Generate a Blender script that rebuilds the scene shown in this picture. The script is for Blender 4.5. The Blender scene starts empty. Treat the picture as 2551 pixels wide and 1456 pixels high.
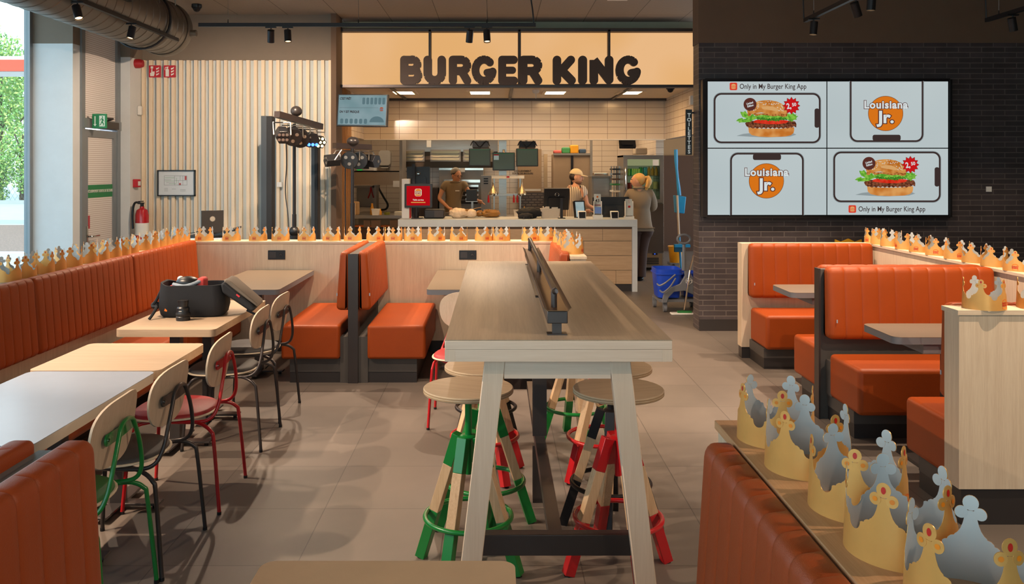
import bpy, bmesh, math, random
from mathutils import Vector, Matrix, noise
R = math.radians
PI = math.pi
random.seed(7)
S = bpy.context.scene
COL = S.collection
# ---------------------------------------------------------------- camera
F = 2122.0; CX = 1235.0; CY = 422.0; EYE = 1.67      # focal length and vanishing point in pixels of the 2551 px frame
cd = bpy.data.cameras.new('camera')
cam = bpy.data.objects.new('camera', cd); COL.objects.link(cam)
cam.location = (0, 0, EYE); cam.rotation_euler = (R(90), 0, 0)
cd.sensor_width = 36; cd.lens = 36 * F / 2551
cd.shift_x = (1275.5 - CX) / 2551
cd.shift_y = -(728 - CY) / 2551
cd.clip_start = .05; cd.clip_end = 300
S.camera = cam
# ---------------------------------------------------------------- exposure
S.view_settings.view_transform = 'Standard'
S.view_settings.look = 'None'
S.view_settings.gamma = 1
S.view_settings.use_curve_mapping = False
S.view_settings.exposure = -0.28
S.cycles.use_denoising = True
S.cycles.max_bounces = 6
S.cycles.adaptive_threshold = .02
S.cycles.transparent_max_bounces = 12
S.cycles.sample_clamp_indirect = 6
# ---------------------------------------------------------------- world
W = bpy.data.worlds.new('sky'); S.world = W; W.use_nodes = True
nt = W.node_tree; bg = nt.nodes['Background']
tc = nt.nodes.new('ShaderNodeTexCoord'); sp = nt.nodes.new('ShaderNodeSeparateXYZ'); rp = nt.nodes.new('ShaderNodeValToRGB')
nt.links.new(tc.outputs['Generated'], sp.inputs[0]); nt.links.new(sp.outputs['Z'], rp.inputs[0]); nt.links.new(rp.outputs[0], bg.inputs[0])
rp.color_ramp.elements[0].color = (.92, .96, 1, 1); rp.color_ramp.elements[1].color = (.45, .66, 1, 1)
bg.inputs[1].default_value = 4.0

def lamp(kind, name, loc, energy, color, rot=(0, 0, 0), parent=None, **kw):
    l = bpy.data.lights.new(name, kind); l.energy = energy; l.color = color
    for k, v in kw.items():
        if k == 'portal': l.cycles.is_portal = v
        else: setattr(l, k, v)
    o = bpy.data.objects.new(name, l); COL.objects.link(o); o.location = loc; o.rotation_euler = rot
    if parent: o.parent = parent
    return o
lamp('SUN', 'sun', (0, 0, 20), 3.2, (1, .95, .86), (R(38), R(28), 0), angle=R(.6))
# daylight portals standing in the glazed openings
lamp('AREA', 'window_portal', (-4.9, 3.2, 1.8), 1, (1, 1, 1), (0, R(-90), 0), shape='RECTANGLE', size=3.5, size_y=11.2, portal=True)
lamp('AREA', 'shopfront_portal', (-1.3, -3.1, 1.8), 1, (1, 1, 1), (R(90), 0, 0), shape='RECTANGLE', size=7.0, size_y=3.4, portal=True)

# ---------------------------------------------------------------- small helpers
def X(px, d): return (px - CX) * d / F
def Z(py, d): return EYE - (py - CY) * d / F
def lin(c):
    if isinstance(c, str): c = tuple(int(c[i:i+2], 16) for i in (0, 2, 4))
    return tuple((v/255/12.92 if v/255 <= .04045 else ((v/255+.055)/1.055)**2.4) for v in c)
def tag(o, label=None, cat=None, group=None, kind=None):
    if label: o['label'] = label
    if cat: o['category'] = cat
    if group: o['group'] = group
    if kind: o['kind'] = kind
    return o
def thing(name, label, cat, loc=(0, 0, 0), rz=0, group=None):
    o = bpy.data.objects.new(name, None); COL.objects.link(o)
    o.location = loc; o.rotation_euler = (0, 0, rz); o.empty_display_size = .1
    return tag(o, label, cat, group)
KIDS = {}
def kids(o): return KIDS.get(o.name, [])
def setpar(o, p):
    o.parent = p; KIDS.setdefault(p.name, []).append(o)
def copy_tree(o, loc=None, rz=None, label=None, group=None, parent=None, swap=None):
    c = o.copy(); COL.objects.link(c)
    if parent: setpar(c, parent)
    if loc is not None: c.location = loc
    if rz is not None: c.rotation_euler = (0, 0, rz)
    if label: c['label'] = label
    if group: c['group'] = group
    if swap and c.type == 'MESH' and c.data.materials and c.data.materials[0] in swap:
        c.data = c.data.copy(); c.data.materials[0] = swap[c.data.materials[0]]
    for ch in kids(o): copy_tree(ch, parent=c, swap=swap)
    return c

class MB:
    def __init__(s): s.v = []; s.f = []; s.m = []; s.T = None
    def add(s, vs, fs, m=0):
        b = len(s.v)
        s.v += [(s.T(*p) if s.T else tuple(p)) for p in vs]
        for q in fs: s.f.append(tuple(i + b for i in q)); s.m.append(m)
        return s
    def box(s, x0, x1, y0, y1, z0, z1, m=0):
        v = [(x, y, z) for z in (z0, z1) for y in (y0, y1) for x in (x0, x1)]
        return s.add(v, [(0, 2, 3, 1), (4, 5, 7, 6), (0, 1, 5, 4), (2, 6, 7, 3), (0, 4, 6, 2), (1, 3, 7, 5)], m)
    def prism(s, pts, a, b, ax='z', m=0, caps=True):
        n = len(pts)
        mk = {'z': lambda p, t: (p[0], p[1], t), 'y': lambda p, t: (p[0], t, p[1]), 'x': lambda p, t: (t, p[0], p[1])}[ax]
        v = [mk(p, a) for p in pts] + [mk(p, b) for p in pts]
        f = [(i, (i+1) % n, n + (i+1) % n, n + i) for i in range(n)]
        if caps: f += [tuple(range(n))[::-1], tuple(range(n, 2*n))]
        return s.add(v, f, m)
    def poly(s, pts, y, m=0):        # flat shape facing the room (-Y), points are (x, z)
        return s.add([(p[0], y, p[1]) for p in pts], [tuple(range(len(pts)))], m)
    def frame(s, p0, p1):
        d = Vector(p1) - Vector(p0)
        L = d.length or 1e-6
        d = d / L
        a = Vector((0, 0, 1)) if abs(d.z) < .9 else Vector((1, 0, 0))
        u = d.cross(a).normalized(); w = d.cross(u).normalized()
        return u, w
    def cyl(s, p0, p1, r0, r1=None, n=16, m=0, caps=True):
        r1 = r0 if r1 is None else r1
        u, w = s.frame(p0, p1); p0 = Vector(p0); p1 = Vector(p1)
        v = []
        for p, r in ((p0, r0), (p1, r1)):
            for i in range(n):
                t = 2*PI*i/n; v.append(tuple(p + u*math.cos(t)*r + w*math.sin(t)*r))
        f = [(i, (i+1) % n, n + (i+1) % n, n + i) for i in range(n)]
        if caps: f += [tuple(range(n))[::-1], tuple(range(n, 2*n))]
        return s.add(v, f, m)
    def tube(s, pts, r, n=10, m=0, sub=5, closed=False, sq=False):
        P = [Vector(p) for p in pts]
        if sub > 1:
            Q = []; k = len(P)
            for i in range(k if closed else k-1):
                g = lambda j: P[j % k] if closed else P[min(max(j, 0), k-1)]
                p0, p1, p2, p3 = g(i-1), g(i), g(i+1), g(i+2)
                for j in range(sub):
                    t = j/sub
                    Q.append(.5*((2*p1) + (p2-p0)*t + (2*p0-5*p1+4*p2-p3)*t*t + (3*p1-p0-3*p2+p3)*t**3))
            if not closed: Q.append(P[-1])
            P = Q
        k = len(P); v = []; prev = None
        for i, p in enumerate(P):
            if closed: d = P[(i+1) % k] - P[i-1]
            else: d = P[min(i+1, k-1)] - P[max(i-1, 0)]
            d.normalize()
            if prev is None:
                a = Vector((0, 0, 1)) if abs(d.z) < .9 else Vector((1, 0, 0))
                u = d.cross(a).normalized()
            else: u = (prev - d*prev.dot(d)).normalized()
            prev = u; w = d.cross(u)
            rr = r[min(int(i*len(r)/k), len(r)-1)] if isinstance(r, (list, tuple)) else r
            for j in range(n):
                t = 2*PI*j/n + (PI/4 if sq else 0); v.append(tuple(p + u*math.cos(t)*rr + w*math.sin(t)*rr))
        f = []
        for i in range(k if closed else k-1):
            a = i*n; b = ((i+1) % k)*n
            for j in range(n): f.append((a+j, a+(j+1) % n, b+(j+1) % n, b+j))
        if not closed: f += [tuple(range(n))[::-1], tuple(range((k-1)*n, k*n))]
        return s.add(v, f, m)
    def lathe(s, prof, c=(0, 0, 0), n=24, m=0, ax='z', cap=True):
        v = []
        for r, z in prof:
            for i in range(n):
                t = 2*PI*i/n; a, b = r*math.cos(t), r*math.sin(t)
                p = {'z': (a, b, z), 'y': (a, z, b), 'x': (z, a, b)}[ax]
                v.append((p[0]+c[0], p[1]+c[1], p[2]+c[2]))
        f = []
        for k in range(len(prof)-1):
            for i in range(n): f.append((k*n+i, k*n+(i+1) % n, (k+1)*n+(i+1) % n, (k+1)*n+i))
        if cap: f += [tuple(range(n))[::-1], tuple(range((len(prof)-1)*n, len(prof)*n))]
        return s.add(v, f, m)
    def ball(s, c, r, nu=16, nv=10, m=0, fn=None):
        r = (r, r, r) if isinstance(r, (int, float)) else r
        v = []
        for j in range(nv+1):
            ph = PI*j/nv
            for i in range(nu):
                t = 2*PI*i/nu
                q = (math.sin(ph)*math.cos(t), math.sin(ph)*math.sin(t), math.cos(ph))
                if fn: q = fn(*q)
                v.append((c[0]+q[0]*r[0], c[1]+q[1]*r[1], c[2]+q[2]*r[2]))
        f = [(j*nu+i, (j+1)*nu+i, (j+1)*nu+(i+1) % nu, j*nu+(i+1) % nu) for j in range(nv) for i in range(nu)]
        return s.add(v, f, m)
    def ring(s, c, Rr, r, n=32, k=8, m=0, ax='z', sx=1, sy=1):
        pts = []
        for i in range(n):
            t = 2*PI*i/n; a, b = Rr*math.cos(t)*sx, Rr*math.sin(t)*sy
            pts.append({'z': (c[0]+a, c[1]+b, c[2]), 'y': (c[0]+a, c[1], c[2]+b), 'x': (c[0], c[1]+a, c[2]+b)}[ax])
        return s.tube(pts, r, k, m, 1, True)
    def build(s, name, mats, parent=None, world=False, bevel=0, seg=2, smooth=True, keep=False, ang=38, weld=False):
        if parent is not None and world:
            l = parent.location; s.v = [(x-l[0], y-l[1], z-l[2]) for x, y, z in s.v]
        loc = (0, 0, 0)
        if parent is None and not keep:
            xs, ys, zs = zip(*s.v)
            loc = ((min(xs)+max(xs))/2, (min(ys)+max(ys))/2, min(zs))
            s.v = [(x-loc[0], y-loc[1], z-loc[2]) for x, y, z in s.v]
        me = bpy.data.meshes.new(name)
        me.from_pydata(s.v, [], s.f)
        mats = mats if isinstance(mats, (list, tuple)) else [mats]
        for m in mats: me.materials.append(m)
        me.polygons.foreach_set('material_index', s.m)
        bm = bmesh.new(); bm.from_mesh(me)
        if weld: bmesh.ops.remove_doubles(bm, verts=bm.verts, dist=.0002)
        bmesh.ops.recalc_face_normals(bm, faces=bm.faces); bm.to_mesh(me); bm.free()
        if smooth:
            me.polygons.foreach_set('use_smooth', [True]*len(me.polygons)); me.set_sharp_from_angle(angle=R(ang))
        me.update()
        o = bpy.data.objects.new(name, me); COL.objects.link(o); o.location = loc
        if parent is not None: setpar(o, parent)
        if bevel:
            b = o.modifiers.new('bevel', 'BEVEL'); b.width = bevel; b.segments = seg; b.limit_method = 'ANGLE'; b.angle_limit = R(40)
            b.harden_normals = False
        return o

def bx(name, mats, x0, x1, y0, y1, z0, z1, parent=None, world=True, bevel=0, **k):
    return MB().box(x0, x1, y0, y1, z0, z1).build(name, mats, parent, world=world and parent is not None, bevel=bevel, **k)
def struct(o): o['kind'] = 'structure'; return o
def rrect(x0, x1, z0, z1, r, n=5):
    p = []
    for cx, cz, a in ((x1-r, z0+r, -90), (x1-r, z1-r, 0), (x0+r, z1-r, 90), (x0+r, z0+r, 180)):
        for i in range(n+1):
            t = R(a + 90*i/n); p.append((cx + r*math.cos(t), cz + r*math.sin(t)))
    return p
def circ(cx, cz, r, n=24, rz=None, a0=0, a1=360):
    rz = r if rz is None else rz
    full = abs(a1-a0) >= 360
    return [(cx + r*math.cos(R(a0+(a1-a0)*i/(n if full else n-1))), cz + rz*math.sin(R(a0+(a1-a0)*i/(n if full else n-1)))) for i in range(n)]
FONT_CACHE = {}
def text(s, name, m, loc, h, parent=None, off=0.0, ext=.0015, align='CENTER', rot=(R(90), 0, 0), world=True, sx=1.0, shear=0, space=1.0):
    cu = bpy.data.curves.new('t', 'FONT'); cu.body = s; cu.size = 1; cu.align_x = align; cu.align_y = 'CENTER'
    cu.offset = off; cu.extrude = ext/h; cu.resolution_u = 3; cu.shear = shear; cu.space_character = space
    t = bpy.data.objects.new('t', cu); COL.objects.link(t)
    dg = bpy.context.evaluated_depsgraph_get()
    me = bpy.data.meshes.new_from_object(t.evaluated_get(dg)); bpy.data.objects.remove(t)
    me.name = name
    me.transform(Matrix.Diagonal((h*1.37*sx, h*1.37, h, 1)))
    me.materials.clear(); me.materials.append(m)
    for p in me.polygons: p.material_index = 0
    o = bpy.data.objects.new(name, me); COL.objects.link(o); o.rotation_euler = rot
    l = Vector(loc)
    if parent is not None:
        if world: l = l - parent.location
        setpar(o, parent)
    o.location = l
    return o

# ---------------------------------------------------------------- materials
MATS = {}
def M(name, c, rough=.5, metal=0, var=0, vs=6, bump=0, bs=150, emit=0, trans=0, coat=0, alpha=1, sheen=0, stretch=None, spec=.5, ecol=None):
    m = bpy.data.materials.new(name); m.use_nodes = True; t = m.node_tree; b = t.nodes['Principled BSDF']
    c = lin(c); MATS[name] = m
    b.inputs['Base Color'].default_value = (*c, 1)
    b.inputs['Roughness'].default_value = rough; b.inputs['Metallic'].default_value = metal
    b.inputs['Specular IOR Level'].default_value = spec
    if coat: b.inputs['Coat Weight'].default_value = coat
    if trans: b.inputs['Transmission Weight'].default_value = trans
    if alpha < 1: b.inputs['Alpha'].default_value = alpha
    if sheen: b.inputs['Sheen Weight'].default_value = sheen
    if emit:
        b.inputs['Emission Color'].default_value = (*(lin(ecol) if ecol else c), 1); b.inputs['Emission Strength'].default_value = emit
    if var or bump or True:
        co = t.nodes.new('ShaderNodeTexCoord'); mp = t.nodes.new('ShaderNodeMapping'); t.links.new(co.outputs['Object'], mp.inputs[0])
        if stretch: mp.inputs['Scale'].default_value = stretch
    if var or not emit:
        v = var or .03
        n = t.nodes.new('ShaderNodeTexNoise'); n.inputs['Scale'].default_value = vs; n.inputs['Detail'].default_value = 6; n.inputs['Roughness'].default_value = .6
        t.links.new(mp.outputs[0], n.inputs['Vector'])
        r = t.nodes.new('ShaderNodeValToRGB'); t.links.new(n.outputs[0], r.inputs[0])
        r.color_ramp.elements[0].position = .3; r.color_ramp.elements[1].position = .7
        r.color_ramp.elements[0].color = (*[x*(1-v) for x in c], 1); r.color_ramp.elements[1].color = (*[min(1, x*(1+v)) for x in c], 1)
        t.links.new(r.outputs[0], b.inputs['Base Color'])
    if bump:
        n2 = t.nodes.new('ShaderNodeTexNoise'); n2.inputs['Scale'].default_value = bs; n2.inputs['Detail'].default_value = 3
        t.links.new(mp.outputs[0], n2.inputs['Vector'])
        bu = t.nodes.new('ShaderNodeBump'); bu.inputs['Strength'].default_value = bump; bu.inputs['Distance'].default_value = .002
        t.links.new(n2.outputs[0], bu.inputs['Height']); t.links.new(bu.outputs[0], b.inputs['Normal'])
    return m
def wood(name, c1, c2, axis='x', rough=.45, sc=1.0, contrast=1):
    m = bpy.data.materials.new(name); m.use_nodes = True; t = m.node_tree; b = t.nodes['Principled BSDF']
    b.inputs['Roughness'].default_value = rough; b.inputs['Specular IOR Level'].default_value = .35
    co = t.nodes.new('ShaderNodeTexCoord'); mp = t.nodes.new('ShaderNodeMapping'); t.links.new(co.outputs['Object'], mp.inputs[0])
    s = {'x': (.6, 14, 14), 'y': (14, .6, 14), 'z': (14, 14, .6)}[axis]
    mp.inputs['Scale'].default_value = [v*sc for v in s]
    n = t.nodes.new('ShaderNodeTexNoise'); n.inputs['Scale'].default_value = 3.2; n.inputs['Detail'].default_value = 9; n.inputs['Roughness'].default_value = .68; n.inputs['Distortion'].default_value = .35
    n2 = t.nodes.new('ShaderNodeTexNoise'); n2.inputs['Scale'].default_value = 22; n2.inputs['Detail'].default_value = 4
    t.links.new(mp.outputs[0], n.inputs['Vector']); t.links.new(mp.outputs[0], n2.inputs['Vector'])
    mx = t.nodes.new('ShaderNodeMix'); mx.data_type = 'FLOAT'; mx.inputs[0].default_value = .35
    t.links.new(n.outputs[0], mx.inputs[2]); t.links.new(n2.outputs[0], mx.inputs[3])
    r = t.nodes.new('ShaderNodeValToRGB'); t.links.new(mx.outputs[0], r.inputs[0])
    r.color_ramp.elements[0].position = .5-.15/contrast; r.color_ramp.elements[1].position = .5+.15/contrast
    r.color_ramp.elements[0].color = (*lin(c1), 1); r.color_ramp.elements[1].color = (*lin(c2), 1)
    t.links.new(r.outputs[0], b.inputs['Base Color'])
    MATS[name] = m
    return m
def tiles(name, c1, c2, grout, w, h, mortar, plane='xz', offset=0.0, off=(0, 0), rough=.5, bump=.4, var=0.0, vs=4, rvar=0):
    m = bpy.data.materials.new(name); m.use_nodes = True; t = m.node_tree; b = t.nodes['Principled BSDF']
    b.inputs['Roughness'].default_value = rough
    co = t.nodes.new('ShaderNodeTexCoord'); sp = t.nodes.new('ShaderNodeSeparateXYZ'); cb = t.nodes.new('ShaderNodeCombineXYZ')
    t.links.new(co.outputs['Object'], sp.inputs[0])
    for i, a in enumerate(plane):
        ad = t.nodes.new('ShaderNodeMath'); ad.operation = 'ADD'; ad.inputs[1].default_value = off[i] + 60*(w if i == 0 else h)
        t.links.new(sp.outputs[a.upper()], ad.inputs[0]); t.links.new(ad.outputs[0], cb.inputs[i])
    br = t.nodes.new('ShaderNodeTexBrick'); br.offset = offset; br.squash = 1
    for k, v in (('Scale', 1), ('Mortar Size', mortar), ('Brick Width', w), ('Row Height', h), ('Mortar Smooth', .1), ('Bias', 0)): br.inputs[k].default_value = v
    br.inputs['Color1'].default_value = (*lin(c1), 1); br.inputs['Color2'].default_value = (*lin(c2), 1); br.inputs['Mortar'].default_value = (*lin(grout), 1)
    t.links.new(cb.outputs[0], br.inputs['Vector'])
    out = br.outputs['Color']
    n = t.nodes.new('ShaderNodeTexNoise'); n.inputs['Scale'].default_value = vs; n.inputs['Detail'].default_value = 8; n.inputs['Roughness'].default_value = .62
    t.links.new(co.outputs['Object'], n.inputs['Vector'])
    if var:
        r = t.nodes.new('ShaderNodeValToRGB'); r.color_ramp.elements[0].position = .3; r.color_ramp.elements[1].position = .7
        r.color_ramp.elements[0].color = (1-var, 1-var, 1-var, 1); r.color_ramp.elements[1].color = (1, 1, 1, 1)
        t.links.new(n.outputs[0], r.inputs[0])
        mx = t.nodes.new('ShaderNodeMix'); mx.data_type = 'RGBA'; mx.blend_type = 'MULTIPLY'; mx.inputs[0].default_value = 1
        t.links.new(out, mx.inputs[6]); t.links.new(r.outputs[0], mx.inputs[7]); out = mx.outputs[2]
    t.links.new(out, b.inputs['Base Color'])
    bu = t.nodes.new('ShaderNodeBump'); bu.inputs['Strength'].default_value = bump; bu.inputs['Distance'].default_value = .004; bu.invert = True
    t.links.new(br.outputs['Fac'], bu.inputs['Height']); t.links.new(bu.outputs[0], b.inputs['Normal'])
    MATS[name] = m
    return m
def stripes(name, c1, c2, period, axis, rough=.5, duty=.5, alpha=None):
    m = bpy.data.materials.new(name); m.use_nodes = True; t = m.node_tree; b = t.nodes['Principled BSDF']; b.inputs['Roughness'].default_value = rough
    co = t.nodes.new('ShaderNodeTexCoord'); sp = t.nodes.new('ShaderNodeSeparateXYZ'); t.links.new(co.outputs['Object'], sp.inputs[0])
    a = t.nodes.new('ShaderNodeMath'); a.operation = 'DIVIDE'; a.inputs[1].default_value = period; t.links.new(sp.outputs[axis.upper()], a.inputs[0])
    f = t.nodes.new('ShaderNodeMath'); f.operation = 'FRACT'; t.links.new(a.outputs[0], f.inputs[0])
    g = t.nodes.new('ShaderNodeMath'); g.operation = 'GREATER_THAN'; g.inputs[1].default_value = duty; t.links.new(f.outputs[0], g.inputs[0])
    mx = t.nodes.new('ShaderNodeMix'); mx.data_type = 'RGBA'; t.links.new(g.outputs[0], mx.inputs[0])
    mx.inputs[6].default_value = (*lin(c1), 1); mx.inputs[7].default_value = (*lin(c2), 1); t.links.new(mx.outputs[2], b.inputs['Base Color'])
    if alpha: b.inputs['Alpha'].default_value = alpha
    MATS[name] = m
    return m
def glass(name, c, alpha):
    m = bpy.data.materials.new(name); m.use_nodes = True; t = m.node_tree; t.nodes.clear()
    o = t.nodes.new('ShaderNodeOutputMaterial'); mx = t.nodes.new('ShaderNodeMixShader'); a = t.nodes.new('ShaderNodeBsdfTransparent'); g = t.nodes.new('ShaderNodeBsdfGlossy')
    g.inputs['Roughness'].default_value = .02; a.inputs[0].default_value = (*lin(c), 1)
    fr = t.nodes.new('ShaderNodeFresnel'); fr.inputs[0].default_value = 1.45
    mu = t.nodes.new('ShaderNodeMath'); mu.operation = 'MULTIPLY'; mu.inputs[1].default_value = alpha; t.links.new(fr.outputs[0], mu.inputs[0])
    ge = t.nodes.new('ShaderNodeNewGeometry'); su = t.nodes.new('ShaderNodeMath'); su.operation = 'SUBTRACT'; su.inputs[0].default_value = 1; t.links.new(ge.outputs['Backfacing'], su.inputs[1])
    m2 = t.nodes.new('ShaderNodeMath'); m2.operation = 'MULTIPLY'; t.links.new(mu.outputs[0], m2.inputs[0]); t.links.new(su.outputs[0], m2.inputs[1]); mu = m2
    t.links.new(mu.outputs[0], mx.inputs[0]); t.links.new(a.outputs[0], mx.inputs[1]); t.links.new(g.outputs[0], mx.inputs[2]); t.links.new(mx.outputs[0], o.inputs[0])
    MATS[name] = m
    return m
def glow(name, c, s, hot=None):
    m = bpy.data.materials.new(name); m.use_nodes = True; t = m.node_tree; t.nodes.clear()
    o = t.nodes.new('ShaderNodeOutputMaterial'); e = t.nodes.new('ShaderNodeEmission'); e.inputs[0].default_value = (*lin(c), 1); e.inputs[1].default_value = s
    if hot:
        co = t.nodes.new('ShaderNodeTexCoord'); n = t.nodes.new('ShaderNodeTexNoise'); n.inputs['Scale'].default_value = hot[1]; n.inputs['Detail'].default_value = 1
        t.links.new(co.outputs['Object'], n.inputs['Vector'])
        r = t.nodes.new('ShaderNodeValToRGB'); r.color_ramp.elements[0].position = .35; r.color_ramp.elements[1].position = .65
        r.color_ramp.elements[0].color = (*lin(c), 1); r.color_ramp.elements[1].color = (*lin(hot[0]), 1); t.links.new(n.outputs[0], r.inputs[0]); t.links.new(r.outputs[0], e.inputs[0])
    t.links.new(e.outputs[0], o.inputs[0]); MATS[name] = m
    return m

leather = M('orange_leather', '964012', .45, var=.06, vs=3, bump=.35, bs=420, spec=.28)
leather2 = M('orange_leather_side', '98421b', .42, var=.05, vs=3, bump=.35, bs=420, spec=.3)
darkpanel = M('dark_grey_laminate', '4b4642', .55, var=.06, vs=5)
plinth = M('dark_plinth', '2c2726', .5)
ledge = wood('pale_oak_laminate', 'c6b096', 'd6c3a9', 'z', .5, contrast=1.2)
ledgex = wood('pale_oak_laminate_x', 'c6b096', 'd6c3a9', 'x', .5, contrast=1.2)
ledgey = wood('pale_oak_laminate_y', 'c6b096', 'd6c3a9', 'y', .5, contrast=1.2)
tabx = wood('oak_tabletop', 'a38b72', 'b59e86', 'x', .4)
tabedge = wood('oak_edge', 'a28a70', 'b29a80', 'x', .45)
ash = wood('ash_bar_top', '9c8a75', 'af9c86', 'y', .38, .45, 1.1)
ashleg = wood('ash_leg', 'd8bfa6', 'e4cdb6', 'z', .45, .6)
ashx = wood('ash_apron', 'd8bfa8', 'e5cfba', 'x', .45, .6)
oakleg = wood('oak_stool_leg', 'b5936f', 'd3b48f', 'z', .5, 1.2)
ply = wood('plywood_veneer', 'b9a58e', 'cbb8a2', 'z', .45)
plyedge = M('plywood_edge', 'dccbb0', .5, var=.1, vs=40)
plyseat = wood('plywood_seat', 'b49a7b', 'c9b294', 'x', .4, .7)
bronze = M('bronze_metal', '4a4341', .38, .6, var=.05)
blackmetal = M('black_metal', '242122', .4, .4)
charcoal = M('charcoal_metal', '45403f', .35, .5)
redpaint = M('red_paint', 'b0141c', .28, coat=.3)
greenpaint = M('green_paint', '0c7430', .28, coat=.3)
greypad = M('grey_seat_pad', '393737', .6, bump=.3, bs=300)
redpad = M('red_seat_pad', 'a01f26', .5, bump=.3, bs=300)
greenpad = M('green_seat_pad', '2c6a35', .55, bump=.3, bs=300)
greytop = M('taupe_laminate', '6c5e4e', .4, var=.03)
greyedge = M('grey_edge_band', '6b6a6e', .45)
whitetop = M('white_grey_laminate', '8c95a3', .25, var=.02)
blackplastic = M('black_plastic', '17181b', .38)
blackfab = M('black_fabric', '15171c', .8, bump=.5, bs=500)
steel = M('brushed_steel', 'a59f97', .3, .9, var=.08, vs=3, stretch=(1, 1, 12))
steelmatte = M('matte_steel', '9a938a', .45, .6, var=.06, vs=3)
chrome = M('polished_steel', 'c8c2b8', .15, 1)
whitepl = M('white_plastic', 'e6e2da', .4)
whitewall = M('white_wall_paint', 'd4d6d6', .6)
taupe = M('taupe_paint', '7d7062', .8, bump=.3, bs=260)
brownpaint = M('brown_paint', '6b5442', .8, bump=.35, bs=220)
gold = M('gold_card', 'dda55a', .38, .35, var=.04, vs=20)
silver = M('silver_card', 'c2c6c6', .42, .25)
jewelred = M('jewel_red', 'c22418', .4)
jewelor = M('jewel_orange', 'e8851c', .4)
logoor = M('logo_orange', 'ee7a14', .4)
logored = M('logo_red', 'c5260f', .4)
bluebucket = M('blue_plastic', '1a48c4', .35)
cyanpl = M('cyan_plastic', '2795cf', .4)
greypl = M('grey_plastic', '6f7176', .4)
yellowpl = M('yellow_plastic', 'd79a18', .4)
amber = M('amber_sauce', 'c88a18', .25)
greencrown = M('green_print', '2c7a3c', .5)
skin1 = M('skin', 'bf8560', .5)
skin2 = M('skin_pale', 'd29a78', .5)
khaki = M('khaki_shirt', '7d6a4e', .8, bump=.4, bs=120)
khaki2 = M('olive_grey_shirt', '7f705c', .8, bump=.4, bs=120)
brownpants = M('brown_trousers', '38231a', .8)
hairblond = M('blond_hair', 'c99c56', .5, bump=.8, bs=90, stretch=(6, 6, 1))
hairdark = M('dark_hair', '2a1c15', .5)
# ================================================================ the setting
CEIL = 3.53; YS = 10.2; YSIGN = 10.5
floor_m = tiles('floor_tiles', '675e56', '6f655d', '4c453f', .6, .6, .0025, 'xy', 0, (.84, .014), .48, .25, .16, 2.2)
struct(MB().box(-5.0, 7.1, -3.2, 18.1, -.12, 0).build('floor', floor_m, keep=True))
ceil_m = tiles('ceiling_tiles', '958779', '9a8c7e', '5f554c', .6, 1.2, .004, 'xy', 0, (.1, .55), .9, .3, .08, 30)
struct(MB().box(-5.0, 7.1, -3.2, YSIGN+.9, CEIL, CEIL+.12).build('ceiling', ceil_m, keep=True))
brick = tiles('dark_brick', '433b3c', '514849', '6e645f', .24, .0545, .0045, 'xz', .5, (.02, .01), .42, .9, .3, 5)
bricky = tiles('dark_brick_return', '433b3c', '514849', '6e645f', .24, .0545, .0045, 'yz', .5, (.02, .01), .45, .9, .3, 5)
wtile = tiles('white_wall_tiles', 'd6c8b6', 'dccebc', '8e7c69', .30, .103, .003, 'xz', 0, (.03, .03), .16, .35)
wtiley = tiles('white_wall_tiles_side', 'd6c8b6', 'dccebc', '8e7c69', .30, .103, .003, 'yz', 0, (.03, .03), .16, .35)
# brick wall on the right, brown paint above
BY = 8.8; bxl = X(1742, BY)
b = MB(); b.box(bxl, 7.0, BY, BY+.25, 0, Z(107, BY)); struct(b.build('wall_right', brick, keep=True))
b = MB(); b.box(bxl-.004, bxl+.0, BY+.002, BY+.25, .01, Z(107, BY)); struct(b.build('wall_right_return', bricky, keep=True))
struct(bx('wall_right_upper', brownpaint, bxl-.01, 7.0, BY-.004, BY+.25, Z(107, BY), CEIL, None, keep=True))
struct(bx('baseboard_right', plinth, bxl, 7.0, BY-.012, BY-.001, 0, .12, None, keep=True))
struct(bx('wall_outer_right', taupe, 7.0, 7.1, -3.2, BY, 0, CEIL, None, keep=True))
# kitchen shell
struct(bx('wall_kitchen_back', wtile, -5.0, 2.72, 16.6, 16.7, 0, 3.3, None, keep=True))
struct(bx('wall_corridor_back', M('corridor_tan', '9a7c58', .7), 2.72, 7.1, 17.4, 17.5, 0, 3.3, None, keep=True))
struct(bx('wall_corridor_lower', M('corridor_brown', '4d3422', .7), 2.72, 7.1, 17.36, 17.4, 0, 1.95, None, keep=True))
xk = 2.69
struct(bx('wall_kitchen_column', wtile, xk, xk+.13, 14.3, 14.5, 0, 2.6, None, keep=True))
struct(bx('wall_kitchen_right', wtiley, xk+.02, xk+.12, 14.5, 16.6, 0, 3.3, None, keep=True))
zb = Z(347, 13.5)
struct(bx('wall_bulkhead', wtile, -2.09, xk, 13.5, 13.62, zb, 2.80, None, keep=True))
struct(bx('wall_bulkhead_right', wtiley, xk, xk+.12, 10.95, 13.62, zb, 2.80, None, keep=True))
struct(bx('wall_bulkhead_left', wtiley, -2.21, -2.09, 12.0, 13.62, zb, 2.80, None, keep=True))
struct(bx('wall_bulkhead_trim', whitepl, -2.09, xk, 13.49, 13.63, zb-.012, zb, None, keep=True))
struct(bx('wall_corridor_side', wtiley, 2.83, 2.93, 8.9+.15, 11.8, 0, 1.22, None, keep=True))
kc = M('kitchen_ceiling_panel', 'f0e0c8', .7, var=.03)
struct(bx('ceiling_kitchen', kc, -4.4, 7.1, 10.62, 18.1, 2.79, 2.86, None, keep=True))
b = MB()
for i in range(5):
    px = (1270, 1525, 1760, 1985, 1010)[i]
    x0 = X(px, 13.4); b.box(x0-.02, x0+.02, 10.95, 13.5, 2.765, 2.79)
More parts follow.
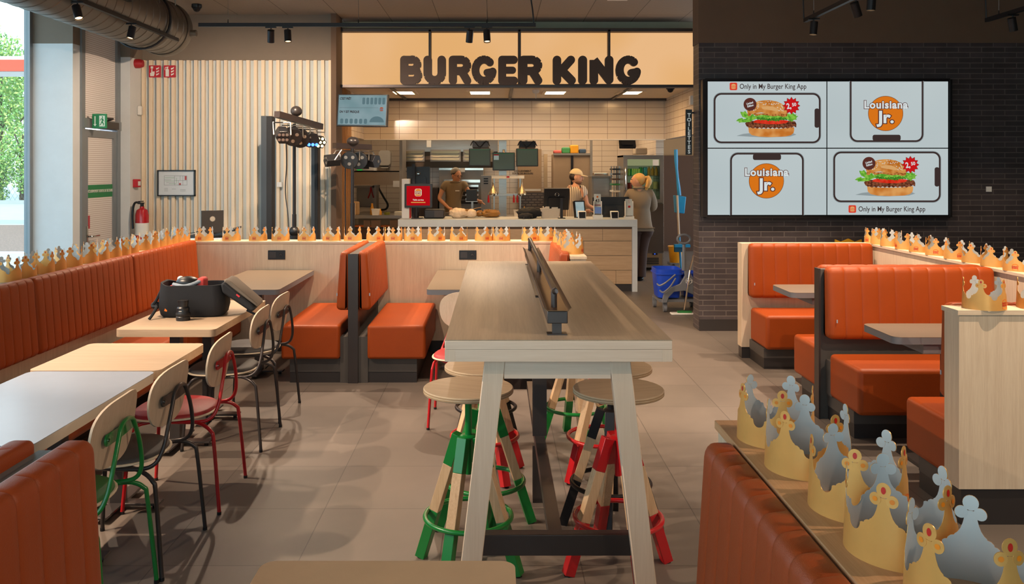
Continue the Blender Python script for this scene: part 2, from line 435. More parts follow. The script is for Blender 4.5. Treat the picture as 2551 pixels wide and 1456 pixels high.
b.box(-2.1, xk, 10.9, 10.96, 2.765, 2.79); b.box(-2.1, xk, 13.42, 13.49, 2.755, 2.79)
struct(b.build('trim_1', bronze, keep=True))
# taupe wall above the slats, kitchen side wall with thin ribs
struct(bx('wall_back_upper', taupe, -4.255, X(826, YS), YS+.04, YS+.16, Z(150, YS), CEIL, None, keep=True))
backing = M('slat_backing_grey', 'c6cdce', .8, bump=.3, bs=400)
struct(bx('wall_back', backing, -4.255, X(828, YS), YS+.04, YS+.16, 0, Z(150, YS), None, keep=True))
slatw = wood('slat_oak', 'e2cbac', 'edd9be', 'z', .55, .8)
b = MB(); x = X(357, YS); p = (X(823, YS) - X(357, YS))/25
for i in range(26):
    b.box(x-.022, x+.018, YS, YS+.04, 0, Z(150, YS)); x += p
struct(b.build('wall_back_slats', slatw, keep=True))
struct(bx('wall_pillar', brownpaint, X(826, YS), X(839, YS), YS-.04, YS+.35, 0, CEIL, None, keep=True))
ribm = wood('rib_walnut', '9a6f43', 'b3865a', 'z', .5)
b = MB(); b.box(-2.16, -2.11, YS+.35, 12.2, 0, 2.79)
for i in range(22): b.box(-2.11, -2.085, YS+.38+i*.08, YS+.42+i*.08, 0, 2.79)
struct(b.build('wall_kitchen_left', ribm, keep=True))
struct(bx('wall_kitchen_left_rear', wtiley, -2.9, -2.8, 12.2, 16.6, 0, 2.79, None, keep=True))
struct(bx('wall_service_left', whitewall, -2.9, -2.16, 12.2, 12.28, 0, 2.79, None, keep=True))
# left side: columns, side wall, door bay
cw = X(176, 8.83)
upz = 2.975
for nm, x0, x1, y0, y1 in (('wall_column_near', -4.80, -4.385, 8.83, 8.98), ('wall_column_far', -4.60, -4.25, 9.9, YS+.16)):
    struct(bx(nm, whitewall, x0, x1, y0, y1, 0, upz, None, keep=True))
    struct(bx(nm + '_upper', taupe, x0, x1+.002, y0-.002, y1, upz, CEIL, None, keep=True))
alum = M('aluminium_frame', '8a8f93', .4, .5)
# left glazing of the dining room
g1 = glass('clear_glass', 'e6f2f2', .9)
def window(nm, fr, pane):
    o = fr.build(nm, alum, keep=True); struct(o)
    q = pane.build('pane', g1); q.location = (0, 0, 0) if False else q.location
    setpar(q, o); return o
xl = -4.83
for k, (ya, yb) in enumerate(((-3.0, 0.9), (.9, 4.85), (4.85, 8.83))):
    b = MB(); w = .055
    b.box(xl-.03, xl+.03, ya, ya+w, 0, CEIL); b.box(xl-.03, xl+.03, yb-w, yb, 0, CEIL); b.box(xl-.03, xl+.03, ya, yb, 0, .1); b.box(xl-.03, xl+.03, ya, yb, CEIL-.08, CEIL)
    c = MB().box(xl-.006, xl+.006, ya+w, yb-w, .1, CEIL-.08)
    window('window_%d' % (k+1), b, c)
struct(bx('wall_front', taupe, 2.2, 7.0, -3.15, -3.0, 0, CEIL, None, keep=True))
for k, (xa, xb) in enumerate(((-4.8, -1.3), (-1.3, 2.2))):
    b = MB(); w = .06; yl = -3.05
    b.box(xa, xa+w, yl-.03, yl+.03, 0, CEIL); b.box(xb-w, xb, yl-.03, yl+.03, 0, CEIL); b.box(xa, xb, yl-.03, yl+.03, 0, .1); b.box(xa, xb, yl-.03, yl+.03, CEIL-.08, CEIL)
    c = MB().box(xa+w, xb-w, yl-.006, yl+.006, .1, CEIL-.08)
    window('window_%d' % (k+4), b, c)
# door bay
xd = -4.36
zt0, zt1 = Z(290, 8.93), Z(316, 8.93)
b = MB()
b.box(xd-.06, xd, 8.98, 9.05, 0, upz+.3); b.box(xd-.06, xd, 9.82, 9.9, 0, upz+.3); b.box(xd-.06, xd+.01, 9.0, 9.9, zt0-.11, zt0-.01)
b.box(xd-.06, xd, 9.0, 9.9, upz+.2, upz+.3)
df = b.build('door_1', alum, keep=True); struct(df)
film = stripes('striped_film', 'cbbfb8', 'e6e1dd', .022, 'z', .4, .45)
q = MB().box(xd-.035, xd-.028, 9.05, 9.82, zt0-.01, upz+.2).build('transom_pane', film); setpar(q, df)
q = MB().box(xd-.05, xd-.01, 9.05, 9.82, 0, .1).box(xd-.05, xd-.01, 9.05, 9.82, 2.02, 2.1).box(xd-.05, xd-.01, 9.05, 9.13, .1, 2.02).box(xd-.05, xd-.01, 9.74, 9.82, .1, 2.02).build('door_leaf', alum); setpar(q, df)
q = MB().box(xd-.035, xd-.028, 9.13, 9.74, .1, 2.02).build('door_pane', film); setpar(q, df)
gb = MB().box(xd-.027, xd-.024, 9.13, 9.74, 1.36, 1.50).build('green_band', M('green_sticker', '1d7a45', .5)); setpar(gb, df)
t = text('EXCLUSIVEMENT SORTIE DE SECOURS', 'lettering', whitepl, (0, 0, 0), .032, None, rot=(R(90), 0, R(90)), sx=.82); t.location = (xd-.022, 9.435, 1.43); setpar(t, df)
q = MB().box(xd-.027, xd-.023, 9.14, 9.2, 1.03, 1.17).build('red_sticker', M('red_sticker', 'b0303a', .5)); setpar(q, df)
q = MB().tube([(xd-.01, 9.10, .95), (xd+.04, 9.10, .95), (xd+.05, 9.14, .95), (xd+.05, 9.26, .95)], .011, 8, sub=3).box(xd-.012, xd, 9.085, 9.115, .85, 1.06).build('door_handle', chrome); setpar(q, df)
q = MB().box(xd, xd+.05, 9.35, 9.75, 2.12, 2.2).tube([(xd+.03, 9.5, 2.21), (xd+.18, 9.3, 2.22), (xd+.04, 9.12, 2.23)], .012, 6, sub=1).build('door_closer', charcoal); setpar(q, df)
struct(bx('wall_left_upper', taupe, xd-.08, xd-.02, 8.98, 9.9, upz+.3, CEIL, None, keep=True))

# outdoors
asph = M('asphalt', 'c9c9c6', .8, var=.06, vs=1.5, bump=.3, bs=30)
struct(MB().box(-70, -4.95, -25, 90, -.2, -.13).build('ground_road', asph, keep=True))
mulch = M('wood_mulch', '9c7a66', .9, var=.55, vs=26, bump=1, bs=30, stretch=(1, 1.8, 1))
b = MB(); b.box(-34, -5.0, 17.3, 26, -.13, -.03); o = b.build('mulch_bed', mulch, keep=True); tag(o, 'bed of brown wood mulch outside the left window', 'mulch', kind='stuff')
struct(bx('ground_kerb', M('kerb_concrete', 'd9d8d4', .7), -34, -5.0, 16.9, 17.3, -.13, 0, None, keep=True))
struct(bx('ground_far_kerb', M('kerb_far', 'b9b6ae', .8), -60, -5.0, 44, 44.4, -.13, .06, None, keep=True))
t = thing('petrol_station_canopy', 'white canopy with a red-orange edge seen outside through the left window', 'canopy', (-16, 26, -.13))
MB().box(-27, -6, 24.0, 25.8, 4.75, 4.86).box(-27, -6, 24.02, 25.3, 4.42, 4.75).build('roof', M('canopy_white', 'e8e8e6', .5), t, world=True)
MB().box(-27.02, -5.98, 23.9, 24.02, 4.43, 4.75).build('fascia', M('canopy_red', 'e05a3c', .5), t, world=True)
for xx in (-25, -9): MB().box(xx-.15, xx+.15, 24.6, 24.9, -.13, 4.42).build('column', whitewall, t, world=True)
leafm = [M('leaf_green', '86ad5c', .6), M('leaf_light', 'c3cf72', .6)]
barkm = M('bark', '5c4a3a', .9)
def leafball(mb, c, r, n, sz):
    for i in range(n):
        while True:
            p = Vector((random.uniform(-1, 1), random.uniform(-1, 1), random.uniform(-1, 1)))
            if p.length < 1 and p.length > .35: break
        q = Vector(c) + Vector((p.x*r[0], p.y*r[1], p.z*r[2]))
        a = Vector((random.gauss(0, 1), random.gauss(0, 1), random.gauss(0, 1))).normalized()*sz*random.uniform(.6, 1.3)
        bb = a.cross(Vector((random.gauss(0, 1), random.gauss(0, 1), random.gauss(0, 1)))).normalized()*sz*.5
        mb.add([q-a, q+bb, q+a, q-bb], [(0, 1, 2, 3)], random.choice((0, 0, 1)))
def tree(nm, lab, cat, x, y, h, r, n, sz, trunk=True):
    t = thing(nm, lab, cat, (x, y, -.13), 0, 'trees and bushes outside')
    fo = MB()
    for k in range(7):
        a = random.uniform(0, 2*PI); q = random.uniform(0, .6)*r
        leafball(fo, (q*math.cos(a), q*math.sin(a), h*(.45+.09*k) if trunk else h*(.2+.1*k)), (r*.62, r*.62, h*.2), n//7, sz)
    fo.build('foliage', leafm, t, smooth=False)
    b = MB(); b.tube([(0, 0, 0), (.08, 0, h*.3), (-.05, .05, h*.6), (.1, 0, h*.85)], [.12, .1, .07, .04], 8)
    for k in range(4):
        a = k*1.6; b.tube([(0, 0, h*(.35+.1*k)), (math.cos(a)*r*.5, math.sin(a)*r*.5, h*(.55+.1*k))], .04, 6, sub=1)
    b.build('trunk', barkm, t)
tree('tree', 'tall tree with loose green leaves behind the fence, seen at the left window', 'tree', -27.6, 47.5, 8.6, 2.6, 4600, .12)
tree('tree', 'taller feathery tree set farther back beyond the fence outside', 'tree', -31.6, 53, 8.6, 3, 5200, .14)
tree('bush', 'yellow-green bush growing in front of the trees outside', 'bush', -25.4, 45.6, 4.3, 1.5, 3600, .09, False)
tree('bush', 'low rounded bush at the edge of the road outside', 'bush', -26.9, 45.3, 2.4, 1.2, 2800, .08, False)
t = thing('wire_fence', 'wire mesh fence on posts between the road and the trees', 'fence', (-26, 45.0, -.1))
b = MB()
for i in range(60):
    x0 = -10 + i*.25
    b.tube([(x0, 0, 0), (x0+1.2, 0, 1.9)], .006, 4, sub=1); b.tube([(x0+1.2, 0, 0), (x0, 0, 1.9)], .006, 4, sub=1)
b.build('mesh_panel', greypl, t)
for i in range(5): MB().cyl((-9+i*3.6, .02, 0), (-9+i*3.6, .02, 2.0), .03, n=8).build('post', greypl, t)
# ================================================================ upholstery
def cushion(mb, L, H, T, pitch, fn, r=.035, g=.005, taper=.22, re=.03):
    """pleated back cushion: u along the length, v up, w out of the wall; fn maps (u, v, w)"""
    loop = []
    for cw, cv, a0 in ((T-r, r, -90), (T-r, H-r, 0), (r*.6, H-r*.6, 90), (r*.3, r*.3, 180)):
        rr = r if cw == T-r else (r*.6 if a0 == 90 else r*.3)
        for i in range(5):
            t = R(a0+22.5*i); loop.append((cw+rr*math.cos(t), cv+rr*math.sin(t), math.cos(t), math.sin(t)))
        if a0 == -90:
            for k in range(1, 5): loop.append((T, r+(H-2*r)*k/5, 1, 0))
    n = len(loop); us = []
    np_ = max(1, round(L/pitch)) if pitch else 1
    pp = L/np_
    if pitch:
        for i in range(np_):
            for t in (0, .04, .14, .32, .5, .68, .86, .96): us.append(((i+t)*pp, t))
        us.append((L, 1))
    else: us = [(L*k/8, .5) for k in range(9)]
    ext = [re*q for q in (0, .1, .3, .6)]
    extra = [(e, .5) for e in ext[:1]]
    allu = sorted(set([u for u in us] + [(re*.08, .5), (re*.3, .5), (re*.6, .5), (L-re*.08, .5), (L-re*.3, .5), (L-re*.6, .5)]))
    if not pitch: allu = [u for u in allu]
    vs = []
    for u, t in allu:
        e = 0
        d = min(u, L-u)
        if d < re: e = re - math.sqrt(max(0, re*re-(re-d)**2))
        sg = g*abs(2*t-1)**9 if (pitch and re*1.2 < u < L-re*1.2) else 0
        for w, v, nw, nv in loop:
            front = sg if (nw > .2 or (nv > .5 and w > T*.25)) else 0
            ee = e*.9 + front
            ww, vv = w-nw*ee, v-nv*ee
            ww *= 1 - taper*max(0, vv/H)
            vs.append(fn(u, vv, ww))
    k = len(allu)
    fs = [(i*n+j, i*n+(j+1) % n, (i+1)*n+(j+1) % n, (i+1)*n+j) for i in range(k-1) for j in range(n)]
    fs += [tuple(range(n))[::-1], tuple(range((k-1)*n, k*n))]
    mb.add(vs, fs)
TOP = 1.01
# ---- rear partition with crowns on it
t = thing('rear_partition', 'pale oak laminate half wall behind the rear booths, carrying the row of crowns', 'partition', (-1, 7.9, 0))
PX0, PX1 = -2.98, .72
MB().box(PX0, PX1, 7.8, 7.99, .1, TOP-.022).build('panel', ledge, t, world=True)
MB().box(PX0, PX1, 7.79, 8.0, TOP-.022, TOP).build('top_board', ledgex, t, world=True, bevel=.002)
MB().box(PX0+.01, PX1-.01, 7.81, 7.98, 0, .1).build('plinth', plinth, t, world=True)
def socket(nm, lab, x0, x1, y, z0, z1, sgn=-1):
    t = thing(nm, lab, 'socket', ((x0+x1)/2, y, z0))
    MB().box(x0, x1, y-.009, y, z0, z1).build('plate', blackplastic, t, world=True, bevel=.003)
    c = (x0+x1)/2; w = (x1-x0)/2; zc = (z0+z1)/2
    MB().prism(rrect(x0+.012, c-.006, z0+.015, z1-.015, .004), y-.011, y-.008, 'y').build('blank_insert', charcoal, t, world=True)
    MB().prism(circ(c+w*.5, zc, .02), y-.0115, y-.009, 'y').build('outlet', M('socket_black', '0c0c0d', .5), t, world=True)
    MB().cyl((c+w*.5-.008, y-.013, zc), (c+w*.5-.008, y-.009, zc), .0022, n=8).cyl((c+w*.5+.008, y-.013, zc), (c+w*.5+.008, y-.009, zc), .0022, n=8).cyl((c+w*.5, y-.013, zc+.008), (c+w*.5, y-.009, zc+.008), .0022, n=8).build('pin', chrome, t, world=True)
socket('wall_socket', 'black double socket on the half wall above the table by the window banquette', X(668, 7.8), X(711, 7.8), 7.8, Z(647, 7.8), Z(624, 7.8))
socket('wall_socket', 'black double socket on the half wall behind the bar table and red chair', X(1144, 7.8), X(1187, 7.8), 7.8, Z(647, 7.8), Z(624, 7.8))
# ---- window banquette (long, along Y)
t = thing('window_banquette', 'long orange pleated leather banquette running along the window side at left', 'banquette', (-2.7, 5, 0))
b = MB(); b.box(-3.02, -2.80, .9, 7.79, .1, TOP-.02); b.build('ledge_panel', ledge, t, world=True)
MB().box(-3.03, -2.79, .9, 7.79, TOP-.02, TOP).build('ledge_board', ledgey, t, world=True)
MB().box(-3.0, -2.55, .9, 7.79, 0, .17).build('plinth', plinth, t, world=True)
segs = [(.95, 3.2), (3.2, 5.05), (5.05, 6.42), (6.42, 7.78)]
for a, c in segs:
    b = MB(); cushion(b, c-a-.004, .46, .10, .088, lambda u, v, w, a=a: (-2.795+w, a+.002+u, TOP-.445+v), taper=.35)
    b.build('back_cushion', leather, t, world=True)
for a, c in ((.95, 3.2), (3.2, 5.05), (5.05, 6.42), (6.42, 7.78)):
    MB().box(-2.72, -2.32, a+.003, c-.003, .17, .45).build('seat', leather, t, world=True, bevel=.03, seg=4)
# ---- transverse rear divider between the two rear benches
def bench_tag(par, x, y, z, ax='y'):
    MB().box(x-.004 if ax == 'y' else x-.001, x+.004 if ax == 'y' else x+.001, y-.001 if ax == 'y' else y-.006, y+.001 if ax == 'y' else y+.006, z, z+.022).build('sewn_label', M('label_grey', '9aa0ac', .5), par, world=True)
t = thing('double_bench', 'back to back orange bench pair with a dark grey post, against the rear half wall', 'bench', (-1.11, 6.65, 0))
YP = 6.65
MB().box(-1.15, -1.075, YP, 7.785, .0, TOP-.005).build('divider_panel', darkpanel, t, world=True, bevel=.001)
MB().box(-1.152, -1.073, YP-.012, YP-.0, .0, TOP).build('post', bronze, t, world=True, bevel=.002)
for s, x0 in ((-1, -1.15), (1, -1.075)):
    b = MB(); cushion(b, 1.10, .46, .10, .088, lambda u, v, w, s=s, x0=x0: (x0+s*(w+.001), YP+.005+u, TOP-.46+.015+v), taper=.32)
    b.build('back_cushion', leather, t, world=True)
    xa, xb = (-1.67, -1.215) if s < 0 else (-1.0, -.547)
    MB().box(xa, xb, YP-.03, 7.76, .19, .455).build('seat', leather, t, world=True, bevel=.022, seg=4)
    MB().box(min(xa+.06, x0), max(xa+.39, x0) if s < 0 else xb-.07, YP+.013, 7.76, .085, .19).build('plinth', darkpanel, t, world=True)
    MB().box(min(xa+.06, x0), max(xa+.39, x0) if s < 0 else xb-.07, YP+.016, 7.76, 0, .085).build('kick_board', plinth, t, world=True)
    xs = (xb, x0) if s < 0 else (x0, xa)
    MB().box(xs[0]-.001, xs[1]+.001, YP+.006, 7.76, 0, .36).build('side_panel', darkpanel, t, world=True)
    bench_tag(t, xa if False else (x0+s*.09), YP+.004, .68)
# ---- end bench with wood box behind the bar table
t = thing('end_bench', 'orange bench end beside a short pale oak panel behind the bar table', 'bench', (.6, 7, 0))
b = MB(); cushion(b, 1.12, .46, .13, .088, lambda u, v, w: (.575-w, 6.62+u, TOP-.46+.01+v), taper=.4); b.build('back_cushion', leather2, t, world=True)
MB().box(.58, .70, 6.60, 7.78, .1, .995-.02).build('panel', ledge, t, world=True)
MB().box(.575, .705, 6.59, 7.785, .975, .995).build('top_board', ledgey, t, world=True)
MB().box(.0, .45, 6.66, 7.76, .19, .455).build('seat', leather, t, world=True, bevel=.025, seg=4)
MB().box(.06, .69, 6.66, 7.76, 0, .19).build('plinth', plinth, t, world=True)
# ---- right hand booths
XR = 3.33
t = thing('side_partition', 'pale oak half wall running along the right booths, crowns lined up on top', 'partition', (3.42, 5, 0))
MB().box(XR, XR+.19, 2.2, 7.62, .1, TOP-.022).build('panel', ledge, t, world=True)
MB().box(XR-.01, XR+.2, 2.19, 7.63, TOP-.022, TOP).build('top_board', ledgey, t, world=True, bevel=.002)
MB().box(XR+.01, XR+.18, 2.2, 7.6, 0, .1).build('plinth', plinth, t, world=True)
t2 = MB().box(X(2285, 6.5)-.0, XR-.014, 6.28, 6.40, .845, .925)
def back_x(par, xa, xb, y, s, z0=.545, z1=TOP+.01, m=leather, T=.11):
    b = MB(); cushion(b, xb-xa, z1-z0, T, .108, lambda u, v, w: (xa+u, y+s*w, z0+v), taper=.3, re=.04, r=.04, g=.006); return b.build('back_cushion', m, par, world=True)
def seat_x(par, xa, xb, ya, yb):
    MB().box(xa, xb, ya, yb, .17, .455).build('seat', leather, par, world=True, bevel=.028, seg=4)
XL = 2.19
t = thing('far_booth_bench', 'farthest orange booth bench, backed by a pale oak panel at the brick wall', 'bench', (2.7, 7.4, 0))
MB().box(XL-.02, XR-.014, 7.52, 7.64, .1, TOP+.005).build('panel', ledge, t, world=True)
MB().box(XL-.015, XR-.014, 7.53, 7.63, 0, .1).build('panel_base', charcoal, t, world=True)
back_x(t, XL+.03, XR-.03, 7.515, -1)
seat_x(t, XL+.05, XR-.03, 7.05, 7.5)
MB().box(XL+.05, XR-.03, 7.12, 7.52, .09, .17).build('plinth', darkpanel, t, world=True)
MB().box(XL+.05+.003, XR-.03, 7.12+.003, 7.52, 0, .09).build('kick_board', plinth, t, world=True)
bench_tag(t, XL+.06, 7.402, .66)
t = thing('middle_booth_bench', 'middle back to back orange booth bench with a dark grey panel edge', 'bench', (2.7, 5.7, 0))
MB().box(XL-.02, XR-.014, 5.70, 5.76, 0, TOP-.01).build('panel', darkpanel, t, world=True)
MB().box(XL-.032, XL-.02, 5.69, 5.77, 0, TOP-.005).build('post', bronze, t, world=True)
back_x(t, XL, XR-.03, 5.70, -1); back_x(t, XL-.0, XR-.03, 5.76, 1)
seat_x(t, XL+.01, XR-.03, 5.16, 5.62); seat_x(t, XL+.01, XR-.03, 5.84, 6.30)
MB().box(XL+.03, XR-.03, 5.28, 6.18, .09, .17).build('plinth', darkpanel, t, world=True)
MB().box(XL+.03+.003, XR-.03, 5.28+.003, 6.18, 0, .09).build('kick_board', plinth, t, world=True)
MB().box(XL+.02, XR-.03, 5.6, 5.86, .17, .40).build('core_panel', darkpanel, t, world=True)
bench_tag(t, XL+.05, 5.588, .66); bench_tag(t, XL-.001, 5.83, .68, 'x')
t = thing('near_booth_bench', 'nearest orange booth bench behind the pale oak end panel at right', 'bench', (2.7, 4.2, 0))
MB().box(XL-.02, XR-.014, 3.99, 4.12, .17, TOP-.022).build('panel', ledge, t, world=True)
MB().box(XL-.03, XR-.014, 3.98, 4.13, TOP-.022, TOP).build('top_board', ledgex, t, world=True)
MB().box(XL-.005, XR-.014, 4.0, 4.12, 0, .17).build('panel_base', plinth, t, world=True)
back_x(t, XL-.0, XR-.03, 4.12, 1)
seat_x(t, XL+.005, XR-.03, 4.14, 4.57)
MB().box(XL+.03, XR-.03, 4.12, 4.47, .09, .17).build('plinth', darkpanel, t, world=True)
MB().box(XL+.03+.003, XR-.03, 4.12+.003, 4.47, 0, .09).build('kick_board', plinth, t, world=True)
bench_tag(t, XL-.001, 4.19, .66, 'x')
# ---- foreground dividers
t = thing('foreground_bench', 'orange pleated bench back in the lower right foreground with an oak ledge of crowns', 'bench', (.7, 1.5, 0))
b = MB(); cushion(b, 2.0, .48, .10, .086, lambda u, v, w: (.575-w, .08+u, TOP-.48+v), taper=.3, g=.005, re=.03)
b.build('back_cushion', leather2, t, world=True)
MB().box(.58, .80, .06, 2.22, .1, TOP-.022).build('panel', ledge, t, world=True)
MB().box(.575, .82, .05, 2.24, TOP-.022, TOP).build('top_board', wood('oak_ledge', 'b88a60', 'cc9e76', 'y', .45), t, world=True, bevel=.002)
MB().box(.59, .79, .06, 2.2, 0, .1).build('plinth', plinth, t, world=True)
MB().box(.12, .50, .1, 2.04, .17, .45).build('seat', leather, t, world=True, bevel=.03, seg=4)
MB().box(.2, .59, .1, 2.0, 0, .17).build('seat_plinth', plinth, t, world=True)
t = thing('foreground_double_bench', 'pair of orange pleated bench backs with a grey board between, lower left foreground', 'bench', (-1.1, 1.4, 0))
MB().box(-1.105, -1.035, .3, 2.06, 0, TOP-.02).build('divider_panel', M('grey_green_board', '6f7370', .45), t, world=True)
b = MB(); cushion(b, 1.72, .50, .10, .085, lambda u, v, w: (-1.034+w, .34+u, TOP-.5+.012+v), taper=.3, g=.005); b.build('back_cushion', leather2, t, world=True)
b = MB(); cushion(b, 1.72, .50, .10, .085, lambda u, v, w: (-1.106-w, .34+u, TOP-.5+.012+v), taper=.3, g=.005); b.build('back_cushion', leather2, t, world=True)
for xa, xb in ((-1.62, -1.2), (-.94, -.60)):
    MB().box(xa, xb, .34, 1.98, .17, .45).build('seat', leather, t, world=True, bevel=.03, seg=4)
    MB().box(xa+.06, xb-.05, .4, 1.9, 0, .17).build('plinth', plinth, t, world=True)
MB().box(-1.22, -.92, .34, 2.0, 0, .42).build('core_panel', darkpanel, t, world=True)

# ================================================================ tables
def slab(name, par, x0, x1, y0, y1, zt, th, r, mt, me, cut=None):
    pts = rrect(x0, x1, y0, y1, r, 6)
    MB().prism(pts, zt-.003, zt, 'z').build(name, mt, par, world=True)
    MB().prism(pts, zt-th, zt-.003, 'z').build('table_edge', me, par, world=True)
def pedestal(par, x, y, h, wx=.42, wy=.42, cross=True):
    MB().box(x-.03, x+.03, y-.03, y+.03, .03, h-.035).build('column', charcoal, par, world=True)
    b = MB(); b.box(x-wx/2, x+wx/2, y-.035, y+.035, .022, .034)
    if cross: b.box(x-.035, x+.035, y-wy/2, y+wy/2, .0225, .0345)
    b.build('base', charcoal, par, world=True, bevel=.002)
    MB().box(x-.1, x+.1, y-.1, y+.1, h-.046, h-.042).build('mounting_plate', charcoal, par, world=True)
    for dx in (-1, 1): MB().cyl((x+dx*(wx/2-.03), y, 0), (x+dx*(wx/2-.03), y, .022), .012, n=10).build('glide', blackmetal, par, world=True)
def table(name, lab, x0, x1, y0, y1, mt, me, peds, group=None, r=.035, th=.042):
    t = thing(name, lab, 'table', ((x0+x1)/2, (y0+y1)/2, 0), 0, group)
    slab('tabletop', t, x0, x1, y0, y1, .75, th, r, mt, me)
    for (x, y) in peds: pedestal(t, x, y, .75)
    return t
table('dining_table', 'white grey topped table by the window banquette, nearest of the row', -2.12, -1.545, 2.83, 3.875, whitetop, M('light_edge', '9f9a90', .4), [(-1.86, 3.08), (-1.86, 3.62)])
table('dining_table', 'small square pale oak table between the white table and the camera bag table', -2.14, -1.535, 3.89, 4.50, tabx, tabedge, [(-1.86, 4.2)])
table('dining_table', 'pale oak table with the black camera bag and lens on it', -2.185, -1.61, 4.88, 5.98, tabx, tabedge, [(-1.93, 5.15), (-1.93, 5.72)])
table('dining_table', 'oak topped table at the bottom edge of the view, nearest the camera', -.545, .045, 1.35, 2.0, M('near_tabletop', 'c6a480', .4, var=.04, vs=14), M('near_edge', '9b7a58', .4), [(-.25, 1.68)])
def wall_table(lab, x0, x1, y0, y1, peds):
    t = thing('wall_table', lab, 'table', ((x0+x1)/2, (y0+y1)/2, 0))
    slab('tabletop', t, x0, x1, y0, y1, .75, .04, .04, greytop, greyedge)
    for x, y in peds: pedestal(t, x, y, .75, .4, .4)
wall_table('grey edged table against the rear half wall, beside the window banquette', -2.26, -1.655, 6.5, 7.785, [(-1.93, 6.95)])
wall_table('grey edged table against the rear half wall, partly behind the bar table', -.53, -.0, 6.5, 7.785, [(-.25, 7.1)])
def booth_table(lab, x0, x1, y0, y1):
    t = thing('booth_table', lab, 'table', ((x0+x1)/2, (y0+y1)/2, 0))
    slab('tabletop', t, x0, x1, y0, y1, .75, .04, .05, greytop, greyedge)
    MB().box(x0+.17, x1-.1, (y0+y1)/2-.19, (y0+y1)/2+.19, .655, .71).build('bracket', greyedge, t, world=True)
    MB().box(x1-.75, x1-.65, (y0+y1)/2-.05, (y0+y1)/2+.05, .02, .655).build('column', charcoal, t, world=True)
    MB().box(x1-.95, x1-.45, (y0+y1)/2-.16, (y0+y1)/2+.16, 0, .02).build('base', charcoal, t, world=True)
booth_table('taupe topped booth table in front of the farthest booth bench', 2.2, XR-.014, 6.34, 6.80)
booth_table('taupe topped booth table in front of the middle booth bench', 2.18, XR-.014, 4.66, 5.08)

# ================================================================ bar table
t = thing('bar_table', 'long high ash bar table with A-shaped legs in the middle of the room', 'table', (.22, 4.3, 0))
BX0, BX1, BY0, BY1, BT = -.179, .62, 2.99, 5.56, 1.07
MB().box(BX0+.0005, BX1-.0005, BY0+.0005, BY1-.0005, BT-.003, BT).build('tabletop', ash, t, world=True)
MB().box(BX0, BX1, BY0, BY1, BT-.034, BT-.003).build('top_edge', ashx, t, world=True, bevel=.002)
b = MB(); b.box(BX0, BX0+.035, BY0, BY1, BT-.076, BT-.034); b.box(BX1-.035, BX1, BY0, BY1, BT-.076, BT-.034)
b.build('side_rail', ashleg, t, world=True)
b = MB(); b.box(BX0+.035, BX1-.035, BY0+.001, BY0+.03, BT-.076, BT-.034); b.build('end_rail', ashx, t, world=True)
b = MB(); b.box(BX0+.035, BX1-.035, BY1-.03, BY1-.003, BT-.076, BT-.034); b.build('end_rail', ashx, t, world=True)
for yy in (3.03, 5.36):
    for s in (-1, 1):
        xt, xb = .22+s*.222, .22+s*.338; w = .037; zt = BT-.076
        b = MB(); v = []
        for z, xc in ((0, xb), (zt, xt)):
            for dy in (0, .05):
                for dx in (-w, w): v.append((xc+dx, yy+dy, z))
        b.add(v, [(0, 2, 3, 1), (4, 5, 7, 6), (0, 1, 5, 4), (2, 6, 7, 3), (0, 4, 6, 2), (1, 3, 7, 5)]).build('leg', ashleg, t, world=True, bevel=.003)
    MB().box(.22-.19, .22+.19, yy+.003, yy+.047, BT-.146, BT-.0765).build('cross_rail', ashx, t, world=True)
    MB().box(.22-.276, .22+.276, yy+.052, yy+.10, .27, .345).build('footrest_bar', bronze, t, world=True, bevel=.002)
MB().box(.195, .245, 3.13, 5.36, .285, .335).build('long_beam', bronze, t, world=True)
MB().box(.185, .255, 4.26, 4.31, .0, .285).box(.185, .255, 4.26, 4.31, .335, BT-.034).build('centre_post', bronze, t, world=True)
t = thing('table_divider', 'bronze metal trough with a rounded handrail fixed along the middle of the bar table', 'divider', (.222, 4.2, BT))
xc = .222
for yy in (3.10, 4.0, 5.36):
    MB().box(xc-.036, xc+.036, yy-.025, yy+.025, BT, BT+.004).build('foot_plate', bronze, t, world=True)
    MB().box(xc-.017, xc+.017, yy-.012, yy+.012, BT+.004, BT+.05).build('post', bronze, t, world=True)
MB().box(xc-.037, xc+.037, 3.06, 5.42, BT+.045, BT+.09).build('box_beam', bronze, t, world=True, bevel=.003)
b = MB()
for s in (-1, 1):
    b.add([(xc, 3.055, BT+.0905), (xc+s*.037, 3.055, BT+.0905), (xc+s*.05, 3.055, BT+.102), (xc+s*.049, 3.055, BT+.1045), (xc+s*.036, 3.055, BT+.093), (xc, 3.055, BT+.093)] +
          [(xc, 5.425, BT+.0905), (xc+s*.037, 5.425, BT+.0905), (xc+s*.05, 5.425, BT+.102), (xc+s*.049, 5.425, BT+.1045), (xc+s*.036, 5.425, BT+.093), (xc, 5.425, BT+.093)],
          [(0, 1, 2, 3, 4, 5), (11, 10, 9, 8, 7, 6)] + [(i, (i+1) % 6, 6+(i+1) % 6, 6+i) for i in range(6)])
b.build('tray', M('warm_bronze', '6b4d33', .35, .8), t, world=True)
MB().tube([(xc-.008, 3.13, BT+.09), (xc-.008, 3.13, BT+.14), (xc-.008, 3.135, BT+.153), (xc-.008, 3.16, BT+.16), (xc-.008, 4.2, BT+.16), (xc-.008, 5.3, BT+.16), (xc-.008, 5.325, BT+.153), (xc-.008, 5.33, BT+.14), (xc-.008, 5.33, BT+.09)], .0115, 12).build('handrail', bronze, t, world=True)
MB().cyl((xc-.008, 4.2, BT+.09), (xc-.008, 4.2, BT+.155), .011).build('handrail_post', bronze, t, world=True)

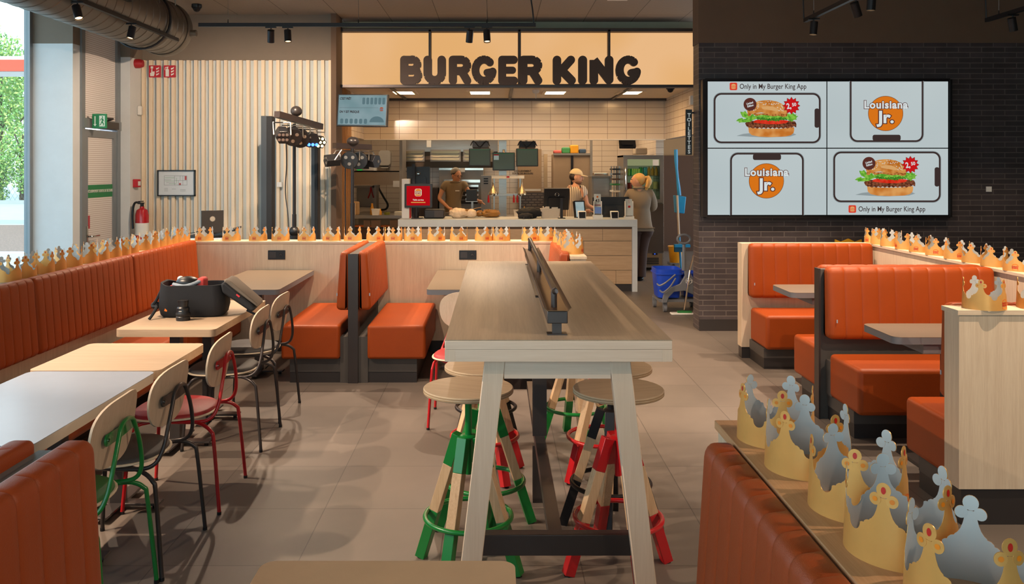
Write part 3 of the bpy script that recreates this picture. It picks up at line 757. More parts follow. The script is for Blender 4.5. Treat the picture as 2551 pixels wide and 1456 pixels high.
# ================================================================ stools
def make_stool(paint, hs=0.0):
    t = thing('bar_stool', '', 'stool')
    MB().lathe([(.0001, .733), (.186, .733), (.189, .736), (.189, .752), (.186, .755), (.0001, .755)], n=48, cap=False).build('seat', [plyseat], t)
    MB().lathe([(.1892, .7375), (.1896, .7375), (.1896, .7405), (.1892, .7405)], n=48, cap=False).lathe([(.1892, .7465), (.1896, .7465), (.1896, .7495), (.1892, .7495)], n=48, cap=False).build('ply_line', M('ply_dark', '9b7b57', .5) if 'ply_dark' not in MATS else MATS['ply_dark'], t)
    MB().cyl((0, 0, .39), (0, 0, .733), .0145).lathe([(.028, .556), (.036, .550), (.036, .546), (.03, .54)]).cyl((0, 0, .727), (0, 0, .733), .06).build('spindle', paint, t)
    for k in range(4):
        a = PI/2*k; ca, sa = math.cos(a), math.sin(a)
        def P(r, z): return (ca*r, sa*r, z)
        r0, r1, z1 = .046, .225, .552
        f = lambda z: r1+(r0-r1)*z/z1
        for nm, za, zb, m in (('leg_cap', .42, z1, paint), ('leg', .215, .42, oakleg), ('leg_tip', .004, .215, paint)):
            b = MB(); b.tube([P(f(za), za), P(f(zb), zb)], .0305 if nm != 'leg' else .030, 4, sub=1, sq=True)
            # twist square section to face outward
            b.build(nm, m, t, bevel=.002)
        MB().cyl(P(r1-.001, 0), P(r1, .006), .017, n=8).build('glide', blackmetal, t)
    MB().ring((0, 0, .215), .181, .0105, 48, 10).build('foot_ring', paint, t)
    return t
g0 = make_stool(greenpaint); r0 = make_stool(redpaint); d0 = make_stool(blackmetal)
spots_ = [(g0, -.115, 3.58, -23, 'green footed bar stool on the left of the bar table, nearest the camera'),
          (g0, -.05, 3.98, 12, 'green footed bar stool, second along the left side of the bar table'),
          (r0, -.06, 4.66, 30, 'red footed bar stool on the left side of the bar table behind the green ones'),
          (d0, -.06, 5.22, 40, 'dark footed bar stool at the far end of the left side of the bar table'),
          (r0, .512, 3.56, 16, 'red footed bar stool on the right of the bar table, nearest the camera'),
          (d0, .535, 3.96, -12, 'dark footed bar stool right of the bar table, behind the near red one'),
          (r0, .575, 4.64, 35, 'red footed bar stool on the right side of the bar table past the dark one'),
          (g0, .49, 5.22, 10, 'green footed bar stool at the far end of the right side of the bar table')]
used = set()
for o, x, y, a, lab in spots_:
    if o.name in used: o2 = copy_tree(o)
    else: o2 = o; used.add(o.name)
    o2.location = (x, y, 0); o2.rotation_euler = (0, 0, R(a)); o2['label'] = lab; o2['group'] = 'bar stools round the high table'

# ================================================================ chairs
def make_chair(paint, padm):
    """faces -X (towards its table)"""
    t = thing('dining_chair', '', 'chair')
    # seat shell: rounded plywood, a little wider at the front
    def sp(s=1.0):
        pts = []
        for i in range(40):
            a = 2*PI*i/40; c, sn = math.cos(a), math.sin(a)
            n = 2.6
            q = (abs(c)**n+abs(sn)**n)**(-1/n)
            x = -.235+.205*q*c*s; y = .215*q*sn*s*(1-.10*c)
            pts.append((x, y))
        return pts
    MB().prism(sp(), .440, .449, 'z').build('seat', plyedge, t, bevel=.003)
    p = sp(.955); b = MB(); n = len(p)
    v = [(x, y, .4495) for x, y in p] + [(-.235+(x+.235)*.985, y*.985, .459) for x, y in p] + [(-.235+(x+.235)*.93, y*.93, .465) for x, y in p] + [(-.235, 0, .467)]
    f = [(i, (i+1) % n, n+(i+1) % n, n+i) for i in range(n)] + [(n+i, n+(i+1) % n, 2*n+(i+1) % n, 2*n+i) for i in range(n)] + [(2*n+i, 2*n+(i+1) % n, 3*n) for i in range(n)]
    b.add(v, f); b.build('seat_pad', padm, t, ang=60)
    # backrest
    b = MB(); nu = 44; v = []
    for side in (0, 1):
        for i in range(nu):
            a = 2*PI*i/nu; c, sn = math.cos(a), math.sin(a); n_ = 3.0
            q = (abs(c)**n_+abs(sn)**n_)**(-1/n_)
            y = .205*q*c; z = .705+.118*q*sn*(1 if sn > 0 else 1.12); y *= (1-.10*max(0, (.70-z)/.12))
            xx = -.005 + .13*(z-.70) - 1.0*y*y*.55 + (.009 if side else 0)
            v.append((xx, y, z))
    for side in (0, 1): v.append((-.005+(.009 if side else 0), 0, .70))
    f = []
    for i in range(nu):
        j = (i+1) % nu
        f += [(2*nu, i, j), (2*nu+1, nu+j, nu+i), (i, nu+i, nu+j, j)]
    b.add(v, f); b.build('backrest', ply, t, ang=50)
    # bracket
    b = MB()
    for s in (-1, 1):
        b.add([(.006-.35*y*y*1.0+dx, y, z) for y in (s*.0, s*.06, s*.115) for dx in (0, .004) for z in (.668, .712)],
              [(0, 1, 5, 4), (4, 5, 9, 8), (2, 6, 7, 3), (6, 10, 11, 7), (0, 4, 6, 2), (4, 8, 10, 6), (1, 3, 7, 5), (5, 7, 11, 9), (8, 9, 11, 10), (0, 2, 3, 1)])
        b.cyl((.0, s*.113, .69), (.007, s*.113, .69), .022, n=20)
    b.build('bracket', paint, t)
    for s in (-1, 1): MB().cyl((.006, s*.113, .69), (.0105, s*.113, .69), .007, n=12).build('screw', chrome, t)
    rr = .0088
    MB().tube([(-.40, .10, .425), (-.30, .165, .43), (-.10, .185, .43), (-.015, .185, .445), (.02, .165, .50), (.03, .125, .60), (.03, .075, .69), (.028, .05, .722), (.028, 0, .733),
               (.028, -.05, .722), (.03, -.075, .69), (.03, -.125, .60), (.02, -.165, .50), (-.015, -.185, .445), (-.10, -.185, .43), (-.30, -.165, .43), (-.40, -.10, .425)], rr, 10, sub=6).build('frame', paint, t)
    for s in (-1, 1):
        MB().tube([(-.16, s*.13, .428), (-.05, s*.20, .425), (.005, s*.225, .395), (.02, s*.23, .34), (.05, s*.245, .012)], rr*1.05, 10, sub=5).build('leg', paint, t)
        MB().tube([(-.20, s*.12, .428), (-.34, s*.185, .425), (-.385, s*.20, .39), (-.395, s*.205, .34), (-.42, s*.225, .012)], rr*1.05, 10, sub=5).build('leg', paint, t)
        MB().cyl((.05, s*.245, 0), (.05, s*.245, .014), .0105, n=10).build('foot_cap', blackplastic, t); MB().cyl((-.42, s*.225, 0), (-.42, s*.225, .014), .0105, n=10).build('foot_cap', blackplastic, t)
    return t
cg = make_chair(greenpaint, greenpad); cr = make_chair(redpaint, redpad); ck = make_chair(charcoal, greypad)
ch = [(cg, -1.41, 3.19, 2, 'green framed chair at the white table, nearest the camera'),
      (ck, -1.40, 3.70, -1, 'grey framed chair with a grey pad at the white table, beside the green chair'),
      (cr, -1.395, 4.36, 2, 'red framed chair with a red pad tucked in at the small oak table'),
      (ck, -1.44, 5.27, 1, 'dark framed chair at the camera bag table, nearer of its two chairs'),
      (ck, -1.46, 5.84, -2, 'dark framed chair at the camera bag table, farther of its two chairs'),
      (cr, -.18, 5.86, 86, 'red framed chair beyond the bar table, facing the rear half wall table')]
used = set()
for o, x, y, a, lab in ch:
    if o.name in used: o2 = copy_tree(o)
    else: o2 = o; used.add(o.name)
    o2.location = (x, y, 0); o2.rotation_euler = (0, 0, R(a)); o2['label'] = lab; o2['group'] = 'tubular dining chairs'
# ================================================================ lettering strokes (rounded heavy capitals)
def arc(cx, cy, r, a0, a1, n=8, ry=None):
    ry = r if ry is None else ry
    return [(cx+r*math.cos(R(a0+(a1-a0)*i/n)), cy+ry*math.sin(R(a0+(a1-a0)*i/n))) for i in range(n+1)]
# letter: (width, [(radius, points)...]) in units of a 72 high capital
GL = {
 'B': (53, [(10, [(10, 10), (10, 62)]), (9.5, [(10, 62), (30, 62)] + arc(30, 50, 13, 90, -90) + [(10, 38)]), (9.8, [(10, 35), (32, 35)] + arc(32, 23, 13, 90, -90) + [(10, 10)])]),
 'U': (56, [(10.5, [(10.5, 61.5), (10.5, 30)] + arc(28, 28, 17.5, 180, 360, 10) + [(45.5, 61.5)])]),
 'R': (55, [(10, [(10, 10), (10, 62)]), (10, [(10, 62), (31, 62)] + arc(31, 48, 14, 90, -90) + [(12, 34)]), (10, [(31, 33), (37, 24), (45, 10)])]),
 'G': (62, [(9.8, arc(31, 36, 21.5, 48, 180, 12, 26.5) + arc(31, 36, 21.5, 180, 352, 12, 26.5)), (8.5, [(51, 32), (38, 30)])]),
 'E': (49, [(10, [(10, 10), (10, 62)]), (9.8, [(10, 62), (39, 62)]), (8.6, [(10, 36), (36, 36)]), (9.8, [(10, 10), (39.5, 10)])]),
 'K': (58, [(10.5, [(10.5, 10.5), (10.5, 61.5)]), (10.5, [(12, 32), (24, 38), (45, 61.5)]), (10.5, [(22, 36), (47, 10.5)])]),
 'I': (23, [(11, [(11.5, 11), (11.5, 61)])]),
 'N': (59, [(10.5, [(10.5, 10.5), (10.5, 61.5), (48.5, 12), (48.5, 61.5)])]),
}
def glyph(mb, ch, fn, m=0, fat=0, n=14):
    """fn maps (x, y) of the glyph plane to 3d front point, and (x, y, 1) to back"""
    q_ = [0]
    fn0 = fn
    def fn(x, y, k):
        return fn0(x, y, k, q_[0])
    for r, pts in GL[ch][1]:
        r += fat
        for i, p in enumerate(pts):
            q_[0] += 1
            c = [(p[0]+r*math.cos(2*PI*k/n), p[1]+r*math.sin(2*PI*k/n)) for k in range(n)]
            if i % 2 == 0 or i in (0, len(pts)-1) or r > 12:
                vs = [fn(x, y, 0) for x, y in c]; 
                vb = [fn(x, y, 1) for x, y in c]
                if vb[0] is None: mb.add(vs, [tuple(range(n))], m)
                else: mb.add(vs+vb, [tuple(range(n)), tuple(range(n, 2*n))]+[(k, (k+1) % n, n+(k+1) % n, n+k) for k in range(n)], m)
        for a, b_ in zip(pts, pts[1:]):
            q_[0] += 1
            d = (b_[0]-a[0], b_[1]-a[1]); L = math.hypot(*d) or 1; nx, ny = -d[1]/L*r, d[0]/L*r
            c = [(a[0]+nx, a[1]+ny), (b_[0]+nx, b_[1]+ny), (b_[0]-nx, b_[1]-ny), (a[0]-nx, a[1]-ny)]
            vs = [fn(x, y, 0) for x, y in c]; vb = [fn(x, y, 1) for x, y in c]
            if vb[0] is None: mb.add(vs, [(0, 1, 2, 3)], m)
            else: mb.add(vs+vb, [(0, 1, 2, 3), (4, 5, 6, 7)]+[(k, (k+1) % 4, 4+(k+1) % 4, 4+k) for k in range(4)], m)
def word(mb, s, x0, x1, z0, h, put, m=0, gap=4, fat=0, n=10):
    tot = sum(GL[c][0] for c in s) + gap*(len(s)-1); sx = (x1-x0)/tot; cx = 0
    for c in s:
        glyph(mb, c, lambda x, y, k, i, cx=cx: put(x0+(cx+x)*sx, z0+y/72*h, k, i), m, fat, n); cx += GL[c][0]+gap

# bun logo, put(u, v, layer) -> 3d ; about 1 wide, 1.12 high, centred
def bunlogo(mb, cx, cz, w, put, mo=0, mr=1, plate=None):
    h = w*1.1; p = lambda x, z, L: put(cx+x*w, cz+z*h, L)
    if plate is not None:
        q = rrect(-.58, .58, -.56, .56, .3, 5); mb.add([p(x, z, .5) for x, z in q], [tuple(range(len(q)))], plate)
    q = [(-.5, .24)] + [(.5*math.cos(R(a)), .24+.26*math.sin(R(a))) for a in range(165, 14, -15)] + [(.5, .24)]
    mb.add([p(x, z, 1) for x, z in q], [tuple(range(len(q)))], mo)
    q = [(-.5, -.30)] + [(.5*math.cos(R(a)) if abs(math.cos(R(a))) > .9 else .5*math.copysign(min(1, abs(math.cos(R(a)))*1.25), math.cos(R(a))), -.30-.2*abs(math.sin(R(a)))) for a in range(165, 14, -15)] + [(.5, -.30)]
    mb.add([p(x, z, 1) for x, z in q], [tuple(range(len(q)))], mo)
    def pt(x, z, k, i): return None if k else put(cx+x*w, cz+z*h, 2+.05*i)
    word(mb, 'BURGER', -.5, .5, .015, .19, pt, mr, 5, -1, 8)
    word(mb, 'KING', -.48, .48, -.25, .24, pt, mr, 5, -1, 8)

# ================================================================ illuminated fascia sign
t = thing('fascia_sign', 'backlit amber lightbox sign with dark BURGER KING letters over the counter', 'sign', (X(1290, YSIGN), YSIGN, Z(213, YSIGN)))
sx0, sx1, sz0, sz1 = X(848, YSIGN), X(1736, YSIGN), Z(213, YSIGN), Z(77, YSIGN)
amb = glow('amber_light_panel', 'eeb676', 1.1, ('f3c08a', 1.1))
ed = [848, 1071, 1294, 1517, 1736]
for a, c in zip(ed, ed[1:]):
    MB().box(X(a, YSIGN)+.02, X(c, YSIGN)-.02, YSIGN+.02, YSIGN+.04, sz0+.01, sz1-.02).build('light_panel', amb, t, world=True)
MB().box(sx0-.06, sx1+.02, YSIGN+.05, YSIGN+.32, sz0-.0, sz1+.04).build('housing', brownpaint, t, world=True)
b = MB()
for a in ed: b.box(X(a, YSIGN)-.014, X(a, YSIGN)+.014, YSIGN-.03, YSIGN+.04, sz0-.01, sz1+.01)
b.box(sx0-.05, sx1+.03, YSIGN-.03, YSIGN+.05, sz1-.012, sz1+.02); b.box(sx0-.05, sx1+.03, YSIGN-.06, YSIGN+.05, sz0-.03, sz0+.004)
b.build('frame', bronze, t, world=True)
letm = M('letter_brown', '4d392d', .6)
starts = {'B': 997, 'U': 1055, 'R': 1118, 'G': 1174, 'E': 1241}
px = [('B', 997, 1050), ('U', 1055, 1111), ('R', 1118, 1174), ('G', 1175, 1237), ('E', 1241, 1290), ('R', 1293, 1351), ('K', 1377, 1435), ('I', 1440, 1463), ('N', 1469, 1528), ('G', 1534, 1596)]
for i, (c, a, e) in enumerate(px):
    b = MB(); x0 = X(a, YSIGN-.08); sc = (X(e, YSIGN-.08)-x0)/GL[c][0]; z0 = Z(211, YSIGN-.08); sz = (Z(139, YSIGN-.08)-z0)/72
    glyph(b, c, lambda x, y, k, i: (x0+x*sc, YSIGN-.09-.0003*i*(1-k)+.05*k, z0+y*sz), n=20)
    b.build('letter', letm, t, world=True, ang=60)
MB().box(X(1008, YSIGN), X(1340, YSIGN), YSIGN-.09, YSIGN-.03, sz0-.004, sz0+.01).box(X(1390, YSIGN), X(1568, YSIGN), YSIGN-.09, YSIGN-.03, sz0-.004, sz0+.01).build('letter_rail', letm, t, world=True)
struct(bx('trim_2', M('cove_paint', 'a09c84', .7), sx0-.06, sx1+.02, YSIGN+.24, YSIGN+.34, sz1+.04, CEIL, None, keep=True))

# ================================================================ crowns
def make_crown():
    R0, R1, HT = .0945, .0885, .145
    rad = lambda z: R0+(R1-R0)*z/HT
    prof = [(0, .118), (.009, .118), (.0105, .103), (.0125, .095), (.016, .086), (.0205, .0795), (.0245, .0765), (.0250, .0745), (.031, .0735), (.0355, .070), (.0362, .0672), (.041, .0668), (.0445, .0648), (.0449, .0600), (.0465, .0555), (.0497, .0515), (.0543, .0490), (.0594, .0482)]
    half = 2*PI*R0/5/2
    prof = [(x*half/.0594, h) for x, h in prof]
    per = [(-x, h) for x, h in prof[::-1]][:-1] + prof[:-1]
    cols = []
    for k in range(5):
        for x, h in per: cols.append((k*2*PI/5 + x/R0, h))
    n = len(cols); b = MB()
    for sh, m in ((0, 0), (-.0007, 1)):
        v = []
        for a, h in cols:
            for z in (0, h*.5, h): v.append(((rad(z)+sh)*math.sin(a), -(rad(z)+sh)*math.cos(a), z))
        f = []
        for i in range(n):
            j = (i+1) % n
            for q in (0, 1): f.append((3*i+q, 3*j+q, 3*j+q+1, 3*i+q+1))
        b.add(v, f, m)
    v = []
    for a, h in cols:
        for sh in (0, -.0007): v.append(((rad(h)+sh)*math.sin(a), -(rad(h)+sh)*math.cos(a), h))
    b.add(v, [(2*i, 2*((i+1) % n), 2*((i+1) % n)+1, 2*i+1) for i in range(n)], 0)
    def wrap(a0, x, z, off): a = a0+x/R0; r = rad(z)+off; return (r*math.sin(a), -r*math.cos(a), z)
    for k in range(5):
        a0 = k*2*PI/5
        for cx, cz, r in ((0, .1312, .0128), (-.0148, .1145, .0105), (.0148, .1145, .0105)):
            N = 18
            for off, m in ((0.0005, 0), (-.0012, 1)):
                v = [wrap(a0, cx, cz, off)] + [wrap(a0, cx+r*math.cos(2*PI*i/N), cz+r*math.sin(2*PI*i/N), off) for i in range(N)]
                b.add(v, [(0, i+1, (i+1) % N+1) for i in range(N)], m)
            v = [wrap(a0, cx+r*math.cos(2*PI*i/N), cz+r*math.sin(2*PI*i/N), off) for off in (.0005, -.0012) for i in range(N)]
            b.add(v, [(i, (i+1) % N, N+(i+1) % N, N+i) for i in range(N)], 0)
        for cx, cz, rx, rz, m in ((0, .1312, .0042, .0062, 2), (-.0148, .1145, .0045, .0042, 3), (.0148, .1145, .0045, .0042, 3)):
            N = 14; v = [wrap(a0, cx+rx*math.cos(2*PI*i/N), cz+rz*math.sin(2*PI*i/N), .0010) for i in range(N)]
            b.add(v, [tuple(range(N))], m)
    me = b.build('paper_crown_hat', [gold, silver, jewelred, jewelor], keep=True, ang=50)
    tag(me, '', 'paper crown')
    e = MB()
    def put(u, z, L):
        L = L or 0
        return wrap(0, u, z, .0006+.0004*L)
    bunlogo(e, 0, .030, .040, put)
    em = e.build('emblem', [logoor, logored], me, smooth=False)
    return me
crown0 = make_crown(); first = [True]
def crown(x, y, z, a, lab, group, tilt=(0, 0), sc=1.0):
    o = crown0 if first[0] else copy_tree(crown0)
    first[0] = False
    o.location = (x, y, z); o.rotation_euler = (R(tilt[0]), R(tilt[1]), R(a)); o['label'] = lab; o['group'] = group
    o.scale = (sc, sc, sc)
    return o
ordn = ['first', 'second', 'third', 'fourth', 'fifth', 'sixth', 'seventh', 'eighth', 'ninth', 'tenth', 'eleventh', 'twelfth', 'thirteenth', 'fourteenth', 'fifteenth', 'sixteenth', 'seventeenth', 'eighteenth', 'nineteenth', 'twentieth']
g = 'crowns along the rear half wall'
rear = [(509, -12), (577, -14), (643, -10), (699, 6), (764, -4), (826, -14), (879, -10), (935, 30), (980, 4), (1029, 3), (1087, 30), (1143, 18), (1205, 24), (1249, -2), (1321, 27), (1362, 26)]
for i, (px_, a) in enumerate(rear):
    d = 7.885
    crown(X(px_, d), d, TOP, a, 'gold paper crown on the rear half wall, %s from its left end' % ordn[i], g, sc=.88)
g = 'crowns on the end of the bar side bench'
for i, (px_, y, d, zz) in enumerate(((1402, 565, 7.62, 0), (1411, 570, 7.35, .0), (1419, 578, 7.10, .0), (1426, 590, 6.84, .0))):
    crown(X(px_+(0, 2, 3, 0)[i], d)+.0, d, TOP-.015+.0, 8+i*16 if i < 3 else 60, 'gold paper crown on the oak panel beyond the bar table, %s from the front' % ordn[3-i], g, (0, 0), .95)
g = 'crowns along the window ledge'
lft = [(12, 0), (52, 40), (98, 10), (128, 70), (170, 28), (212, 48), (240, 5), (272, 60), (297, 30), (318, 12), (352, -30), (372, 50), (389, 20), (404, 44), (419, 8), (434, 36), (450, 22)]
for i, (px_, a) in enumerate(lft):
    x = -2.905; d = x*F/(px_-CX)
    crown(x, d, TOP, a+150, 'gold paper crown on the window side ledge, %s from the near end' % ordn[i], g, sc=.95 if i < 8 else .9)
g = 'crowns along the right half wall'
rgt = [(2179, -40), (2195, 30), (2220, 35), (2258, -62), (2294, -20), (2336, -6), (2384, 14), (2430, 52), (2478, 58), (2536, -12)]
for i, (px_, a) in enumerate(rgt):
    x = 3.405; d = x*F/(px_-CX)
    crown(x, d, TOP, a-30, 'gold paper crown on the right half wall, %s from the far end' % ordn[i], g, sc=.93)
g = 'crowns on the near booth end panel'
crown(X(2453, 4.05), 4.055, TOP, 34, 'gold paper crown at the left end of the pale oak booth end panel', g)
crown(X(2590, 4.05), 4.055, TOP, -42, 'gold paper crown on the booth end panel, partly outside the view', g)
g = 'crowns on the foreground oak ledge'
fg = [(.685, 2.085, 64, 'farthest of its five'), (.69, 1.885, 20, 'second from the far end'), (.705, 1.66, 46, 'third from the far end'), (.70, 1.475, 30, 'fourth from the far end'), (.715, 1.285, 6, 'nearest, with only its tip in view')]
for x, y, a, lab in fg:
    crown(x, y, TOP, a, 'gold paper crown on the near oak ledge, ' + lab, g, sc=.97)

# ================================================================ video wall
VD = BY-.10
def V(px, py, k=0): return (X(px, VD), VD-.0006*k, Z(py, VD))
scr = glow('screen_white', 'bac6c8', 1.12, ('c3cecf', .9))
ink = glow('screen_ink', '3c2f2d', 1.16)
g_or = glow('screen_orange', 'd9741a', 1.16); g_red = glow('screen_red', 'c8171b', 1.16); g_wh = glow('screen_pale', 'd7dede', 1.16); g_br = glow('screen_brown', '5a2f28', 1.16)
g_bun = glow('screen_bun', 'b96a22', 1.16, ('d89a54', 14)); g_bun2 = glow('screen_bun_light', 'd8a468', 1.16); g_bun3 = glow('screen_bun_base', 'c4722a', 1.16, ('dc9d58', 10))
g_gr = glow('screen_lettuce', '4f9a2a', 1.16, ('8cc348', 40)); g_gr2 = glow('screen_lettuce_dark', '2c6b1e', 1.16, ('4a8a2a', 50)); g_tom = glow('screen_tomato', 'cb2412', 1.16, ('e0402a', 20)); g_pat = glow('screen_patty', '4a2418', 1.16, ('8a5034', 45)); g_oni = glow('screen_onion', '8f4a1e', 1.16, ('c98a48', 50))
g_sh = glow('screen_shadow', '8f9a9c', 1.16); g_app = glow('screen_app_red', 'd8402c', 1.16); g_tan = glow('screen_tan', 'e0b070', 1.16)
def flat(nm, par, pts, m, k):
    b = MB(); b.add([V(px_, py_, k) for px_, py_ in pts], [tuple(range(len(pts)))]); return b.build(nm, m, par, world=True, smooth=False)
def ringpoly(nm, par, outer, inner, m, k):
    n = len(outer); b = MB(); b.add([V(*p, k) for p in outer]+[V(*p, k) for p in inner], [(i, (i+1) % n, n+(i+1) % n, n+i) for i in range(n)]); return b.build(nm, m, par, world=True, smooth=False)
def vtext(par, s, m, px_, py_, hpx, k, off=.02, sx=1, rot=0, nm='lettering', shear=0, space=1.0):
    x, y, z = V(px_, py_, k); h = hpx*VD/F
    return text(s, nm, m, (x, y, z), h, par, off, .0001, rot=(R(90), R(-rot), 0), sx=sx, shear=shear, space=space)
def screenpanel(x0, x1, y0, y1, lab):
    t = thing('wall_display', lab, 'screen', (X((x0+x1)/2, VD), VD, Z(y1, VD)), group=None)
    MB().box(X(x0, VD), X(x1, VD), VD+.001, VD+.09, Z(y1, VD), Z(y0, VD)).build('casing', blackplastic, t, world=True)
    e = 1.2; MB().box(X(x0+e, VD), X(x1-e, VD), VD, VD+.002, Z(y1-e, VD), Z(y0+e, VD)).build('display', scr, t, world=True)
    return t
def rr2(x0, x1, y0, y1, r, n=6): return rrect(x0, x1, y0, y1, r, n)
def phone(t, x0, y0, x1, y1, notch, open_side=None):
    flatn = lambda *a: None
    if open_side is None:
        ringpoly('phone_edge', t, rr2(x0-1.6, x1+1.6, y0-1.6, y1+1.6, 20), rr2(x0, x1, y0, y1, 18.5), g_sh, 2)
        ringpoly('phone_outline', t, rr2(x0, x1, y0, y1, 18.5), rr2(x0+4.3, x1-4.3, y0+4.3, y1-4.3, 15), ink, 3)
        flat('phone_notch', t, rr2(x1-15, x1-3, (y0+y1)/2-24, (y0+y1)/2+24, 5), ink, 4)
    else:
        # open at the top ('t') or at the bottom ('b')
        s = 1 if open_side == 't' else -1; yo = y0 if s > 0 else y1; yc = y1 if s > 0 else y0
        def path(i, r): 
            L = [(x0+i, yo), (x0+i, yc-s*(r+i))] + [(x0+i+r-r*math.cos(R(a)), yc-s*i-s*r+s*r*math.sin(R(a))) for a in range(0, 91, 15)] + [(x1-i-r+r*math.sin(R(a)), yc-s*i-s*r+s*r*math.cos(R(a))) for a in range(0, 91, 15)] + [(x1-i, yc-s*(r+i)), (x1-i, yo)]
            return L
        for nm, i0, r0_, i1, r1_, m, k in (('phone_edge', -1.6, 20, 0, 18.5, g_sh, 2), ('phone_outline', 0, 18.5, 4.3, 15, ink, 3)):
            o = path(i0, r0_); q = path(i1, r1_); n = len(o); b = MB()
            b.add([V(*p, k) for p in o]+[V(*p, k) for p in q], [(i, i+1, n+i+1, n+i) for i in range(n-1)]); b.build(nm, m, t, world=True, smooth=False)
        xm = (x0+x1)/2; flat('phone_notch', t, rr2(xm-35, xm+35, min(yc-s*18, yc-s*3), max(yc-s*18, yc-s*3), 5), ink, 4)
def burger(t, ox, oy):
    """drawn from the upper left panel coordinates, shifted by (ox, oy)"""
    sc = 305/2551
    P = lambda L: [(1765+ox+x*sc, 200+oy+y*sc) for x, y in L]
    flat('picture_shadow', t, P([(580, 1160), (720, 1120), (900, 1100), (1750, 1100), (1830, 1135), (1700, 1175), (1200, 1195), (900, 1180)]), g_sh, 4)
    flat('burger_base_bun', t, P([(828, 985), (1100, 1010), (1500, 1010), (1782, 980), (1785, 1040), (1770, 1100), (1720, 1145), (1600, 1175), (1300, 1187), (1050, 1178), (900, 1145), (840, 1090)]), g_bun3, 5)
    top = [(760, 900), (790, 870), (900, 850), (1300, 840), (1700, 845), (1800, 860), (1825, 900), (1830, 925)]
    bot = []
    for i in range(24):
        x = 1825-i*45; bot.append((x, (985 if i % 2 else 1012) - (25 if i < 3 or i > 21 else 0)))
    flat('burger_patty', t, P(top+bot), g_pat, 6)
    flat('burger_tomato', t, P([(930, 880), (960, 840), (1040, 822), (1300, 836), (1560, 832), (1640, 840), (1660, 860), (1620, 895), (1450, 918), (1250, 918), (1050, 900)]), g_tom, 7)
    def lettuce(x0, x1, ym, amp, nm, m, k, seed, th=60):
        rnd = random.Random(seed); up = []; dn = []
        N = 26
        for i in range(N+1):
            x = x0+(x1-x0)*i/N; e = math.sin(PI*i/N)
            up.append((x, ym-th*.5-rnd.uniform(0, amp)*(1 if i % 2 else .3)+ (1-e)*-10)); dn.append((x, ym+th*.5*e+rnd.uniform(0, amp)*(.9 if i % 2 else .2)+5))
        flat(nm, t, P(up+dn[::-1]), m, k)
    lettuce(1000, 1700, 800, 40, 'burger_lettuce', g_gr2, 8, 3)
    flat('burger_lettuce', t, P([(570, 850), (620, 805), (700, 785), (720, 815), (790, 800), (700, 760), (670, 700), (660, 655), (720, 665), (760, 640), (800, 690), (830, 740), (900, 720), (915, 680), (960, 760), (1010, 750), (1005, 800), (930, 830), (860, 870), (760, 880), (680, 880), (625, 890), (635, 865)]), g_gr, 9)
    flat('burger_lettuce', t, P([(1640, 690), (1700, 710), (1760, 680), (1775, 710), (1830, 715), (1815, 745), (1868, 748), (1820, 790), (1840, 820), (1770, 830), (1740, 870), (1680, 840), (1600, 790), (1560, 800)]), g_gr, 9)
    lettuce(960, 1620, 755, 45, 'burger_lettuce', g_gr, 10, 9, 40)
    flat('burger_onion', t, P([(805, 690), (1640, 690), (1630, 750), (1560, 770), (1450, 740), (1350, 755), (1230, 735), (1100, 720), (1000, 745), (900, 700), (870, 750), (815, 745)]), g_oni, 11)
    flat('burger_top_bun', t, P([(800, 640), (830, 560), (900, 500), (980, 460), (1060, 432), (1180, 418), (1290, 420), (1420, 445), (1520, 490), (1590, 550), (1625, 620), (1637, 700), (1580, 710), (1450, 690), (1330, 720), (1200, 700), (1100, 672), (960, 690), (905, 705), (850, 690), (815, 690)]), g_bun, 12)
    flat('burger_bun_shine', t, P([(1100, 560), (1200, 540), (1330, 548), (1400, 580), (1500, 640), (1420, 650), (1250, 620), (1120, 600)]), g_bun2, 13)
    rnd = random.Random(5); b = MB()
    for i in range(46):
        a = rnd.uniform(0, PI); rr_ = rnd.uniform(.62, .97); x = 1230+math.cos(a)*370*rr_; y = 640-math.sin(a)*210*rr_; th = rnd.uniform(0, PI)
        if x < 1000 and y < 610: continue
        e = [(x+13*math.cos(q)*math.cos(th)-7*math.sin(q)*math.sin(th), y+13*math.cos(q)*math.sin(th)+7*math.sin(q)*math.cos(th)) for q in [k*PI/4 for k in range(8)]]
        b.add([V(*p, 14) for p in P(e)], [tuple(range(8))])
    b.build('sesame', g_wh, t, world=True, smooth=False)['kind'] = 'stuff'
    c = P([(860, 505)])[0]; flat('badge', t, circ(c[0], c[1], 16.2, 32), g_br, 15)
    vtext(t, 'Limited', g_wh, c[0]-.6, c[1]-2.9, 5.2, 17, .03, .8, 15); vtext(t, 'Edition', g_wh, c[0]+.8, c[1]+3.6, 5.2, 17, .03, .8, 15)
    c = P([(1722, 533)])[0]; st = [(c[0]+(21 if i % 2 == 0 else 15.2)*math.sin(PI*i/12), c[1]-(21 if i % 2 == 0 else 15.2)*math.cos(PI*i/12)) for i in range(24)]
    flat('price_star_edge', t, [(c[0]+(p[0]-c[0])*1.06, c[1]+(p[1]-c[1])*1.06) for p in st], g_br, 15); flat('price_star', t, st, g_red, 16)
    vtext(t, '2,', g_wh, c[0]-6.5, c[1]+1.5, 14, 18, .03, .85, 8); vtext(t, '50', g_wh, c[0]+6.5, c[1]-2.5, 8.4, 18, .03, .95, 8)
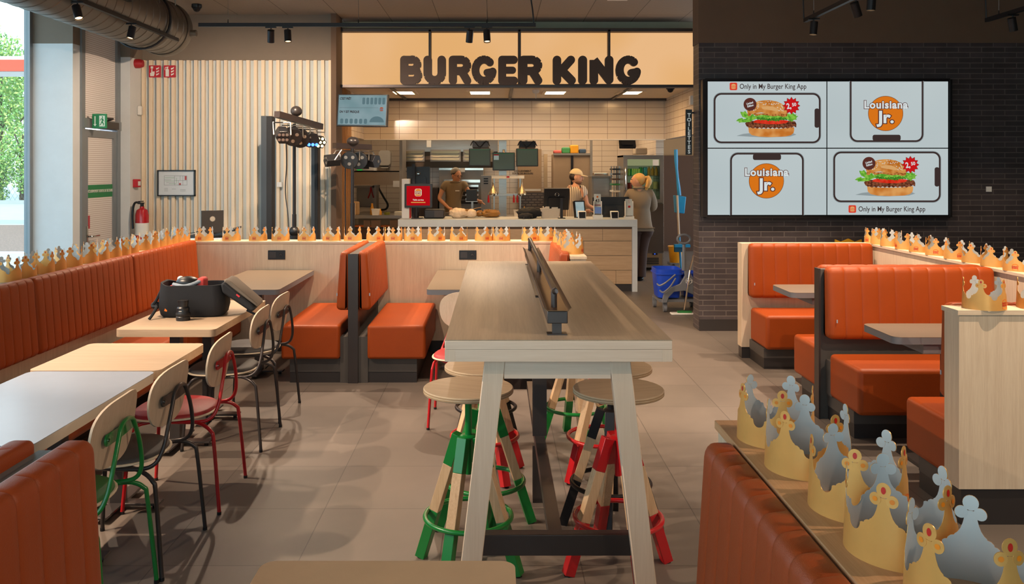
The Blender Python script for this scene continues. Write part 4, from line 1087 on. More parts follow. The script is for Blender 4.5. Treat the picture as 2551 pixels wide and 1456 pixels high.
def louisiana(t, cx, cy):
    flat('logo_disc_edge', t, circ(cx, cy+2, 43.7, 48), g_br, 5); flat('logo_disc', t, circ(cx, cy+2, 42.7, 48), g_or, 6)
    for off, m, k in ((.11, g_br, 8), (.045, g_wh, 10)):
        vtext(t, 'Louisiana', m, cx, cy-19, 19.5, k, off*.75, .99, 0, 'lettering', 0, 1.10)
        vtext(t, 'Jr.', m, cx+1, cy+12.5, 30, k, off*.8, 1.1, 0)
def applogo(t, cx, cy):
    flat('app_icon', t, rr2(cx-9.4, cx+9.4, cy-9.4, cy+9.4, 3.2), g_app, 5)
    b = MB(); bunlogo(b, cx, 0, 11, lambda u, v, L: V(u, cy-v, 7+(L or 0)), 0, 1); b.build('app_emblem', [g_tan, g_tan], t, world=True, smooth=False)
t = screenpanel(1762, 2060, 202, 369.5, 'upper left wall display showing a burger on a phone outline under app lettering')
phone(t, 1778, 232, 2044, 357, 'r'); burger(t, 0, 0); applogo(t, 1827, 215.5); vtext(t, 'Only in My Burger King App', ink, 1925.5, 216, 13.2, 6, .008, .80)
t = screenpanel(2060, 2363, 202, 369.5, 'upper right wall display with an upside down phone outline and orange disc logo')
phone(t, 2117, 202, 2300, 354, 'b', 't'); louisiana(t, 2206, 281)
t = screenpanel(1762, 2060, 369.5, 537, 'lower left wall display with an upright phone outline and orange disc logo')
phone(t, 1819, 381, 2002, 537, 't', 'b'); louisiana(t, 1909, 449)
t = screenpanel(2060, 2363, 369.5, 537, 'lower right wall display showing a burger on a phone outline above app lettering')
phone(t, 2076, 378, 2343, 504, 'r'); burger(t, 296, 147); applogo(t, 2123, 521); vtext(t, 'Only in My Burger King App', ink, 2221.5, 521.5, 13.2, 6, .008, .80)
t = thing('screen_surround', 'dark frame of timber and metal around the four wall displays', 'frame', (X(2062, BY), BY, Z(540, BY)))
b = MB(); fx0, fx1, fz0, fz1 = X(1757, VD), X(2367, VD), Z(541, VD), Z(198.5, VD)
b.box(fx0-.03, fx0+.015, VD-.02, BY-.002, fz0, fz1); b.box(fx1-.012, fx1+.012, VD-.02, BY-.002, fz0, fz1); b.box(fx0, fx1, VD-.0, BY-.002, fz1-.008, fz1+.012); b.box(fx0, fx1, VD, BY-.002, fz0-.012, fz0+.01)
b.build('surround', blackmetal, t, world=True)
t = bx('light_switch', whitepl, X(2456, BY), X(2469, BY), BY-.012, BY-.001, Z(478, BY), Z(465, BY), None); tag(t, 'small white square switch plate on the dark brick wall', 'switch')
# ================================================================ counter
CD = 11.6; CT = .985
t = thing('service_counter', 'white topped serving counter with oak plank front and white end leg', 'counter', (.3, CD, 0))
cx0, cx1 = X(995, CD), X(1588, CD)
sol = M('solid_white', 'c9ced0', .35)
MB().box(cx0-.02, cx1, CD, CD+.75, CT-.10, CT).build('worktop', sol, t, world=True, bevel=.003)
MB().box(cx1-.07, cx1, CD, CD+.75, 0, CT-.1005).build('end_leg', sol, t, world=True)
cplank = wood('counter_oak', 'a98b6b', 'bfa281', 'x', .5, .8)
zr = [.10, .29, .49, .69, .855]
splits = [(1535,), (1575, 1270), (1455, 1180), (1502, 1220)]
for k in range(4):
    xs = sorted([cx0+.02] + [X(p, CD) for p in splits[k]] + [cx1-.071])
    for a, c in zip(xs, xs[1:]):
        MB().box(a+.002, c-.002, CD+.03, CD+.05, zr[k]+.003, zr[k+1]-.003).build('plank', cplank, t, world=True)
MB().box(cx0+.02, cx1-.071, CD+.05, CD+.62, 0, CT-.101).build('carcass', plinth, t, world=True)
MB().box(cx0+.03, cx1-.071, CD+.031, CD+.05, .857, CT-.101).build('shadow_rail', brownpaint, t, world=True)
T = CT
# white screening panel at left end of counter
t = bx('counter_end_panel', whitewall, X(1000, 11.8), X(1018, 11.8), 11.85, 12.2, T, T+.55, None); tag(t, 'upright white panel standing at the left end of the counter', 'panel')
def monitor(nm, lab, cx, cy, w, h, d, scrm, rz=0, tilt=0, back=False, stand=None, cat='monitor', bez=.018, zc=None, dell=False):
    zc = zc if zc is not None else 0
    t = thing(nm, lab, cat, (cx, d, cy), R(rz))
    t.rotation_euler = (R(tilt), 0, R(rz))
    MB().prism(rrect(-w/2, w/2, -h/2, h/2, .012, 4), 0, .04, 'y').build('casing', blackplastic, t)
    if not back: MB().box(-w/2+bez, w/2-bez, -.003, .001, -h/2+bez, h/2-bez).build('screen', scrm, t)
    else:
        if dell: MB().ring((-.06 if dell == 2 else .0, -.003, h*.22), .028, .003, 24, 6, ax='y').box(-.015, .015, -.004, 0, h*.22-.005, h*.22+.005).build('round_badge', chrome, t)
        MB().prism(rrect(-w*.35, w*.35, -h*.32, h*.1, .02, 4), -.03, 0, 'y').build('rear_housing', blackplastic, t)
    if stand: MB().box(-.02, .02, .0+.01, .05, -h/2-stand+.01, -h/2).box(-.10, .10, -.07, .13, -h/2-stand, -h/2-stand+.012).build('stand', blackmetal, t)
    return t
redscr = glow('kiosk_red', 'c8101a', .9)
# kiosk screen
zc = Z(488, 11.8)
t = monitor('table_service_screen', 'red order screen reading Table service on the counter', X(1042, 11.8), zc, .385, .33, 11.8, redscr, -3, 0, stand=None, bez=.03)
y_ = -.006
b = MB(); bunlogo(b, 0, .045, .085, lambda u, v, L: (u, -.0045-.0006*(L or 0), v), 0, 1, 2); b.build('emblem', [glow('em_or', 'f08a20', .9), glow('em_red', 'a8200c', .9), glow('em_cream', 'f2e2c0', .9)], t, smooth=False)
text('Table service', 'lettering', glow('em_text', 'f4ead8', .9), (0, -.006, -.058), .022, t, .03, .0002, world=False, sx=.95)
MB().box(-.10, .10, -.006, -.0045, -.10, -.085).build('progress_bar', glow('em_bar', 'e8a050', .9), t)
MB().box(-.055, .0, .005, .05, -.42+.165+.02, -.165).box(-.09, .05, -.05, .12, -(zc-T), -(zc-T)+.012).cyl((-.03, .03, -(zc-T)+.01), (-.03, .03, -.16), .035).build('stand', blackmetal, t)
monitor('till_monitor', 'tall black monitor back behind the red order screen', X(1042, 12.1), Z(447, 12.1), .33, .36, 12.1, None, -2, 0, True, dell=1)
t = bx('screen_pole', blackmetal, X(1030, 12.0)-.02, X(1030, 12.0)+.02, 12.0, 12.04, T, Z(409, 12.0), None); tag(t, 'black pole rising from the counter behind the red order screen', 'pole')
t = thing('receipt_printer', 'black boxy receipt printer beside the red order screen', 'printer', (X(1078, 11.95), 11.95, T))
MB().box(X(1058, 11.95), X(1108, 11.95), 11.8, 12.1, T, T+.125).build('body', blackplastic, t, world=True, bevel=.02, seg=3)
MB().box(X(1084, 11.95), X(1106, 11.95), 11.795, 11.8, T+.02, T+.11).build('front_panel', M('printer_front', '3a302a', .4), t, world=True)
t = bx('flyer_holder', M('flyer_red', 'b3161c', .5), X(1016, 12.0), X(1024, 12.0), 11.9, 12.05, T, T+.2, None); tag(t, 'narrow red leaflet holder on the counter behind the order screen', 'holder')
# bags on the counter
t = thing('wrapped_buns', 'clear plastic wrapped white bundle lying on the counter', 'package', (X(1155, 11.95), 11.95, T))
bagm = M('plastic_wrap', 'dcc3a4', .25, var=.15, vs=30, bump=.8, bs=60)
def lump(q, amp=.18, f=3, sd=0):
    def fn(x, y, z):
        s = 1+amp*noise.noise(Vector((x*f+sd, y*f, z*f))); return (x*s, y*s, max(z*s, -.9))
    return fn
MB().ball((-.07, 0, .065), (.13, .09, .072), 24, 16, fn=lump(0, .35, 2.5)).ball((.11, .02, .06), (.07, .07, .066), 20, 14, fn=lump(0, .2, 2, 4)).build('bundle', bagm, t, ang=80)
t = thing('kraft_box', 'tan kraft box of food behind the wrapped bundle', 'box', (X(1155, 12.2), 12.2, T))
MB().box(-.14, .1, -.08, .08, 0, .11).add([(.1, -.08, .11), (.25, -.06, .14), (.25, .08, .14), (.1, .08, .11)], [(0, 1, 2, 3)]).build('box', M('kraft', '9b7236', .7), t)
t = thing('bag_of_rolls', 'brown twisted bag on the counter right of the wrapped bundle', 'bag', (X(1222, 12.1), 12.1, T))
MB().ball((0, 0, .055), (.14, .09, .058), 24, 14, fn=lump(0, .45, 4, 7)).tube([(-.12, 0, .06), (-.22, .01, .05), (-.3, 0, .04)], [.045, .03, .02], 8).build('bag', M('brown_wrap', '8a5d22', .35, bump=.8, bs=50), t, ang=80)
t = thing('black_bag', 'black jacket or bag slumped on the counter edge', 'bag', (X(1318, 11.95), 11.95, T))
MB().ball((0, 0, .07), (.17, .13, .075), 24, 14, fn=lump(0, .4, 3, 2)).ball((-.05, -.14, .03), (.1, .1, .05), 18, 12, fn=lump(0, .4, 3, 5)).build('body', blackfab, t, ang=80)
MB().tube([(-.06, -.2, .05), (-.09, -.27, -.02), (-.05, -.29, -.07), (-.02, -.26, -.03), (-.01, -.2, .05)], .012, 8).build('strap', blackfab, t)
# POS row
monitor('till_monitor', 'large black monitor seen from behind with a round badge, middle of the counter', X(1387, 12.0), Z(497, 12.0), .36, .31, 12.0, None, 8, 12, True, dell=1)
t = bx('till_post', blackmetal, X(1399, 11.85)-.018, X(1399, 11.85)+.018, 11.85, 11.88, T, Z(495, 11.85), None); tag(t, 'slim black post in front of the large till monitor', 'post')
t = bx('post_base', blackmetal, X(1399, 11.85)-.05, X(1399, 11.85)+.05, 11.8, 11.93, T, T+.01, None); tag(t, 'flat black base plate under the slim till post', 'base')
scrb = glow('pos_screen', 'a9c2c4', .8, ('c4d2cf', 8))
monitor('till_touchscreen', 'lit touchscreen turned sideways towards the capped man', X(1445, 12.05), Z(522, 12.05), .17, .25, 12.05, scrb, 22, -12)
def cardreader(lab, px_):
    t = thing('card_reader', lab, 'card reader', (X(px_, 11.75), 11.75, T), group=None)
    MB().prism([(-.05, 0), (.05, 0), (.035, .10), (-.035, .10)], -.015, .04, 'y').build('cradle', whitepl, t, bevel=.006) if False else None
    b = MB(); b.add([(-.052, -.03, 0), (.052, -.03, 0), (.052, .05, 0), (-.052, .05, 0), (-.058, .0, .10), (.058, .0, .10), (.058, .05, .11), (-.058, .05, .11)], [(0, 3, 2, 1), (4, 5, 6, 7), (0, 1, 5, 4), (1, 2, 6, 5), (2, 3, 7, 6), (3, 0, 4, 7)])
    b.build('cradle', whitepl, t, bevel=.008)
    MB().add([(-.04, -.033, .012), (.04, -.033, .012), (.045, -.004, .095), (-.045, -.004, .095), (-.04, -.028, .012), (.04, -.028, .012), (.045, .001, .095), (-.045, .001, .095)], [(0, 1, 2, 3), (7, 6, 5, 4), (0, 4, 5, 1), (3, 2, 6, 7), (0, 3, 7, 4), (1, 5, 6, 2)]).build('keypad_face', blackplastic, t)
cardreader('white edged card reader on the counter beside the lit touchscreen', 1450)
cardreader('white edged card reader on the counter beside the far right number rack', 1531)
def rack(lab, px_, num, n):
    t = thing('number_rack', lab, 'rack', (X(px_, 11.85), 11.85, T))
    MB().box(-.065, .065, -.05, .06, 0, .05 if num else .03).box(-.055, -.05, -.04, .05, .03, .24).box(.05, .055, -.04, .05, .03, .24).build('holder', whitepl, t)
    for k in range(n):
        z0 = .06 if num else .04+.0*k
        MB().prism(rrect(-.048, .048, z0, (.33 if num else .27)-.018*(n-1-k) if not num else .34-.16*(0 if k == n-1 else 1), .01, 3), .035-.018*(n-1-k), .039-.018*(n-1-k), 'y').build('number_card', M('card_pale', 'd5d6cc', .5) if 'card_pale' not in MATS else MATS['card_pale'], t)
    if num:
        text(num, 'numeral', ink2, (-.0, .033, .245), .045, t, .02, .0003, world=False)
        MB().prism(circ(0, .30, .014, 16), .0325, .035, 'y').build('printed_dot', logoor, t)
        MB().box(-.045, .045, .0325, .035, .155, .19).build('red_band', redpaint, t)
        MB().box(-.045, .045, -.045, -.042, .07, .16).build('blue_card', M('blue_card', '6f8fd0', .5), t)
    else:
        MB().prism(rrect(-.017, .017, .15, .18, .007, 3), -.0605+.04, -.058+.04, 'y').build('printed_dot', logored, t)
        for k in range(3): MB().prism(circ(0, .232-.018*(0-k)-.02, .014, 12, .008), .033-.018*(3-k-0)+.015, .0345-.018*(3-k)+.015, 'y').build('printed_dot', logored, t)
ink2 = M('print_ink', '2d211e', .6)
rack('white rack of table numbers with card 43 showing', 1489, '43', 2)
rack('white rack of plain table number cards at the right end of the counter', 1567, None, 4)
monitor('till_monitor', 'wide black till seen from behind between the two number racks', X(1530, 12.15), Z(517, 12.15), .42, .30, 12.15, None, 0, 0, True)
t = thing('clear_tub', 'frosted plastic tub of paper bags behind the till post', 'tub', (X(1370, 12.05), 12.05, T))
MB().prism([(-.12, 0), (.12, 0), (.14, .13), (-.14, .13)], -.08, .08, 'y').build('tub', M('frosted', 'c4b39c', .4), t)
MB().box(-.1, -.01, -.05, .05, .06, .16).box(.02, .11, -.04, .06, .06, .15).build('paper_bag', M('paper_white', 'dccbb2', .7), t)
t = thing('sauce_bottle', 'yellow sauce bottle on the pass behind the counter', 'bottle', (X(1306, 13.75), 13.75, .91))
MB().lathe([(.0, 0), (.033, 0), (.034, .10), (.028, .12), (.008, .13), (.006, .16), (0, .16)], cap=False).build('body', yellowpl, t)
for px_, lab in ((1217, 'red handled squeeze tool hanging left of the pass column'), (1280, 'red handled squeeze tool hanging right of the pass column'), (1289, 'rightmost red handled tool hanging by the heat lamp')):
    t = thing('red_tongs', lab, 'tool', (X(px_, 13.7), 13.7, Z(505, 13.7)))
    MB().tube([(0, 0, .0), (0, 0, .12)], [.017, .010], 8, sub=4).build('handle', redpaint, t); MB().cyl((0, 0, .11), (0, .0, .16), .004).build('hook', chrome, t)
for px_, dd, lab in ((1215, 13.75, 'white food tub left of the pass column'), (1289, 13.75, 'white food tub right of the pass column'), (936, 14.0, 'small white tub on the rear left worktop')):
    t = tag(MB().prism([(-.05, 0), (.05, 0), (.062, .10), (-.062, .10)], -.05, .05, 'y').box(-.066, .066, -.054, .054, .098, .104).build('food_tub', whitepl), lab, 'tub')
    t.location = (X(px_, dd), dd, .91 if px_ > 1000 else .915)

# ================================================================ kitchen equipment
# pass / heat lamp station
PD = 13.8
t = thing('kitchen_pass', 'stainless steel pass table with central column and heat lamp rail', 'pass', (X(1253, PD), PD+.1, 0))
MB().box(X(1060, PD), X(1345, PD), PD-.12, PD+.5, .87, .91).build('worktop', steel, t, world=True)
MB().box(X(1065, PD), X(1340, PD), PD-.05, PD+.45, 0, .87).build('base_cabinet', steelmatte, t, world=True)
MB().box(X(1243, PD), X(1262, PD), PD+.1, PD+.2, .91, 2.79).build('column', steel, t, world=True)
MB().box(X(1225, PD), X(1306, PD), PD-.06, PD+.0, Z(445, PD), Z(437.5, PD)).build('lamp_rail', whitepl, t, world=True)
MB().box(X(1262, PD)-.0, X(1269, PD), PD-.065, PD-.06, Z(443, PD), Z(439, PD)).build('red_switch', logored, t, world=True)
MB().box(X(1222, PD), X(1300, PD), PD, PD+.3, Z(489, PD), Z(483, PD)).build('shelf', steel, t, world=True)
for p_ in (1231, 1296): MB().box(X(p_, PD)-.012, X(p_, PD)+.012, PD+.0, PD+.03, .91, Z(445, PD)).build('upright', steel, t, world=True)
lampgold = M('lamp_shade_gold', 'b5a58a', .3, .9)
for p_, lab in ((1228.5, 'bell shaped metal heat lamp hanging at the left of the pass'), (1300, 'bell shaped metal heat lamp hanging at the right of the pass')):
    t = thing('heat_lamp', lab, 'heat lamp', (X(p_, PD-.04), PD-.04, Z(486, PD)))
    z1 = Z(445, PD)-Z(486, PD)
    MB().lathe([(.074, 0), (.076, .02), (.072, .035), (.06, .05), (.052, .075), (.035, .115), (.018, .145), (.014, .2), (.006, .2), (.006, z1)], cap=False).build('shade', lampgold, t)
    MB().lathe([(0, .012), (.06, .012), (.06, .016), (0, .016)], cap=False).build('bulb', glow('heat_glow', 'ffb45a', 2) if 'heat_glow' not in MATS else MATS['heat_glow'], t)
kscr = M('order_screen', '3c4a48', .15, emit=.1, ecol='55706a')
for i, (a, c, y0, y1, lab) in enumerate(((1168, 1222, 370, 414, 'left kitchen order monitor hanging above the pass'), (1227, 1283, 380, 425, 'middle kitchen order monitor above the heat lamp rail'), (1286, 1341, 370, 415, 'right kitchen order monitor hanging above the pass'))):
    d = PD-.15; w = X(c, d)-X(a, d); h = Z(y0, d)-Z(y1, d)
    t = monitor('order_monitor', lab, X((a+c)/2, d), Z((y0+y1)/2, d), w, h, d, kscr, (-3, 0, 3)[i], -4, bez=.016)
    MB().box(-w/2+.016, w/2-.016, -.005, -.003, h/2-.024, h/2-.016).build('status_bar', glow('bar_green', '4a8a60', .5) if 'bar_green' not in MATS else MATS['bar_green'], t)
    if i == 1: MB().box(-w/2+.02, -w/2+.10, -.005, -.003, h/2-.12, h/2-.03).build('order_ticket', glow('ticket', 'b9c4b8', .6), t); MB().box(-w/2+.02, -w/2+.10, -.0065, -.005, h/2-.05, h/2-.03).build('ticket_header', glow('ticket_red', 'a03030', .6), t)
    MB().tube([(0, .05, .0), (0, .12, h*.4), (0, .12, 2.79-Z((y0+y1)/2, d) if i != 1 else h*.7)], .018, 8, sub=1).build('mount', steel, t)
    if i != 1: MB().box(-.12, .14, .03, .2, h/2+.02, h/2+.12).tube([(-.15, .02, h/2+.05), (-.1, 0, h/2+.12), (0, .02, h/2+.03), (.1, 0, h/2+.12), (.16, .02, h/2+.04)], .008, 6).build('control_box', blackplastic, t)
# hoods on back wall left
HD = 15.2
t = thing('extractor_hood', 'stainless steel extractor hood with louvred filters above the grill line', 'hood', (X(1100, HD), HD, Z(415, HD)))
hx0, hx1 = X(1000, HD), X(1240, HD)
MB().box(hx0, hx1, HD, HD+.9, Z(378, HD), 2.79).build('hood_front', steel, t, world=True)
MB().box(hx0, hx1, HD+.05, HD+.9, Z(418, HD), Z(378, HD)).build('hood_rear', M('dark_steel', '4a3a2c', .35, .8), t, world=True)
louv = M('louvre_steel', 'a08c6c', .3, .9)
for a, c in ((1001, 1058), (1072, 1148), (1154, 1230)):
    MB().box(X(a, HD), X(c, HD), HD-.02, HD+.0, Z(403, HD), Z(373, HD)).build('filter_frame', steelmatte, t, world=True)
    for k in range(3):
        z0 = Z(383+k*8.6, HD); q = [(X(a+3, HD)+.0, z0+.045), (X(a+3, HD), z0+.02), (X(a+3, HD)+.03, z0), (X(c-3, HD)-.03, z0), (X(c-3, HD), z0+.02), (X(c-3, HD), z0+.045)]
        MB().prism(q, HD-.045, HD-.015, 'y').build('louvre', louv, t, world=True)
# grill line / prep equipment in the back
def cab(nm, lab, cat, a, c, y0, y1, d, dep, m, extra=None):
    t = thing(nm, lab, cat, (X((a+c)/2, d), d+dep/2, Z(y1, d) if y1 < 690 else 0))
    z0 = Z(y1, d) if y1 < 690 else 0
    MB().box(X(a, d), X(c, d), d, d+dep, max(0, z0), Z(y0, d)).build('body', m, t, world=True, bevel=.004)
    if extra: extra(t)
    return t
def ex1(t):
    MB().box(X(1106, 15.1), X(1196, 15.1), 15.07, 15.1, Z(455, 15.1), Z(448, 15.1)).build('top_rail', chrome, t, world=True)
    for k in range(4):
        MB().box(X(1160, 15.1), X(1192, 15.1), 15.06, 15.1, Z(466+k*11, 15.1), Z(461+k*11, 15.1)).build('shelf', chrome, t, world=True)
        MB().box(X(1110, 15.1), X(1190, 15.1), 15.085, 15.1, Z(475+k*11, 15.1), Z(467+k*11, 15.1)).build('opening', M('oven_dark', '1e1612', .5) if 'oven_dark' not in MATS else MATS['oven_dark'], t, world=True)
    MB().box(X(1094, 15.1), X(1204, 15.1), 15.05, 15.15, Z(424, 15.1), Z(419, 15.1)).build('lip', chrome, t, world=True)
    MB().box(X(1146, 15.0), X(1158, 15.0), 15.0, 15.05, Z(429, 15.0), Z(419, 15.0)).build('notice', whitepl, t, world=True)
cab('holding_cabinet', 'stainless steel holding cabinet with dark slots behind the hairnet worker', 'cabinet', 1094, 1205, 424, 700, 15.1, .8, steelmatte, ex1)
cab('rear_grill', 'dark steel grill body left of the holding cabinet', 'grill', 1020, 1090, 470, 700, 15.0, .8, M('grill_dark', '3c3028', .4, .6))
def ex2(t):
    for k in range(3): MB().box(X(1205, 14.75), X(1216, 14.75), 14.735, 14.75, Z(447+k*6, 14.75), Z(444+k*6, 14.75)).build('vent_slot', blackmetal, t, world=True)
cab('toaster', 'tall grey toaster unit with vent slots left of the pass column', 'toaster', 1198, 1224, 437, 700, 14.75, .3, steelmatte, ex2)
for a, c, y0, y1, lab in ((1161, 1188, 473, 501, 'black box of equipment at the hairnet worker\'s left hand'),):
    t = bx('tray_box', blackplastic, X(a, 13.9), X(c, 13.9), 13.9, 14.15, Z(y1, 13.9), Z(y0, 13.9), None, bevel=.005); tag(t, lab, 'box')
t = thing('tray_stand', 'steel stand carrying the black box on the pass table', 'stand', (X(1175, 13.95), 13.95, .91))
MB().box(X(1160, 13.95), X(1190, 13.95), 13.9, 14.15, Z(503, 13.95), Z(501.2, 13.95)).box(X(1174, 13.95), X(1179, 13.95), 13.95, 14.0, .91, Z(503, 13.95)).build('frame', steel, t, world=True)
t = thing('steel_trays', 'stack of steel trays on the pass in front of the hairnet worker', 'trays', (X(1115, 13.85), 13.85, .911))
for k in range(3): MB().box(-.15+.02*k, .16, -.1, .12, .025*k, .025*k+.012).build('tray', chrome, t)
# exit door, wall bits
ED = 16.5
struct(bx('door_2', M('beige_door', 'a1886c', .5, var=.02), X(1290, ED), X(1349, ED), ED, ED+.06, 0, Z(372, ED), None, keep=True))
t = text('EXCLUSIVEMENT', 'door_lettering', ink2, (X(1302, ED), ED-.004, Z(426.5, ED)), .032, None, .02, .001, sx=1.0); tag(t, 'upper line of dark capitals on the beige exit door', 'lettering')
t = text('SORTIE DE SECOURS', 'door_lettering', ink2, (X(1302, ED), ED-.004, Z(432.5, ED)), .032, None, .02, .001, sx=1.0); tag(t, 'lower line of dark capitals on the beige exit door', 'lettering')
diam = tiles('diamond_plate', '6a5e52', '7d7062', '4a4038', .10, .045, .012, 'xz', .5, (0, 0), .35, 1.0)
t = bx('checker_plate', diam, X(1292, 14.6), X(1356, 14.6), 14.6, 14.64, 0, Z(480, 14.6), None); tag(t, 'patterned steel kick panel below the beige exit door', 'panel')
t = bx('push_bar', whitepl, X(1300, ED), X(1347, ED), ED-.08, ED-.04, Z(476, ED), Z(471, ED), None); tag(t, 'pale push bar across the exit door', 'bar')
t = bx('rolled_banner', M('rolled_white', 'b8a284', .6), X(1355, 15.9), X(1364, 15.9), 15.9, 16.0, 0, Z(384, 15.9), None); tag(t, 'tall pale upright strip between the exit door and lockers', 'strip')
def lock(t):
    MB().box(X(1422, 15.5), X(1428, 15.5), 15.48, 15.5, .1, Z(388, 15.5)).build('dark_gap', blackmetal, t, world=True)
    MB().box(X(1378, 15.5), X(1471, 15.5), 15.46, 15.5, Z(387, 15.5), Z(382, 15.5)).build('top_ledge', steelmatte, t, world=True)
cab('locker', 'beige double locker behind the man in the cap', 'locker', 1379, 1470, 384, 700, 15.5, .6, M('locker_beige', 'a58c70', .5, var=.02), lock)
for a, c, h, m, lab in ((1379, 1400, 8, M('pack_pink', 'c05a54', .6), 'pink pack lying on the locker top'), (1400, 1421, 15, M('pack_green', '3a8a52', .6), 'green pack on the locker between pink and yellow packs'), (1420, 1442, 21, yellowpl, 'yellow pack, tallest of those on the locker'), (1443, 1461, 11, M('pack_blue', '2f4a66', .6), 'dark blue pack at the right end of the locker top')):
    t = tag(MB().box(X(a, 15.7), X(c, 15.7)-.01, 15.65, 15.85, Z(382, 15.5), Z(382, 15.5)+h*15.7/F).build('parcel', m, bevel=.02), lab, 'pack', 'packs on top of the locker')
def sc_(t):
    MB().box(X(1473, 14.9), X(1525, 14.9), 14.85, 15.4, Z(442, 14.9), Z(438, 14.9)).build('worktop', steelmatte, t, world=True)
    MB().box(X(1479, 14.9), X(1519, 14.9), 14.89, 14.9, Z(488, 14.9), Z(445, 14.9)).build('door', steel, t, world=True)
    MB().box(X(1476, 14.9), X(1520, 14.9), 14.89, 14.9, .1, Z(492, 14.9)).build('dark_front', blackplastic, t, world=True)
cab('steel_cabinet', 'brushed steel cabinet against the tiled wall, left of the tray rack', 'cabinet', 1474, 1523, 441, 700, 14.9, .5, steelmatte, sc_)
t = tag(MB().box(X(1480, 15.0), X(1516, 15.0), 15.0, 15.3, Z(438, 14.9), Z(431, 14.9)).build('steel_pan', chrome, bevel=.01), 'shiny steel pan on the steel cabinet', 'pan')
t = thing('tray_rack', 'steel rack with dark trays and bags beside the fridge', 'rack', (X(1537, 14.4), 14.5, 0))
for a in (1530, 1543): MB().box(X(a, 14.4)-.01, X(a, 14.4)+.01, 14.4, 14.42, 0, Z(414, 14.4)).box(X(a, 14.4)-.01, X(a, 14.4)+.01, 14.75, 14.77, 0, Z(414, 14.4)).build('upright', steel, t, world=True)
for k, y in enumerate((420, 432, 445, 458, 475, 495)):
    MB().box(X(1526, 14.4), X(1545, 14.4), 14.38, 14.76, Z(y+4, 14.4), Z(y, 14.4)).build('tray', (blackplastic, charcoal, M('tray_brown', '4a3425', .5) if k == 2 else blackplastic, greencrown, whitepl, whitepl)[k], t, world=True)
t = bx('wall_strip', steelmatte, X(1471, 15.4), X(1477, 15.4), 15.45, 15.5, .9, 2.6, None); tag(t, 'vertical steel trim strip between locker and tiled wall', 'strip')
monitor('ceiling_screen', 'black screen hanging from the ceiling, tilted, left of the fridge', X(1563, 13.9), Z(357, 13.9), .27, .16, 13.9, None, 0, -35, True)
t = tag(MB().box(X(1583, 14.6), X(1613, 14.6), 14.6, 14.9, Z(385, 14.6), Z(368, 14.6)).build('white_box', M('translucent_tub', 'b8a68e', .4), bevel=.02), 'translucent tub standing on top of the drinks fridge', 'tub')
# fridge
FD = 14.0
t = thing('drinks_fridge', 'tall steel drinks fridge with a glass upper door at the kitchen right', 'fridge', (X(1604, FD), FD+.35, 0))
fx0, fx1 = X(1553, FD), X(1653, FD); zt = Z(387, FD); zm = Z(507, FD); zl = Z(630, FD)
fst = M('fridge_steel', '9a9288', .32, .75, var=.05, vs=2)
b = MB(); b.box(fx0, fx0+.02, FD+.03, FD+.7, .05, zt); b.box(fx1-.02, fx1, FD+.03, FD+.7, .05, zt); b.box(fx0, fx1, FD+.68, FD+.7, .05, zt); b.box(fx0, fx1, FD+.03, FD+.7, zt-.03, zt); b.box(fx0+.02, fx1-.02, FD+.03, FD+.68, .05, zm)
b.build('cabinet', fst, t, world=True)
gx0, gx1, gz0, gz1 = X(1563, FD), X(1644, FD), Z(497, FD), Z(397, FD)
b = MB(); b.box(fx0, gx0, FD, FD+.03, zm+.01, zt); b.box(gx1, fx1, FD, FD+.03, zm+.01, zt); b.box(gx0, gx1, FD, FD+.03, gz1, zt); b.box(gx0, gx1, FD, FD+.03, zm+.01, gz0)
b.build('door_frame', fst, t, world=True)
MB().box(gx0, gx1, FD+.012, FD+.016, gz0, gz1).build('door_glass', glass('fridge_glass', 'dfeee6', .7), t, world=True)
MB().box(gx0, gx1, FD+.05, FD+.06, Z(413, FD), gz1).build('light_header', glow('fridge_light', 'c8b48c', .9), t, world=True)
MB().box(fx0+.02, fx1-.02, FD+.66, FD+.67, zm, zt-.03).build('liner', M('fridge_liner', 'c9c3b0', .5, emit=.25, ecol='c9c3a0'), t, world=True)
MB().tube([(X(1557.5, FD), FD-.005, Z(420, FD)), (X(1557.5, FD), FD-.04, Z(422, FD)), (X(1557.5, FD), FD-.04, Z(472, FD)), (X(1557.5, FD), FD-.005, Z(474, FD))], .012, 8, sub=2).build('handle', chrome, t, world=True)
MB().box(fx0, fx1, FD, FD+.03, zl+.005, zm-.005).build('lower_door', M('fridge_lower', '6f6258', .3, .8), t, world=True)
MB().box(fx0+.02, fx1-.02, FD+.0, FD+.03, Z(661, FD), zl-.01).build('vent_panel', M('vent_tan', '8c7458', .4, .5), t, world=True)
for k in range(4): MB().box(X(1597, FD)-.1, X(1641, FD), FD-.008, FD, Z(645+k*4.4, FD), Z(642.5+k*4.4, FD)).build('vent_slot', blackmetal, t, world=True)
MB().box(X(1625, FD), X(1638, FD), FD-.006, FD, Z(635.5, FD), Z(631, FD)).build('thermostat', blackplastic, t, world=True)
MB().box(X(1630, FD), X(1632, FD), FD-.008, FD-.005, Z(634, FD), Z(632, FD)).build('blue_light', glow('led_blue', '2a50ff', 4), t, world=True)
MB().box(X(1626, FD), X(1641, FD), FD-.003, FD, Z(413, FD), Z(398, FD)).build('notice', whitepl, t, world=True)
sh = []
for y in (438, 471): MB().box(gx0-.01, gx1+.01, FD+.07, FD+.6, Z(y+1.5, FD), Z(y, FD)).build('shelf', steelmatte, t, world=True); sh.append(Z(y, FD))
